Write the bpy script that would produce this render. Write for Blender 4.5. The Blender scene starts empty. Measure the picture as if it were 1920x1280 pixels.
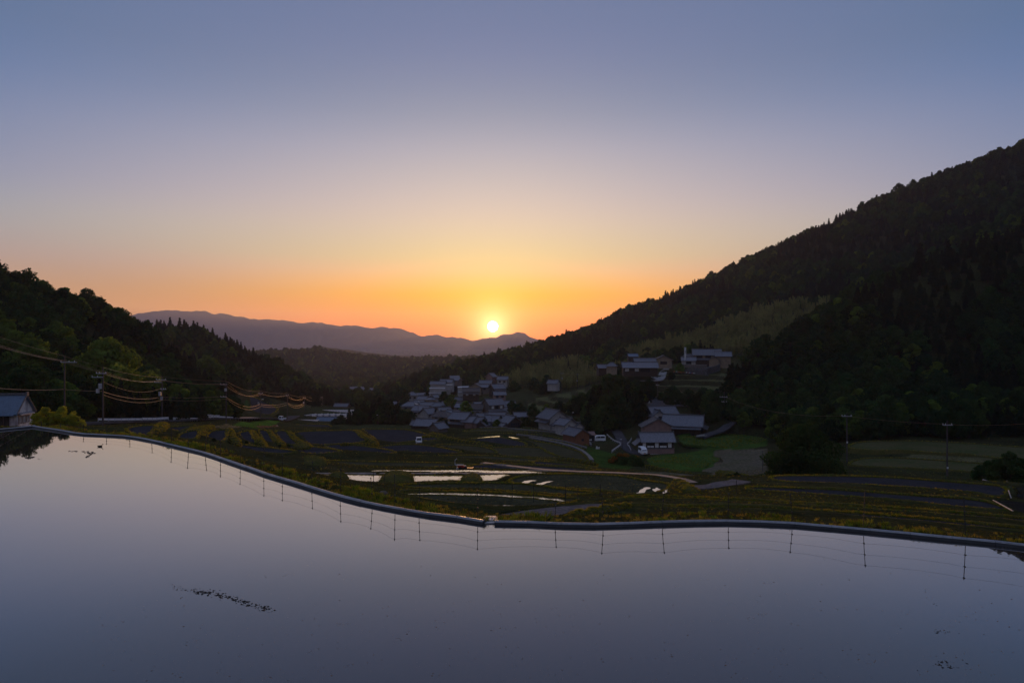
import bpy, math, random
import numpy as np
from mathutils import Vector, Matrix
random.seed(7); rng = np.random.default_rng(7)
SC = bpy.context.scene; COL = SC.collection
# ------------------------------------------------------------------ camera
FPX = 1280.0; HC = 7.0; HORZ = 642.0
PITCH = math.atan((HORZ-640)/FPX)
cam_d = bpy.data.cameras.new('camera'); cam = bpy.data.objects.new('camera', cam_d); COL.objects.link(cam)
cam.location = (0, 0, HC); cam.rotation_euler = (math.pi/2+PITCH, 0, 0)
cam_d.lens = 24.0; cam_d.sensor_width = 36.0; cam_d.clip_start = .1; cam_d.clip_end = 40000
SC.camera = cam
SC.render.engine = 'CYCLES'; SC.render.resolution_x = 1024; SC.render.resolution_y = 682
SC.view_settings.view_transform = 'Standard'; SC.view_settings.look = 'None'
SC.view_settings.exposure = 0; SC.view_settings.gamma = 1; SC.view_settings.use_curve_mapping = False
SC.cycles.max_bounces = 6; SC.cycles.diffuse_bounces = 2; SC.cycles.glossy_bounces = 3
SC.cycles.transparent_max_bounces = 4; SC.cycles.volume_bounces = 0; SC.cycles.transmission_bounces = 3
# ------------------------------------------------------------------ sun and sky
SUN_AZ = math.atan((924-960)/FPX)            # to the right of +Y is positive
SUN_EL = math.atan((HORZ-612)/FPX)
sun_dir = Vector((math.sin(SUN_AZ)*math.cos(SUN_EL), math.cos(SUN_AZ)*math.cos(SUN_EL), math.sin(SUN_EL)))
sl = bpy.data.lights.new('sun', 'SUN'); sl.energy = 3.4; sl.angle = math.radians(.6); sl.color = (1, .48, .17)
so = bpy.data.objects.new('sun', sl); COL.objects.link(so)
so.rotation_euler = sun_dir.to_track_quat('Z', 'Y').to_euler(); so.location = (0, 0, 60)
W = bpy.data.worlds.new('World'); SC.world = W; W.use_nodes = True
nt = W.node_tree; N = nt.nodes; L = nt.links; N.clear()
def s2l(c):
    return tuple((x/255/12.92 if x/255 <= .04045 else ((x/255+.055)/1.055)**2.4) for x in c)
def nd(t, **k):
    n = N.new(t)
    for a, b in k.items(): setattr(n, a, b)
    return n
def mth(op, a, b=None, c=None, clamp=False):
    n = nd('ShaderNodeMath', operation=op, use_clamp=clamp)
    for i, x in enumerate((a, b, c)):
        if x is None: continue
        if isinstance(x, (int, float)): n.inputs[i].default_value = x
        else: L.new(x, n.inputs[i])
    return n.outputs[0]
tc = nd('ShaderNodeTexCoord'); nrm = nd('ShaderNodeVectorMath', operation='NORMALIZE'); L.new(tc.outputs['Generated'], nrm.inputs[0])
sep = nd('ShaderNodeSeparateXYZ'); L.new(nrm.outputs[0], sep.inputs[0])
elev = mth('MULTIPLY', mth('ARCSINE', sep.outputs[2]), 180/math.pi)
def ramp(stops, fac):                                   # stops: (elevation in degrees, sRGB)
    xs = np.array([q[0] for q in stops], float); ys = np.array([q[1] for q in stops], float)   # smooth curve through the stops
    def cub(x):
        i = int(np.clip(np.searchsorted(xs, x)-1, 0, len(xs)-2)); h = xs[i+1]-xs[i]; t = (x-xs[i])/h
        m = lambda k: np.zeros(3) if k <= 0 or k >= len(xs)-1 else np.where((ys[k]-ys[k-1])*(ys[k+1]-ys[k]) > 0, (ys[k+1]-ys[k-1])/(xs[k+1]-xs[k-1]), 0)
        return tuple(np.clip((2*t**3-3*t*t+1)*ys[i]+(t**3-2*t*t+t)*h*m(i)+(-2*t**3+3*t*t)*ys[i+1]+(t**3-t*t)*h*m(i+1), 0, 260))
    stops = [(x, cub(x)) for x in (0, 1, 2, 3, 4, 5, 6, 7, 8, 9, 10, 11, 12, 13, 14, 15.5, 17, 18.5, 20, 21.5, 23, 24.5, 26, 27.5, 30, 34, 40, 60)]
    r = nd('ShaderNodeValToRGB'); r.color_ramp.interpolation = 'B_SPLINE' if False else 'EASE' if False else 'LINEAR'
    el = r.color_ramp.elements
    for i, (p, c) in enumerate(stops):
        e = el[i] if i < 2 else el.new(p/90)
        e.position = p/90; e.color = (*[x for x in s2l(c)], 1)
    L.new(fac, r.inputs[0]); return r.outputs[0]
ef = mth('DIVIDE', elev, 90.0)
# @SKY
SKY_SUN = [(0, (252.4, 80.6, 0.0)), (1.9, (255, 128, 12)), (3.7, (255.0, 162.6, 0.6)), (5.3, (250.0, 181.7, 109.2)), (7.2, (224.4, 192.4, 143.3)), (10.7, (209.5, 188.6, 175.2)), (15, (178.2, 171.9, 180.6)), (19, (141.4, 146.7, 168.6)), (23, (118.7, 129.4, 162.0)), (26.6, (108.4, 122.5, 157.0)), (40, (106, 121, 155)), (90, (102, 117, 152))]
SKY_SIDE = [(0, (183.3, 120.9, 64.3)), (2.6, (185.2, 131.4, 75.7)), (5.8, (164.3, 143.1, 131.1)), (8.6, (151.4, 150.8, 155.1)), (12.1, (131.1, 139.6, 163.7)), (15.5, (114.5, 130.0, 162.4)), (18.8, (96.4, 119.4, 157.4)), (22, (89.9, 113.6, 149.0)), (30, (98, 115, 150)), (40, (102, 118, 153)), (90, (102, 117, 152))]
# @END
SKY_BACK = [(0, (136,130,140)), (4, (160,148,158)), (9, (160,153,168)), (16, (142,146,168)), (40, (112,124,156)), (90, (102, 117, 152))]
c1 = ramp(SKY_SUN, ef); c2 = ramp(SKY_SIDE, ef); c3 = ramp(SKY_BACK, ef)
hx = mth('SUBTRACT', mth('ARCTAN2', sep.outputs[0], sep.outputs[1]), SUN_AZ)
az = mth('MULTIPLY', mth('ABSOLUTE', hx), 180/math.pi)
def mixc(f, a, b, mode='MIX'):
    m = nd('ShaderNodeMix', data_type='RGBA', blend_type=mode)
    if isinstance(f, (int, float)): m.inputs[0].default_value = f
    else: L.new(f, m.inputs[0])
    for s, x in ((6, a), (7, b)):
        if isinstance(x, tuple): m.inputs[s].default_value = (*x, 1)
        else: L.new(x, m.inputs[s])
    return m.outputs[2]
def smooth(x, a, b):
    n = nd('ShaderNodeMapRange', interpolation_type='SMOOTHSTEP'); L.new(x, n.inputs[0])
    n.inputs[1].default_value = a; n.inputs[2].default_value = b; return n.outputs[0]
fz = mth('DIVIDE', mth('SUBTRACT', mth('SQRT', mth('ADD', mth('MULTIPLY', az, az), 80.0)), 8.944), 30.1, clamp=True)
fl = smooth(az, 0, 33); ew = smooth(elev, 2.5, 10)
m1 = mixc(mth('ADD', mth('MULTIPLY', fl, mth('SUBTRACT', 1.0, ew)), mth('MULTIPLY', fz, ew)), c1, c2)
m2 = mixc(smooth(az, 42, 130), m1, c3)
dt = nd('ShaderNodeVectorMath', operation='DOT_PRODUCT'); L.new(nrm.outputs[0], dt.inputs[0]); dt.inputs[1].default_value = sun_dir
ang = mth('MULTIPLY', mth('ARCCOSINE', dt.outputs['Value']), 180/math.pi)
g1 = mth('MULTIPLY', mth('POWER', 2.718, mth('MULTIPLY', ang, -1/.95)), 1.5)
g2 = mth('MULTIPLY', mth('POWER', 2.718, mth('MULTIPLY', ang, -1/6.5)), .50)
m3 = mixc(1.0, m2, mixc(g1, (0, 0, 0), (.9, .74, .36)), 'ADD')
m4 = mixc(1.0, m3, mixc(g2, (0, 0, 0), (.8, .55, .05)), 'ADD')
disc = mth('SUBTRACT', 1.0, smooth(ang, .40, .47))
m5 = mixc(disc, m4, (9.0, 7.2, 4.6))
# the air between here and the sky dims it (haze box below): the sky itself is that much brighter
path = mth('MINIMUM', mth('DIVIDE', 423.0, mth('MAXIMUM', sep.outputs[2], .001)), 9800.0)
comp = mth('POWER', 2.718, mth('MULTIPLY', path, .8e-4))
gain = nd('ShaderNodeVectorMath', operation='SCALE'); L.new(m5, gain.inputs[0]); L.new(comp, gain.inputs['Scale']); m5 = gain.outputs[0]
bg = nd('ShaderNodeBackground'); bg.inputs[1].default_value = 1.0; L.new(m5, bg.inputs[0])
wo = nd('ShaderNodeOutputWorld'); L.new(bg.outputs[0], wo.inputs[0])
HAZE = .92e-4; HAZE_TOP = 430.0; HAZE_R = 9800.0
# ------------------------------------------------------------------ projection helpers
cP, sP = math.cos(PITCH), math.sin(PITCH)
def ray(u, v):
    x = (u-960)/FPX; z = (640-v)/FPX
    return (x, cP-z*sP, sP+z*cP)
def at(u, v, D):
    d = ray(u, v); t = D/d[1]; return (d[0]*t, D, HC+d[2]*t)
def onz(u, v, z):
    d = ray(u, v); t = (z-HC)/d[2]; return (d[0]*t, d[1]*t, z)
def proj(x, y, z):
    zz = z-HC; cy = y*cP+zz*sP; cz = -y*sP+zz*cP
    return 960+FPX*x/cy, 640-FPX*cz/cy
# ------------------------------------------------------------------ object helpers
def tag(o, label=None, cat=None, group=None, kind=None):
    if label: o['label'] = label
    if cat: o['category'] = cat
    if group: o['group'] = group
    if kind: o['kind'] = kind
    return o
def empty(name, loc=(0, 0, 0), rz=0, label=None, cat=None, group=None):
    o = bpy.data.objects.new(name, None); COL.objects.link(o); o.location = loc; o.rotation_euler = (0, 0, rz); o.empty_display_size = .3
    return tag(o, label, cat, group)
def meshobj(name, vs, fs, mat, parent=None, smooth=False, mi=None, link=True):
    me = bpy.data.meshes.new(name); me.from_pydata([tuple(v) for v in vs], [], fs)
    for m in (mat if isinstance(mat, (list, tuple)) else [mat]): me.materials.append(m)
    if mi is not None: me.polygons.foreach_set('material_index', mi)
    if smooth: me.polygons.foreach_set('use_smooth', [True]*len(me.polygons))
    me.update()
    o = bpy.data.objects.new(name, me)
    if link: COL.objects.link(o)
    if parent is not None: o.parent = parent
    return o
class MB:
    def __init__(s): s.v = []; s.f = []; s.m = []
    def add(s, vs, fs, m=0):
        b = len(s.v); s.v += [tuple(v) for v in vs]; s.f += [tuple(b+i for i in f) for f in fs]; s.m += [m]*len(fs)
    def box(s, x0, x1, y0, y1, z0, z1, m=0):
        s.add([(x0,y0,z0),(x1,y0,z0),(x1,y1,z0),(x0,y1,z0),(x0,y0,z1),(x1,y0,z1),(x1,y1,z1),(x0,y1,z1)],
              [(0,3,2,1),(4,5,6,7),(0,1,5,4),(1,2,6,5),(2,3,7,6),(3,0,4,7)], m)
    def hexa(s, p, m=0):      # 8 points: bottom 4 ccw, top 4 ccw
        s.add(p, [(0,3,2,1),(4,5,6,7),(0,1,5,4),(1,2,6,5),(2,3,7,6),(3,0,4,7)], m)
    def tube(s, pts, r0, r1=None, n=6, m=0, caps=True):
        r1 = r0 if r1 is None else r1; P = [Vector(p) for p in pts]; k = len(P); vs = []
        for i, p in enumerate(P):
            t = (P[min(i+1, k-1)]-P[max(i-1, 0)]).normalized()
            a = t.cross(Vector((0, 0, 1)));
            if a.length < 1e-3: a = Vector((1, 0, 0))
            a.normalize(); b = t.cross(a).normalized(); r = r0+(r1-r0)*i/max(1, k-1)
            for j in range(n):
                q = 2*math.pi*j/n; vs.append(p+a*math.cos(q)*r+b*math.sin(q)*r)
        fs = [(i*n+j, i*n+(j+1) % n, (i+1)*n+(j+1) % n, (i+1)*n+j) for i in range(k-1) for j in range(n)]
        if caps: fs += [tuple(range(n))[::-1], tuple((k-1)*n+j for j in range(n))]
        s.add(vs, fs, m)
    def build(s, name, mat, parent=None, smooth=False, link=True):
        return meshobj(name, s.v, s.f, mat, parent, smooth, s.m if isinstance(mat, (list, tuple)) else None, link)
# ------------------------------------------------------------------ materials
MATS = {}
def material(name, col, rough=.8, col2=None, scale=2.0, metal=0, spec=.3, trans=0, bump=0, bscale=20, rnd=0, coord='Object', detail=4, col3=None, thr=(.35, .65), stretch=None):
    m = bpy.data.materials.new(name); m.use_nodes = True; t = m.node_tree; t.nodes.clear()
    def n_(ty, **k):
        q = t.nodes.new(ty)
        for a, b in k.items(): setattr(q, a, b)
        return q
    out = n_('ShaderNodeOutputMaterial'); tcn = n_('ShaderNodeTexCoord'); vec = tcn.outputs[coord]
    if stretch:
        mp = n_('ShaderNodeMapping'); mp.inputs['Scale'].default_value = stretch; t.links.new(vec, mp.inputs[0]); vec = mp.outputs[0]
    rgb = n_('ShaderNodeRGB'); rgb.outputs[0].default_value = (*col, 1); cur = rgb.outputs[0]
    def mx(f, a, b, mode='MIX'):
        q = n_('ShaderNodeMix', data_type='RGBA', blend_type=mode)
        if isinstance(f, (int, float)): q.inputs[0].default_value = f
        else: t.links.new(f, q.inputs[0])
        for s_, x in ((6, a), (7, b)):
            if isinstance(x, tuple): q.inputs[s_].default_value = (*x, 1)
            else: t.links.new(x, q.inputs[s_])
        return q.outputs[2]
    if col2:
        nz = n_('ShaderNodeTexNoise'); nz.inputs['Scale'].default_value = scale; nz.inputs['Detail'].default_value = detail; t.links.new(vec, nz.inputs['Vector'])
        mr = n_('ShaderNodeMapRange'); mr.inputs[1].default_value = thr[0]; mr.inputs[2].default_value = thr[1]; t.links.new(nz.outputs['Fac'], mr.inputs[0])
        cur = mx(mr.outputs[0], cur, col2)
    if col3:
        nz = n_('ShaderNodeTexNoise'); nz.inputs['Scale'].default_value = scale*6.3; nz.inputs['Detail'].default_value = detail; t.links.new(vec, nz.inputs['Vector'])
        mr = n_('ShaderNodeMapRange'); mr.inputs[1].default_value = .45; mr.inputs[2].default_value = .7; t.links.new(nz.outputs['Fac'], mr.inputs[0])
        cur = mx(mr.outputs[0], cur, col3)
    if rnd:
        oi = n_('ShaderNodeObjectInfo'); hs = n_('ShaderNodeHueSaturation')
        a = n_('ShaderNodeMapRange'); a.inputs[3].default_value = 1-rnd; a.inputs[4].default_value = 1+rnd; t.links.new(oi.outputs['Random'], a.inputs[0])
        t.links.new(a.outputs[0], hs.inputs['Value'])
        fr = n_('ShaderNodeMath', operation='MULTIPLY'); fr.inputs[1].default_value = 17.3; t.links.new(oi.outputs['Random'], fr.inputs[0])
        f2 = n_('ShaderNodeMath', operation='FRACT'); t.links.new(fr.outputs[0], f2.inputs[0])
        b = n_('ShaderNodeMapRange'); b.inputs[3].default_value = .5-rnd*.08; b.inputs[4].default_value = .5+rnd*.05; t.links.new(f2.outputs[0], b.inputs[0]); t.links.new(b.outputs[0], hs.inputs['Hue'])
        t.links.new(cur, hs.inputs['Color']); cur = hs.outputs[0]
    if trans:
        d = n_('ShaderNodeBsdfDiffuse'); tr = n_('ShaderNodeBsdfTranslucent'); ms = n_('ShaderNodeMixShader'); ms.inputs[0].default_value = trans
        t.links.new(cur, d.inputs[0]); br = mx(1.0, cur, (1.5, 1.35, .6), 'MULTIPLY'); t.links.new(br, tr.inputs[0])
        t.links.new(d.outputs[0], ms.inputs[1]); t.links.new(tr.outputs[0], ms.inputs[2]); t.links.new(ms.outputs[0], out.inputs[0])
    else:
        p = n_('ShaderNodeBsdfPrincipled'); t.links.new(cur, p.inputs['Base Color']); p.inputs['Roughness'].default_value = rough
        p.inputs['Metallic'].default_value = metal; p.inputs['Specular IOR Level'].default_value = 0 if spec < .2 else spec
        if bump:
            nz = n_('ShaderNodeTexNoise'); nz.inputs['Scale'].default_value = bscale; nz.inputs['Detail'].default_value = 5; t.links.new(vec, nz.inputs['Vector'])
            bp = n_('ShaderNodeBump'); bp.inputs['Strength'].default_value = bump; bp.inputs['Distance'].default_value = .1; t.links.new(nz.outputs['Fac'], bp.inputs['Height']); t.links.new(bp.outputs[0], p.inputs['Normal'])
        t.links.new(p.outputs[0], out.inputs[0])
    MATS[name] = m; return m
M = MATS
material('soil', (.030,.030,.035), .95, (.046,.045,.050), .5, bump=.35, bscale=3, col3=(.055,.052,.053), spec=.15)
material('paddy_stubble', (.060,.058,.030), .95, (.085,.080,.045), .35, bump=.35, bscale=6, col3=(.035,.034,.022), spec=.1, stretch=(1, 2.5, 1))
material('dry_field', (.115,.10,.07), .95, (.08,.08,.04), .25, bump=.7, bscale=5, col3=(.17,.14,.10), spec=.1)
material('green_field', (.045,.085,.018), .95, (.07,.12,.03), .2, bump=.8, bscale=5, col3=(.03,.06,.012), spec=.1)
material('gravel_path', (.16,.13,.125), .9, (.11,.095,.09), .6, bump=.5, bscale=9, col3=(.2,.17,.16), spec=0)
material('asphalt', (.085,.082,.088), .9, (.06,.058,.062), .4, bump=.3, bscale=30, spec=0)
material('pasture', (.085,.082,.038), .95, (.05,.07,.022), .22, bump=.4, bscale=4, col3=(.11,.09,.05), spec=.1)
material('concrete', (.30,.29,.28), .8, (.13,.13,.125), .8, bump=.3, bscale=14, col3=(.28,.27,.26))
material('kerb_concrete', (.17,.165,.16), .85, (.11,.105,.10), 1.2, bump=.3, bscale=12)
material('edge_grass', (.21,.19,.035), trans=.55, rnd=.3)
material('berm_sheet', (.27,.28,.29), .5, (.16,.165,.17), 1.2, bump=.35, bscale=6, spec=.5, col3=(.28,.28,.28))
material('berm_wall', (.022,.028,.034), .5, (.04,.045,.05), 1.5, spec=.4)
material('grass', (.15,.165,.030), trans=.55, rnd=.35)
material('grass_dull', (.058,.064,.020), trans=.3, rnd=.3)
material('grass_dulldry', (.095,.080,.030), trans=.3, rnd=.3)
material('grass_dry', (.22,.185,.05), trans=.55, rnd=.3)
material('grass_green', (.09,.15,.022), trans=.5, rnd=.3)
material('leaf_dark', (.020,.052,.020), trans=.32, rnd=.30, col2=(.010,.028,.012), scale=.25)
material('leaf_mid', (.042,.090,.028), trans=.42, rnd=.32, col2=(.016,.042,.015), scale=.25)
material('leaf_bright', (.12,.20,.042), trans=.5, rnd=.2, col2=(.055,.09,.016), scale=.3)
material('leaf_cedar', (.011,.028,.015), trans=.12, rnd=.3, col2=(.018,.030,.013), scale=.3)
material('leaf_bamboo', (.27,.27,.12), trans=.4, rnd=.22, col2=(.13,.15,.05), scale=.2)
material('leaf_yellow', (.30,.31,.04), trans=.5, rnd=.2, col2=(.19,.22,.03), scale=.8)
material('blossom', (.75,.75,.78), trans=.2)
material('bark', (.06,.045,.035), .9, (.035,.028,.022), 3, bump=.6, spec=0)
material('culm', (.10,.12,.06), .5, spec=0)
material('tile_grey', (.125,.132,.155), .38, (.08,.086,.105), 1.5, spec=.5, col3=(.17,.175,.20), rnd=.15)
material('tile_old', (.17,.175,.20), .55, (.09,.095,.11), 3, spec=.4, col3=(.32,.33,.36), rnd=.1)
material('tile_ridge', (.055,.058,.068), .6, (.12,.12,.13), 4, spec=.4)
material('tile_brown', (.10,.085,.08), .6, (.07,.06,.06), 2)
material('metal_blue', (.11,.17,.25), .45, (.08,.13,.19), 1.2, spec=.5, col3=(.14,.19,.26))
material('plaster', (.37,.355,.34), .85, (.27,.26,.25), .8, col3=(.28,.27,.26))
material('plaster_cream', (.27,.21,.14), .85, (.20,.15,.11), .9)
material('plaster_pink', (.25,.16,.14), .85, (.19,.125,.11), .9)
material('plaster_stained', (.70,.63,.60), .85, (.32,.26,.27), .9, thr=(.45, .6), stretch=(1, 1, .35))
material('wood_dark', (.055,.040,.032), .8, (.03,.023,.019), 1.5, stretch=(4, 4, .6))
material('wood_warm', (.20,.085,.045), .8, (.13,.055,.03), 1.5, stretch=(4, 4, .5))
material('wood_grey', (.15,.13,.12), .85, (.09,.08,.075), 1.5, stretch=(4, 4, .5))
material('glass_dark', (.02,.024,.03), .08, spec=.6)
material('frame_dark', (.035,.03,.028), .6)
material('white_paint', (.72,.73,.75), .35, spec=.5)
material('white_dull', (.62,.62,.62), .55, (.5,.5,.5), 2)
material('film', (.80,.74,.76), .35, (.5,.46,.48), 1.5, trans=.4)
material('film_grey', (.36,.36,.38), .4, (.28,.28,.3), 1.5, spec=.4)
material('pole_concrete', (.075,.062,.060), .8, (.05,.043,.042), 2)
material('galv', (.40,.41,.43), .45, metal=.4, spec=.5)
material('wire', (.42,.25,.14), .30, metal=1, spec=.6)
material('rail', (.80,.74,.74), .35, (.7,.64,.64), 1, spec=.5)
material('black_rubber', (.015,.015,.015), .8)
material('post_dark', (.030,.026,.024), .6)
material('post_rust', (.12,.06,.04), .7)
material('insulator', (.03,.03,.03), .5)
material('red_paint', (.35,.02,.02), .4)
material('orange_paint', (.65,.22,.03), .4)
material('blue_paint', (.04,.10,.30), .35, spec=.5)
material('green_paint', (.03,.09,.05), .4)
material('terracotta', (.5,.14,.06), .7)
material('stone', (.10,.10,.105), .9, (.05,.05,.055), 1.2, bump=.8, bscale=4, col3=(.15,.15,.155))
material('mud', (.035,.028,.022), .8, (.06,.05,.04), 8, bump=.5)
material('straw', (.26,.17,.11), .8)
material('mountain', (.035,.045,.035), .95, (.05,.06,.045), .004, detail=6, spec=0)
material('city', (.15,.14,.145), .8, spec=0)
def water_mat(name, base, rough, bump, scale, gain):
    """silty water: a mirror film whose strength follows Fresnel, over a dull body of suspended mud"""
    m = bpy.data.materials.new(name); m.use_nodes = True; t = m.node_tree; t.nodes.clear(); nn = lambda ty, **k: [q := t.nodes.new(ty), [setattr(q, a, b) for a, b in k.items()]][0]
    ou = nn('ShaderNodeOutputMaterial'); mx = nn('ShaderNodeMixShader'); d = nn('ShaderNodeBsdfDiffuse'); g = nn('ShaderNodeBsdfGlossy'); fr = nn('ShaderNodeFresnel'); ml = nn('ShaderNodeMath', operation='MULTIPLY'); ex = nn('ShaderNodeMath', operation='POWER'); om = nn('ShaderNodeMath', operation='SUBTRACT', use_clamp=True)
    fr.inputs['IOR'].default_value = 1.33; ml.inputs[1].default_value = -gain; ex.inputs[0].default_value = 2.718; om.inputs[0].default_value = 1.0; g.inputs['Roughness'].default_value = rough; g.inputs['Color'].default_value = (1, .985, .97, 1)
    tcn = nn('ShaderNodeTexCoord'); mp = nn('ShaderNodeMapping'); mp.inputs['Scale'].default_value = (1, .45, 1)
    nz = nn('ShaderNodeTexNoise'); nz.inputs['Scale'].default_value = scale; nz.inputs['Detail'].default_value = 4
    bp = nn('ShaderNodeBump'); bp.inputs['Strength'].default_value = bump; bp.inputs['Distance'].default_value = .05
    n2 = nn('ShaderNodeTexNoise'); n2.inputs['Scale'].default_value = .25; n2.inputs['Detail'].default_value = 5; n2.inputs['Roughness'].default_value = .6
    mc = nn('ShaderNodeMix', data_type='RGBA'); mc.inputs[6].default_value = (*[c*.55 for c in base], 1); mc.inputs[7].default_value = (*[c*1.5 for c in base], 1)
    L_ = t.links.new; L_(tcn.outputs['Object'], mp.inputs[0]); L_(mp.outputs[0], nz.inputs['Vector']); L_(mp.outputs[0], n2.inputs['Vector']); L_(nz.outputs['Fac'], bp.inputs['Height'])
    for q in (d, g, fr): L_(bp.outputs[0], q.inputs['Normal'])
    L_(n2.outputs['Fac'], mc.inputs[0]); L_(mc.outputs[2], d.inputs['Color']); L_(fr.outputs[0], ml.inputs[0]); L_(ml.outputs[0], ex.inputs[1]); L_(ex.outputs[0], om.inputs[1]); L_(om.outputs[0], mx.inputs[0]); L_(d.outputs[0], mx.inputs[1]); L_(g.outputs[0], mx.inputs[2]); L_(mx.outputs[0], ou.inputs[0])
    MATS[name] = m; return m
water_mat('pond_water', (.022,.020,.020), .012, .022, 1.1, 2.9)
water_mat('puddle', (.03,.027,.025), .03, .05, 2.0, 2.9)
# ================================================================== LAND
def catmull(P, n=6, closed=False):
    P = [np.array(p, float) for p in P]; k = len(P); out = []
    rngi = range(k) if closed else range(k-1)
    for i in rngi:
        p0 = P[(i-1) % k] if (closed or i > 0) else P[0]; p1 = P[i]; p2 = P[(i+1) % k]; p3 = P[(i+2) % k] if (closed or i+2 < k) else P[-1]
        for j in range(n):
            t = j/n; out.append(.5*((2*p1)+(-p0+p2)*t+(2*p0-5*p1+4*p2-p3)*t*t+(-p0+3*p1-3*p2+p3)*t**3))
    if not closed: out.append(P[-1])
    return np.array(out)
# pond outline: outer rim of the berm, on the far side
RIM_L = [(64,797),(82,800),(117,805),(152,811),(199,813.5),(243,816),(290,824),(342,836),(388,847),(433,862),(481,878),(500,885),(562,903),(625,922),(687,938),(750,950),(812,960),(875,967.5),(912,974)]
RIM_R = [(928,974),(1000,975.4),(1078,979),(1156,978),(1234,975),(1312,973),(1390,973),(1495,977.5),(1535,981),(1671,993),(1806,1006),(1920,1017.5)]
ZB = .13
rimL = [onz(u, v, ZB)[:2] for u, v in RIM_L]; rimR = [onz(u, v, ZB)[:2] for u, v in RIM_R]
sideL = [(-27, 9), (-30, 18), (-35, 32), (-43.5, 46.5)]
sideR = [(21, 21), (25, 17), (27, 10)]
rimL_s = catmull(rimL, 5); rimR_s = catmull(rimR+sideR, 5); rimS_s = catmull(sideL+[rimL[0]], 4)
pond_poly = [tuple(p) for p in rimS_s]+[tuple(p) for p in rimL_s[1:]]+[tuple(p) for p in rimR_s]+[(24, 7.5), (0, 6.6), (-22, 7.5)]
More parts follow.
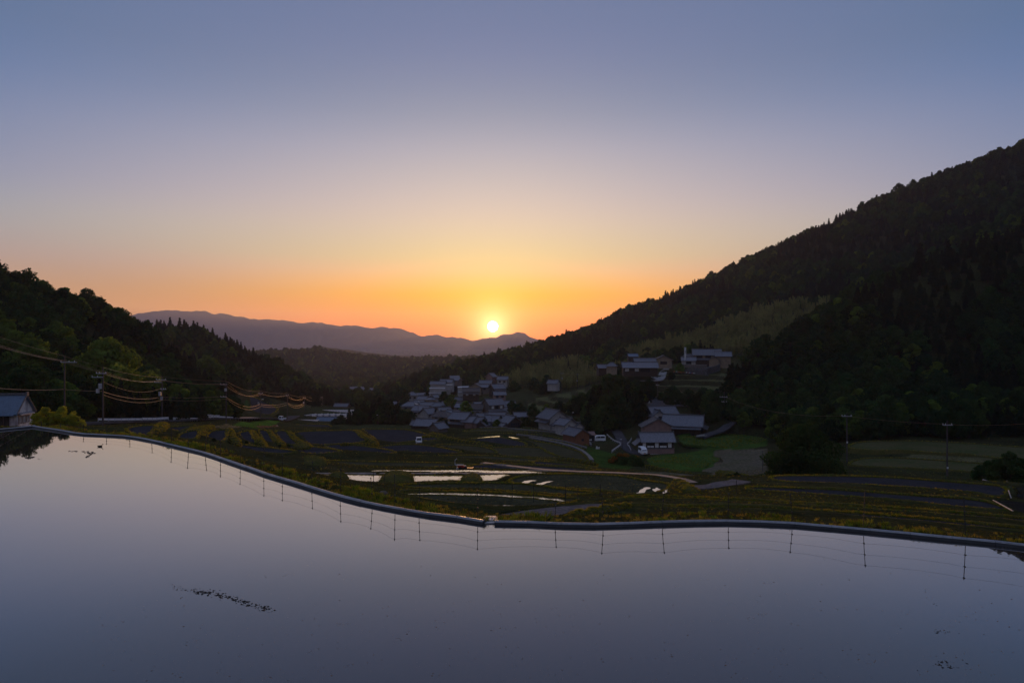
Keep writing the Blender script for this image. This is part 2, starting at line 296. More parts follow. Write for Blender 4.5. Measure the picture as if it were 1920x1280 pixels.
# ------------------------------------------------------------------ fields: (material, depth at centroid, pixel outline, rim?)
S, Pd, Dr, Gr, Gp = 'soil', 'paddy_stubble', 'dry_field', 'green_field', 'gravel_path'
FIELDS = [
 (S, 76, [(238,805),(262,799.5),(292,798.5),(287,806),(280,814),(262,816),(246,814)]),
 (S, 96, [(314,802.5),(340,800),(365,798),(350,805),(331,809)]),
 (S, 82, [(333,821),(344,812.5),(369,807.5),(372,815),(365,824),(350,825)]),
 (S, 96, [(387,829),(389,817),(399,809),(425,807),(424,816),(423,823),(414,829),(400,831)]),
 (S, 106, [(448,814),(458,810),(468,809),(474,820),(481,831),(468,832),(455,829)]),
 (S, 113, [(484,808.5),(500,808),(508,820),(517,834),(508,835),(500,834)]),
 (S, 119, [(516,810.5),(536,809),(546,822),(562,835),(546,836),(532,833)]),
 (S, 130, [(552,813),(575,809),(620,808),(662,808),(675,819),(687,826),(662,832),(625,834),(586,834),(566,824)]),
 (S, 152, [(680,806.5),(700,805.5),(758,806),(794,813.5),(810,819),(823,825),(777,828),(740,831),(714,832),(700,821)]),
 (S, 92, [(384,838),(416,830.5),(481,837.5),(552,846),(533,852),(480,849),(430,843)]),
 (S, 104, [(532,836),(580,837.5),(638,846.5),(592,851),(560,848)]),
 (S, 112, [(610,836.5),(655,834),(736,846),(725,851.5),(643,846.5)]),
 (S, 122, [(706,839),(782,834),(866,849),(794,851.5),(715,850)]),
 (Pd, 134, [(819,835),(899,837.5),(932,850),(877,850)]),
 (S, 158, [(861,827),(905,822),(944,821),(988,833),(953,838.5),(903,837)]),
 (Pd, 205, [(868,809.5),(905,804),(960,803.5),(1010,806),(1050,813),(1085,825),(1102,837),(1088,831),(1066,824),(1043,817),(1020,812.8),(980,810.5),(940,810),(900,810)]),
 (Pd, 196, [(860,816),(905,814.5),(940,813.5),(980,814.5),(1020,817),(1043,821.5),(1066,828.5),(1087,835.5),(1100,841),(1083,835),(1060,828.5),(1026,821),(997,818),(960,816),(930,815.8),(860,822)]),
 (Pd, 184, [(985,821),(997,821.5),(1026,825),(1060,832),(1083,838.5),(1093,844.5),(1072,838.5),(1049,831.5),(1014,825.5)]),
 (Pd, 158, [(958,824),(994,826),(1014,829.5),(1049,836),(1072,843),(1087,848),(1098,857),(1103,864),(1060,860),(1032,850),(1007,837),(990,831)]),
 (Pd, 132, [(908,841.5),(1002,839),(1028,850),(1050,859),(980,857),(932,852.5)]),
 (Pd, 108, [(590,855),(720,855),(800,855.5),(900,855),(1000,861),(1040,865.5),(930,865),(800,861.5),(690,861),(600,859)]),
 (Pd, 93, [(590,863.5),(690,866.5),(800,868),(880,871.5),(888,874),(830,876.5),(720,875.5),(645,871)]),
 (S, 86, [(884,873),(937,871),(1000,873),(1100,879),(1120,883),(1030,883),(940,881),(890,878)]),
 (S, 100, [(1004,865.5),(1040,867.5),(1118,876),(1100,876.5),(1040,873.5),(1004,871)]),
 (Dr, 88, [(1184,886),(1234,884.5),(1299,890),(1321,896),(1316,906),(1273,900),(1224,891)]),
 (Pd, 60, [(958,900),(1000,891),(1078,890),(1156,893),(1208,902),(1254,909),(1243,922),(1193,928.5),(1130,921),(1065,916.5),(1000,913),(965,910)]),
 (Pd, 54, [(752,910),(853,907),(969,907.5),(1060,919),(1120,925),(1060,929),(940,921),(800,917),(770,915)]),
 (Pd, 46, [(746,925),(820,922),(930,925),(1030,931.5),(1085,938),(1050,948),(985,953),(900,951),(826,943)]),
 (Gp, 34, [(931,966),(969,959),(1031,951),(1091,945.5),(1128,944),(1115,953),(1068,961),(1040,969),(1000,972),(940,971.5)]),
 (S, 31.5, [(1130,953),(1240,954),(1400,958),(1500,963),(1700,979),(1920,1000),(2000,1010),(2000,1003),(1920,992),(1700,970),(1500,956),(1400,951.5),(1240,950),(1160,949.5)]),
 (S, 36, [(1152,944),(1184,935),(1300,938.5),(1500,949),(1700,961),(1920,981),(2000,990),(2000,982),(1920,973),(1700,955),(1500,944.5),(1400,938.5),(1300,934),(1190,931.5)]),
 (S, 48, [(1414,914),(1562,918.5),(1698,928.5),(1833,938.5),(1890,957),(1833,954.5),(1671,938.5),(1508,926.5),(1412,920)]),
 (S, 57, [(1444,897),(1481,892.5),(1644,895),(1806,906),(1880,914),(1883,931),(1855,931.5),(1806,922.5),(1644,911),(1481,904.5)]),
 (Gr, 160, [(1214,859),(1275,852),(1340,856),(1350,864),(1334,871),(1296,879),(1237,873)]),
 (Gr, 192, [(1280,819),(1355,812),(1432,820),(1434,832),(1378,842),(1331,836),(1284,832)]),
 (Dr, 152, [(1352,852),(1400,848),(1432,846),(1436,862),(1430,878),(1380,886),(1316,883),(1345,872),(1356,864)]),
 ('pasture', 122.5, [(1592,871),(1610,862),(1650,859),(1700,860),(1780,865),(1880,873),(2000,880),(2000,890),(1880,887),(1780,882),(1680,877),(1620,875)]),
 ('pasture', 133.5, [(1592,836),(1620,829),(1700,827),(1800,831),(1900,838),(2000,846),(2000,868),(1900,862),(1820,853),(1750,849),(1690,845),(1640,845),(1600,842)]),
 (S, 252, [(540,799),(560,796.5),(600,796),(618,798),(616,802.5),(560,803.5),(535,803)]),
 (S, 330, [(458,746),(472,744),(505,757),(520,768),(508,778),(486,777),(452,772),(470,762)]),
]
WATERS = [   # open water in the lower paddies
 ('puddle', 69, [(552,887),(603,889),(719,891.5),(831,892),(950,889.5),(940,895),(931,900.5),(897,901.5),(831,900),(781,903),(725,902),(700,908),(678,911.5),(656,905.5),(625,897),(590,893)]),
 ('puddle', 76, [(706,882),(812,881.3),(950,882.3),(1046,887),(1000,888.5),(950,887.6),(812,885),(716,884.2)]),
 ('puddle', 176, [(953,818.5),(962,819.3),(975,822.3),(986,826),(979,826),(965,822.8)]),
 ('puddle', 200, [(941,813.2),(948,812.8),(957,813.6),(957,815),(948,814.6)]),
 ('puddle', 172, [(853,825.5),(892,821),(932,817),(935,818.7),(900,823),(858,827.3)]),
 ('puddle', 61, [(975,905),(985,901),(1003,900),(997,903),(984,906)]),
 ('puddle', 60, [(1004,911),(1012,905),(1034,901.5),(1030,905),(1018,909)]),
 ('puddle', 47, [(744,925.5),(812,924),(906,926.3),(1000,931),(1030,934),(1058,936.5),(1050,941.5),(1040,938),(1000,934),(906,928.8),(812,926.3)]),
 ('puddle', 41.5, [(903,950),(930,948),(960,947.5),(984,949.5),(970,953),(930,952.6)]),
 ('puddle', 58.5, [(1188,929),(1196,922),(1206,914),(1216,912.5),(1219,915),(1208,923),(1200,930)]),
 ('puddle', 57.5, [(1221,925.5),(1227,917),(1233,913.5),(1234,918),(1228,925)]),
 ('puddle', 57, [(1242,925),(1246,919),(1254,917),(1251,922)]),
 ('puddle', 47, [(1871,938.5),(1920,941),(1960,943),(1960,966),(1905,960),(1888,950)]),
 ('puddle', 55, [(1908,914),(1930,910),(1960,911),(1960,936),(1912,934)]),
]
def noise2(x, y, s, seed=0):
    x = np.asarray(x)/s+seed*13.7; y = np.asarray(y)/s+seed*7.3
    xi = np.floor(x).astype(np.int64); yi = np.floor(y).astype(np.int64); fx = x-xi; fy = y-yi; fx = fx*fx*(3-2*fx); fy = fy*fy*(3-2*fy)
    def h(a, b):
        q = (a*374761393+b*668265263+seed*1442695) & 0xffffffff; q = ((q ^ (q >> 13))*1274126177) & 0xffffffff; return ((q ^ (q >> 16)) & 0xffff)/65535.
    return (h(xi, yi)*(1-fx)+h(xi+1, yi)*fx)*(1-fy)+(h(xi, yi+1)*(1-fx)+h(xi+1, yi+1)*fx)*fy
def field_world(D, pts):
    P = np.array(pts, float); vc = .5*(P[:, 1].min()+P[:, 1].max())
    z = at(960, vc, D)[2]
    pts = [onz(u, v, z) for u, v in pts]
    return z, catmull([p[:2] for p in pts], 4, closed=True)
FW = [(m, *field_world(D, p)) for m, D, p in FIELDS]
WW = []
for m, D, p in WATERS:      # puddles standing on a field take that field's level
    z, P = field_world(D, p); c = P.mean(0); home = None
    for m2, z2, P2 in FW:
        uv = [proj(a, b, z2) for a, b in P2]; uc = np.mean([q[0] for q in p]); vc = np.mean([q[1] for q in p]); ins = False; j = len(uv)-1
        for i in range(len(uv)):
            if (uv[i][1] > vc) != (uv[j][1] > vc) and uc < (uv[j][0]-uv[i][0])*(vc-uv[i][1])/(uv[j][1]-uv[i][1])+uv[i][0]: ins = not ins
            j = i
        if ins: home = z2
    if home is not None: z = home+.03; P = catmull([onz(u, v, z)[:2] for u, v in p], 4, closed=True)
    P = P+(np.c_[noise2(P[:, 0]*3, P[:, 1]*3, 1.0, 61), noise2(P[:, 0]*3, P[:, 1]*3, 1.0, 62)]-.5)*min(.5, .006*P[:, 1].mean()+.1)
    WW.append((m, z, P))
# ------------------------------------------------------------------ control points  (u, v, depth, class, tree height to take off)
# classes: F broadleaf forest, C cedar, B bamboo, G grass, V village scrub, P plain
CT = [
 # left valley side and hill
 (-200,800,60,'G'),(-60,802,90,'G'),(20,799,100,'G'),(110,801,95,'G'),(190,802,112,'G'),(260,796,135,'G'),(320,792,150,'G'),(420,788,185,'G'),(500,787,230,'G'),(530,786,250,'G'),
 (440,797,165,'G'),(480,799,190,'G'),(520,801,215,'G'),(570,802,250,'G'),(640,800,255,'V'),(700,800,250,'V'),(760,800,245,'V'),
 (100,776,135,'F'),(200,778,150,'F'),(300,780,165,'F'),(370,778,190,'F'),(-60,776,120,'F'),(-200,776,110,'F'),
 (430,778,225,'G'),(480,775,270,'G'),(520,768,330,'G'),(560,765,380,'F'),(600,762,430,'F'),(640,768,360,'G'),
 (-350,380,205,'F',9),(-150,450,205,'F',9),(0,507,210,'F',9),(80,520,215,'F',9),(145,545,222,'C',10),(230,570,238,'F',9),(300,605,255,'F',9),
 (-150,600,170,'F',8),(0,640,175,'F',8),(100,640,180,'F',8),(200,665,190,'F',8),(280,690,205,'F',8),
 (-150,700,145,'F',8),(0,715,150,'F',8),(100,715,158,'F',8),(200,720,168,'F',8),(300,730,182,'F',8),
 (-150,640,330,'F',8),(50,660,340,'F',8),(200,670,345,'F',8),(300,660,340,'F',8),
 (318,600,430,'F',10),(350,594,440,'C',11),(390,603,450,'C',11),(430,620,460,'C',11),(480,648,470,'C',11),(530,668,480,'F',11),(580,700,490,'F',10),(612,728,500,'F',10),
 (370,680,330,'F',9),(440,690,350,'F',9),(500,710,390,'F',9),(560,735,430,'F',9),(340,730,240,'F',9),(420,745,270,'F',9),
 (340,640,620,'F'),(450,700,650,'F'),(560,730,680,'F'),
 # valley floor and far valley
 (620,772,350,'V'),(700,768,380,'V'),(660,752,480,'G'),(620,745,560,'G'),(700,742,640,'G'),(660,738,700,'G'),(740,750,520,'V'),
 (760,766,380,'V'),(800,762,380,'V'),(830,745,440,'V'),(780,748,480,'V'),
 (640,728,860,'F'),(700,726,900,'F'),(760,728,800,'F'),(560,724,900,'F'),
 (470,660,1500,'F',14),(515,652,1500,'F',14),(549,657,1480,'F',8),(575,653,1450,'F',8),(600,653,1420,'F',7),(631,658,1400,'F',9),(664,667,1350,'F',14),(678,673,1320,'F',14),(725,676,1280,'F',14),(748,681,1250,'F',14),(790,682,1220,'F',14),(830,679,1200,'F',14),(862,682,1180,'F',14),
 (600,695,1100,'F',12),(680,700,1050,'F',12),(760,706,1000,'F',10),(560,690,1150,'F',10),
 (700,690,2100,'F'),(850,690,2000,'F'),(550,680,2100,'F'),
 (560,662,2800,'F'),(580,654,2700,'F'),(598,649,2700,'F'),(620,653,2700,'F'),(640,658,2650,'F'),(665,667,2600,'F'),(560,675,3300,'P'),(700,675,3400,'P'),
 (640,664,4300,'F'),(655,661,4300,'F'),(690,660,4300,'F'),(725,663,4250,'F'),(759,668,4200,'F'),(787,671,4200,'F'),(831,669,4250,'F'),(887,670,4300,'F'),(940,672,4300,'F'),
 (600,672,4800,'P'),(720,672,4800,'P'),(860,673,4800,'P'),(1000,673,4800,'P'),
 (450,662,6000,'P'),(600,662,6000,'P'),(750,662,6000,'P'),(900,662,6000,'P'),(1050,662,6000,'P'),(300,655,7600,'P'),(600,655,7600,'P'),(900,655,7600,'P'),(1200,655,7600,'P'),
 # village and headland behind it
 (850,800,246,'V'),(900,801,246,'V'),(960,801,242,'V'),(1010,801,236,'V'),(1060,806,226,'V'),(870,786,285,'V'),(925,779,300,'V'),(960,784,280,'V'),(840,772,345,'V'),
 (890,760,360,'V'),(880,742,400,'V'),(910,736,410,'V'),(950,735,400,'V'),(835,738,440,'V'),(985,765,300,'V'),
 (755,738,520,'F',6),(765,725,540,'F',8),(790,705,560,'F',9),(815,690,580,'F',9),(840,683,600,'F',9),(860,681,610,'F',9),(800,733,470,'F',6),(850,712,470,'F',8),
 (870,676,640,'F',9),(900,668,650,'F',9),(935,655,660,'F',9),(970,646,670,'F',9),(1000,638,680,'F',9),(1050,624,690,'F',9),(1100,606,700,'F',9),(1150,587,700,'C',10),(1200,568,700,'F',9),(1250,548,700,'C',10),(1300,526,695,'F',9),(1400,481,680,'F',9),(1500,437,665,'C',10),(1600,392,650,'F',9),(1700,350,635,'F',9),(1800,310,620,'C',10),(1920,264,610,'F',9),(2100,190,600,'F',9),(2400,60,580,'F',9),
 (780,720,900,'F'),(860,715,1000,'F'),(1000,700,1050,'F'),(1150,660,1100,'F'),(1300,620,1100,'F'),(1500,560,1050,'F'),(1800,450,1000,'F'),
 (940,700,440,'B',9),(1000,690,430,'B',9),(1060,690,420,'B',9),(1120,690,410,'B',9),(900,705,450,'F',8),(1170,672,425,'F',8),
 (1000,665,540,'F',8),(1100,650,540,'F',8),(1200,630,530,'F',8),(1300,600,520,'F',8),(1400,560,510,'F',8),(1500,520,500,'F',8),(1650,460,500,'C',8),(1800,400,490,'F',8),(1950,350,480,'F',8),
 (1210,655,400,'B',10),(1250,625,430,'B',10),(1300,615,440,'B',10),(1340,640,400,'B',9),(1380,605,420,'B',10),(1440,580,420,'B',10),(1490,560,425,'B',10),(1450,620,370,'B',9),(1400,640,370,'B',9),(1540,555,430,'F',9),(1600,530,430,'F',9),(1350,660,360,'F',6),(1280,655,370,'F',6),
 # terraced slope of the upper hamlet
 (1180,702,300,'G'),(1240,699,315,'G'),(1290,697,318,'G'),(1325,684,335,'V'),(1290,684,330,'V'),(1363,684,335,'V'),(1380,700,320,'G'),(1410,690,330,'G'),(1440,672,340,'G'),(1430,652,365,'G'),
 (1250,722,290,'G'),(1320,725,285,'G'),(1390,722,280,'G'),(1250,745,255,'G'),(1330,748,250,'G'),(1390,752,245,'F'),
 (1230,770,225,'G'),(1300,766,232,'G'),(1350,780,215,'F'),(1200,760,245,'G'),
 (1040,745,330,'G'),(1080,738,335,'G'),(1120,730,330,'G'),(1000,755,320,'G'),(1090,760,300,'G'),(1040,770,285,'G'),(1090,785,255,'V'),(1000,725,370,'F'),(1060,715,370,'F'),
 (1140,800,225,'F'),(1180,790,225,'F'),(1130,760,280,'F'),
 # lower hamlet, stream cutting
 (1110,828,205,'V'),(1160,818,212,'G'),(1170,840,190,'G'),(1150,850,180,'G'),(1200,856,178,'V'),(1262,851,180,'V'),(1240,832,200,'V'),(1300,834,198,'V'),(1312,823,196,'G'),(1334,817,202,'G'),(1356,810,206,'G'),(1345,822,196,'G'),(1325,828,192,'G'),(1230,790,215,'V'),(1290,800,215,'G'),
 (1140,868,150,'V'),(1200,874,140,'V'),(1270,868,150,'G'),(1310,898,105,'V'),(1380,895,110,'V'),
 # right valley floor and near spur
 (1480,880,110,'G'),(1560,878,108,'G'),
 (1600,884,116,'G'),(1680,889,115,'G'),(1780,893,113,'G'),(1900,898,110,'G'),(1620,826,146,'G'),(1560,835,150,'G'),(1540,850,140,'G'),
 (1380,800,218,'F'),(1440,812,196,'F'),(1540,815,180,'F'),(1650,817,154,'F'),(1760,819,150,'F'),(1900,826,143,'F'),(2100,830,140,'F'),
 (1398,692,245,'F',8),(1430,662,250,'F',8),(1450,640,254,'F',8),(1500,600,258,'F',9),(1560,560,264,'F',9),(1610,540,268,'F',9),(1650,515,272,'F',9),(1720,480,276,'F',9),(1800,440,282,'F',9),(1920,402,290,'F',9),(2100,330,300,'F',9),(2400,200,300,'F',9),
 (1480,740,215,'F',7),(1600,720,215,'F',7),(1750,700,215,'F',7),(1900,690,212,'F',7),(2050,680,210,'F',7),(1600,640,235,'F',8),(1750,600,242,'F',8),(1900,560,250,'F',8),
 (1500,640,310,'F',6),(1600,600,335,'F',6),(1750,550,350,'F',6),(1920,480,360,'F',6),
]
cx, cy, cz, cc = [], [], [], []
def addc(x, y, z, c): cx.append(x); cy.append(y); cz.append(z); cc.append(c)
for t in CT:
    x, y, z = at(t[0], t[1], t[2]); addc(x, y, z-(t[4] if len(t) > 4 else 0), t[3])
for m, z, P in FW+WW:
    for p in P[::3]: addc(p[0], p[1], z+.05, 'G')
for P in (rimL_s[::3], rimR_s[::3], rimS_s[::3]):
    for p in P: addc(p[0], p[1], .08, 'G')
for x in (-26, -13, 0, 13, 26):
    addc(x, 7, .4, 'G'); addc(x, 4, 3.2, 'G'); addc(x, 0, 5.2, 'G'); addc(x, -15, 6, 'G'); addc(x, -60, 12, 'F')
for x, y, z, c in [(-60,30,1,'G'),(-80,60,-2,'G'),(60,20,-1,'G'),(80,50,-6,'G'),(-60,-60,14,'F'),(70,-60,10,'F'),(0,-200,40,'F'),(-200,0,10,'F'),(220,0,10,'F'),(-300,-300,80,'F'),(300,-300,80,'F'),(0,-900,150,'F'),
                   (-500,200,60,'F'),(500,100,90,'F'),(-900,700,60,'F'),(900,300,180,'F'),(-2500,2500,0,'F'),(3000,2500,0,'F'),(-6000,6000,-80,'P'),(6000,6000,-80,'P'),(0,9500,-110,'P'),(-9000,0,20,'F'),(9000,0,20,'F'),(0,-9000,50,'F'),(-1500,1000,0,'F'),(1500,1200,60,'F'),(-700,1500,-20,'F'),(900,1900,-30,'F')]: addc(x, y, z, c)
cx, cy, cz = map(lambda a: np.array(a, float), (cx, cy, cz)); cc = np.array(cc)
# thin out controls that nearly coincide
keep = []; seen = set()
for i in range(len(cx)):
    r = math.hypot(cx[i], cy[i]); q = max(.8, r*.008); k = (round(cx[i]/q), round(cy[i]/q), round(q, 0))
    if k in seen: continue
    seen.add(k); keep.append(i)
cx, cy, cz, cc = cx[keep], cy[keep], cz[keep], cc[keep]
n_ = len(cx)
Am = np.zeros((n_+3, n_+3)); dm = np.hypot(cx[:, None]-cx[None], cy[:, None]-cy[None]); Am[:n_, :n_] = dm-np.eye(n_)*.35
SCL = 1000.
Am[:n_, n_:] = np.c_[np.ones(n_), cx/SCL, cy/SCL]; Am[n_:, :n_] = Am[:n_, n_:].T
sol = np.linalg.solve(Am, np.r_[cz, 0, 0, 0]); wts, aff = sol[:n_], sol[n_:]
def Hraw(x, y):
    x = np.asarray(x, float).ravel(); y = np.asarray(y, float).ravel(); out = np.empty_like(x)
    for a in range(0, len(x), 20000):
        b = slice(a, a+20000); out[b] = np.hypot(x[b, None]-cx[None], y[b, None]-cy[None])@wts+aff[0]+aff[1]*x[b]/SCL+aff[2]*y[b]/SCL
    return out
def cls_at(x, y):
    x = np.asarray(x, float).ravel(); y = np.asarray(y, float).ravel(); out = np.empty(len(x), 'U1')
    for a in range(0, len(x), 20000):
        b = slice(a, a+20000); out[b] = cc[np.argmin((x[b, None]-cx[None])**2+(y[b, None]-cy[None])**2, 1)]
    return out
def inpoly(x, y, P, dil=0):
    P = np.asarray(P)
    if dil:
        c = P.mean(0); d = P-c; P = c+d*(1+dil/np.maximum(np.hypot(d[:, 0], d[:, 1]), .1))[:, None]
    ins = np.zeros(len(x), bool); j = len(P)-1
    mnx, mny = P.min(0); mxx, mxy = P.max(0); idx = np.where((x >= mnx) & (x <= mxx) & (y >= mny) & (y <= mxy))[0]
    if not len(idx): return ins
    X, Y = x[idx], y[idx]; q = np.zeros(len(idx), bool)
    for i in range(len(P)):
        xi, yi = P[i]; xj, yj = P[j]
        if yi != yj: q ^= ((yi > Y) != (yj > Y)) & (X < (xj-xi)*(Y-yi)/(yj-yi)+xi)
        j = i
    ins[idx] = q; return ins
# terraced slopes: world outlines where the ground is cut into steps
TERR = [([(1165,705,295),(1240,700,312),(1420,690,335),(1450,650,370),(1400,720,275),(1400,748,248),(1300,760,240),(1235,765,232),(1190,735,262)], 1.9),
        ([(985,770,290),(985,738,350),(1130,728,345),(1130,775,275),(1060,775,278)], 1.9)]
TW = [(np.array([at(*p)[:2] for p in P]), st) for P, st in TERR]
pondP = np.array(pond_poly)
def Hfull(x, y):
    z = Hraw(x, y); r = np.hypot(x, y)
    z += (noise2(x, y, 9, 1)-.5)*np.clip((r-60)/150, 0, 1)*.8+(noise2(x, y, 45, 2)-.5)*np.clip((r-160)/300, 0, 1)*5+(noise2(x, y, 160, 4)-.5)*np.clip((r-500)/800, 0, 1)*16
    z += (noise2(x, y, 2.2, 3)-.5)*.16*np.clip((r-24)/10, 0, 1)
    for P, st in TW:
        k = inpoly(x, y, P); zz = z[k]+(noise2(x[k], y[k], 30, 5)-.5)*1.5
        f = zz/st; fl = np.floor(f); fr = f-fl; z[k] = st*(fl+np.clip((fr-.78)/.22, 0, 1))
    return z
def Hcarve(x, y, z):
    z = z.copy()
    for m, zf, P in FW:
        k = inpoly(x, y, P, .15); z[k] = np.minimum(z[k], zf-.3)
    for m, zf, P in WW:
        k = inpoly(x, y, P, .25); z[k] = np.minimum(z[k], zf-.35)
    k = inpoly(x, y, pondP, .0); z[k] = -.55
    return z
def radial():
    r = [2.0]
    while r[-1] < 20: r.append(r[-1]*1.05)
    while r[-1] < 330: r.append(r[-1]*1.0065)
    while r[-1] < 13000: r.append(r[-1]*1.02)
    return np.array(r)
R_ = radial(); A_ = np.radians(np.linspace(-52, 52, 620)); nr, na = len(R_), len(A_)
GX = R_[:, None]*np.sin(A_)[None]; GY = R_[:, None]*np.cos(A_)[None]
GH0 = Hfull(GX.ravel(), GY.ravel()); GH = Hcarve(GX.ravel(), GY.ravel(), GH0)
GHg = GH0.reshape(nr, na)
def H(x, y):      # bilinear lookup of the uncarved ground
    x = np.atleast_1d(np.asarray(x, float)); y = np.atleast_1d(np.asarray(y, float)); r = np.hypot(x, y); a = np.arctan2(x, y)
    fi = np.interp(r, R_, np.arange(nr)); fj = np.clip((a-A_[0])/(A_[1]-A_[0]), 0, na-1.001)
    i = np.minimum(fi.astype(int), nr-2); j = fj.astype(int); fi = fi-i; fj = fj-j
    return (GHg[i, j]*(1-fi)+GHg[i+1, j]*fi)*(1-fj)+(GHg[i, j+1]*(1-fi)+GHg[i+1, j+1]*fi)*fj
def h1(x, y): return float(H(x, y)[0])
def hit(u, v):
    d = ray(u, v); t = np.geomspace(15, 9000, 1500); x, y, z = d[0]*t, d[1]*t, HC+d[2]*t
    k = np.where(H(x, y) > z)[0]
    k = k[0] if len(k) else 1200
    return (x[k], y[k], float(H(x[k], y[k])[0]))
def stand(u, D):  # point of the ground under image column u at depth D
    x = (u-960)/FPX*D; return (x, D, h1(x, D))
cls = cls_at(GX.ravel(), GY.ravel())
# colour of the ground cover, differences of vegetation and soil, and darker on steep grass
gx, gy = GX.ravel(), GY.ravel()
CC = {'F': (.030,.036,.014), 'C': (.026,.030,.014), 'B': (.04,.045,.02), 'G': (.030,.037,.014), 'V': (.045,.052,.022), 'P': (.085,.10,.06)}
col = np.array([CC[c] for c in cls])
n1 = noise2(gx, gy, 3, 8)[:, None]; n2 = noise2(gx, gy, 17, 9)[:, None]
dry = np.array([.055, .046, .024]); col = np.where((cls == 'G')[:, None], col*(1-.55*n2)+dry*.55*n2, col); col *= .75+.5*n1
for P, st in TW:       # the flat treads are mown or tilled, the risers grassy
    k = inpoly(gx, gy, P)
    gr = np.zeros(len(gx)); gg = GH0.reshape(nr, na); dz = np.abs(np.gradient(gg, axis=0))/np.gradient(R_)[:, None]; dza = np.abs(np.gradient(gg, axis=1))/(R_*(A_[1]-A_[0]))[:, None]
    sl_ = (np.maximum(dz, dza)).ravel(); flat = k & (sl_ < .12); stp = k & (sl_ >= .12)
    til = noise2(gx, gy, 26, 21) > .52
    col[flat & til] = np.array([.085, .072, .07])*(.8+.4*n1[flat & til]); col[flat & ~til] = np.array([.10, .105, .045])*(.8+.4*n1[flat & ~til]); col[stp] = np.array([.045, .045, .022])*(.7+.6*n1[stp])
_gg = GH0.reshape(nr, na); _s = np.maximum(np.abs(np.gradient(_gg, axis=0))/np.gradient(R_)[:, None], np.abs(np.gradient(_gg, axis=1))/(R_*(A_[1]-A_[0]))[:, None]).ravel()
k = (cls == 'G') & (gy < 330); f_ = np.clip((_s-.22)/.25, 0, 1)[:, None]; col[k] = (col*(1-f_)+np.array([.034, .034, .016])*f_)[k]  # steep grass slopes blended towards dark olive
k = (cls == 'P'); col[k] *= (.6+.9*noise2(gx[k], gy[k], 120, 12))[:, None]
bankg = [( [(436,797),(455,790),(520,784),(524,790),(505,799),(480,803)], (.065,.125,.018)), ([(478,798),(520,793),(524,800),(490,803)], (.16,.075,.04)), ([(395,800),(425,793),(450,800),(430,805)], (.16,.12,.06)), ([(455,752),(480,745),(520,762),(505,775),(470,770)], (.03,.075,.02)),
         ([(1210,860),(1240,878),(1300,884),(1360,870),(1340,840),(1270,850)], (.05,.095,.018)), ([(1270,815),(1360,808),(1440,815),(1440,836),(1380,846),(1280,838)], (.05,.095,.018)),
         ([(1340,845),(1440,840),(1440,885),(1330,890)], (.12,.10,.065)), ([(1100,835),(1150,850),(1190,872),(1150,880),(1100,870)], (.04,.075,.016)), ([(1660,865),(1720,850),(1900,866),(1900,880),(1700,878)], (.10,.095,.045))]
pu = 960+FPX*gx/np.maximum(gy, 1); pv = HORZ-FPX*(GH0-HC)/np.maximum(gy, 1)
for P, c in bankg:
    xs = np.array([hit(u, v)[:2] for u, v in P]); k = inpoly(gx, gy, xs); col[k] = np.array(c)*(.7+.6*n1[k])
gverts = np.c_[gx, gy, GH]
ii = (np.arange(nr-1)[:, None]*na+np.arange(na-1)[None]).ravel(); gf = np.c_[ii, ii+1, ii+na+1, ii+na]
def bigmesh(name, verts, faces, mat, smooth=True, colors=None, link=True):
    me = bpy.data.meshes.new(name); me.vertices.add(len(verts)); me.vertices.foreach_set('co', np.asarray(verts, np.float32).ravel())
    k = faces.shape[1]; me.loops.add(faces.size); me.loops.foreach_set('vertex_index', faces.ravel().astype(np.int32))
    me.polygons.add(len(faces)); me.polygons.foreach_set('loop_start', np.arange(0, faces.size, k, dtype=np.int32)); me.polygons.foreach_set('loop_total', np.full(len(faces), k, np.int32))
    if smooth: me.polygons.foreach_set('use_smooth', np.ones(len(faces), bool))
    for m_ in (mat if isinstance(mat, (list, tuple)) else [mat]): me.materials.append(m_)
    if colors is not None:
        ca = me.color_attributes.new('Cover', 'FLOAT_COLOR', 'POINT'); ca.data.foreach_set('color', np.c_[colors, np.ones(len(colors))].astype(np.float32).ravel())
    me.update(calc_edges=True); o = bpy.data.objects.new(name, me)
    if link: COL.objects.link(o)
    return o
gm = material('ground', (.08,.08,.04), .95, bump=.4, bscale=1.5, spec=.1)
_t = gm.node_tree; _a = _t.nodes.new('ShaderNodeAttribute'); _a.attribute_name = 'Cover'
_n = _t.nodes.new('ShaderNodeTexNoise'); _n.inputs['Scale'].default_value = 1.7; _n.inputs['Detail'].default_value = 6; _n.inputs['Roughness'].default_value = .75
_c = _t.nodes.new('ShaderNodeTexCoord'); _t.links.new(_c.outputs['Object'], _n.inputs['Vector'])
_r = _t.nodes.new('ShaderNodeMapRange'); _r.inputs[1].default_value = .3; _r.inputs[2].default_value = .7; _r.inputs[3].default_value = .35; _r.inputs[4].default_value = 1.6; _t.links.new(_n.outputs['Fac'], _r.inputs[0])
_m = _t.nodes.new('ShaderNodeVectorMath'); _m.operation = 'SCALE'; _t.links.new(_a.outputs['Color'], _m.inputs[0]); _t.links.new(_r.outputs[0], _m.inputs['Scale'])
_p = [q for q in _t.nodes if q.type == 'BSDF_PRINCIPLED'][0]; _t.links.new(_m.outputs[0], _p.inputs['Base Color'])
go = bigmesh('ground', gverts, gf, gm, colors=col); tag(go, 'grassy valley floor and hillsides under the fields and woods', 'ground', kind='structure')
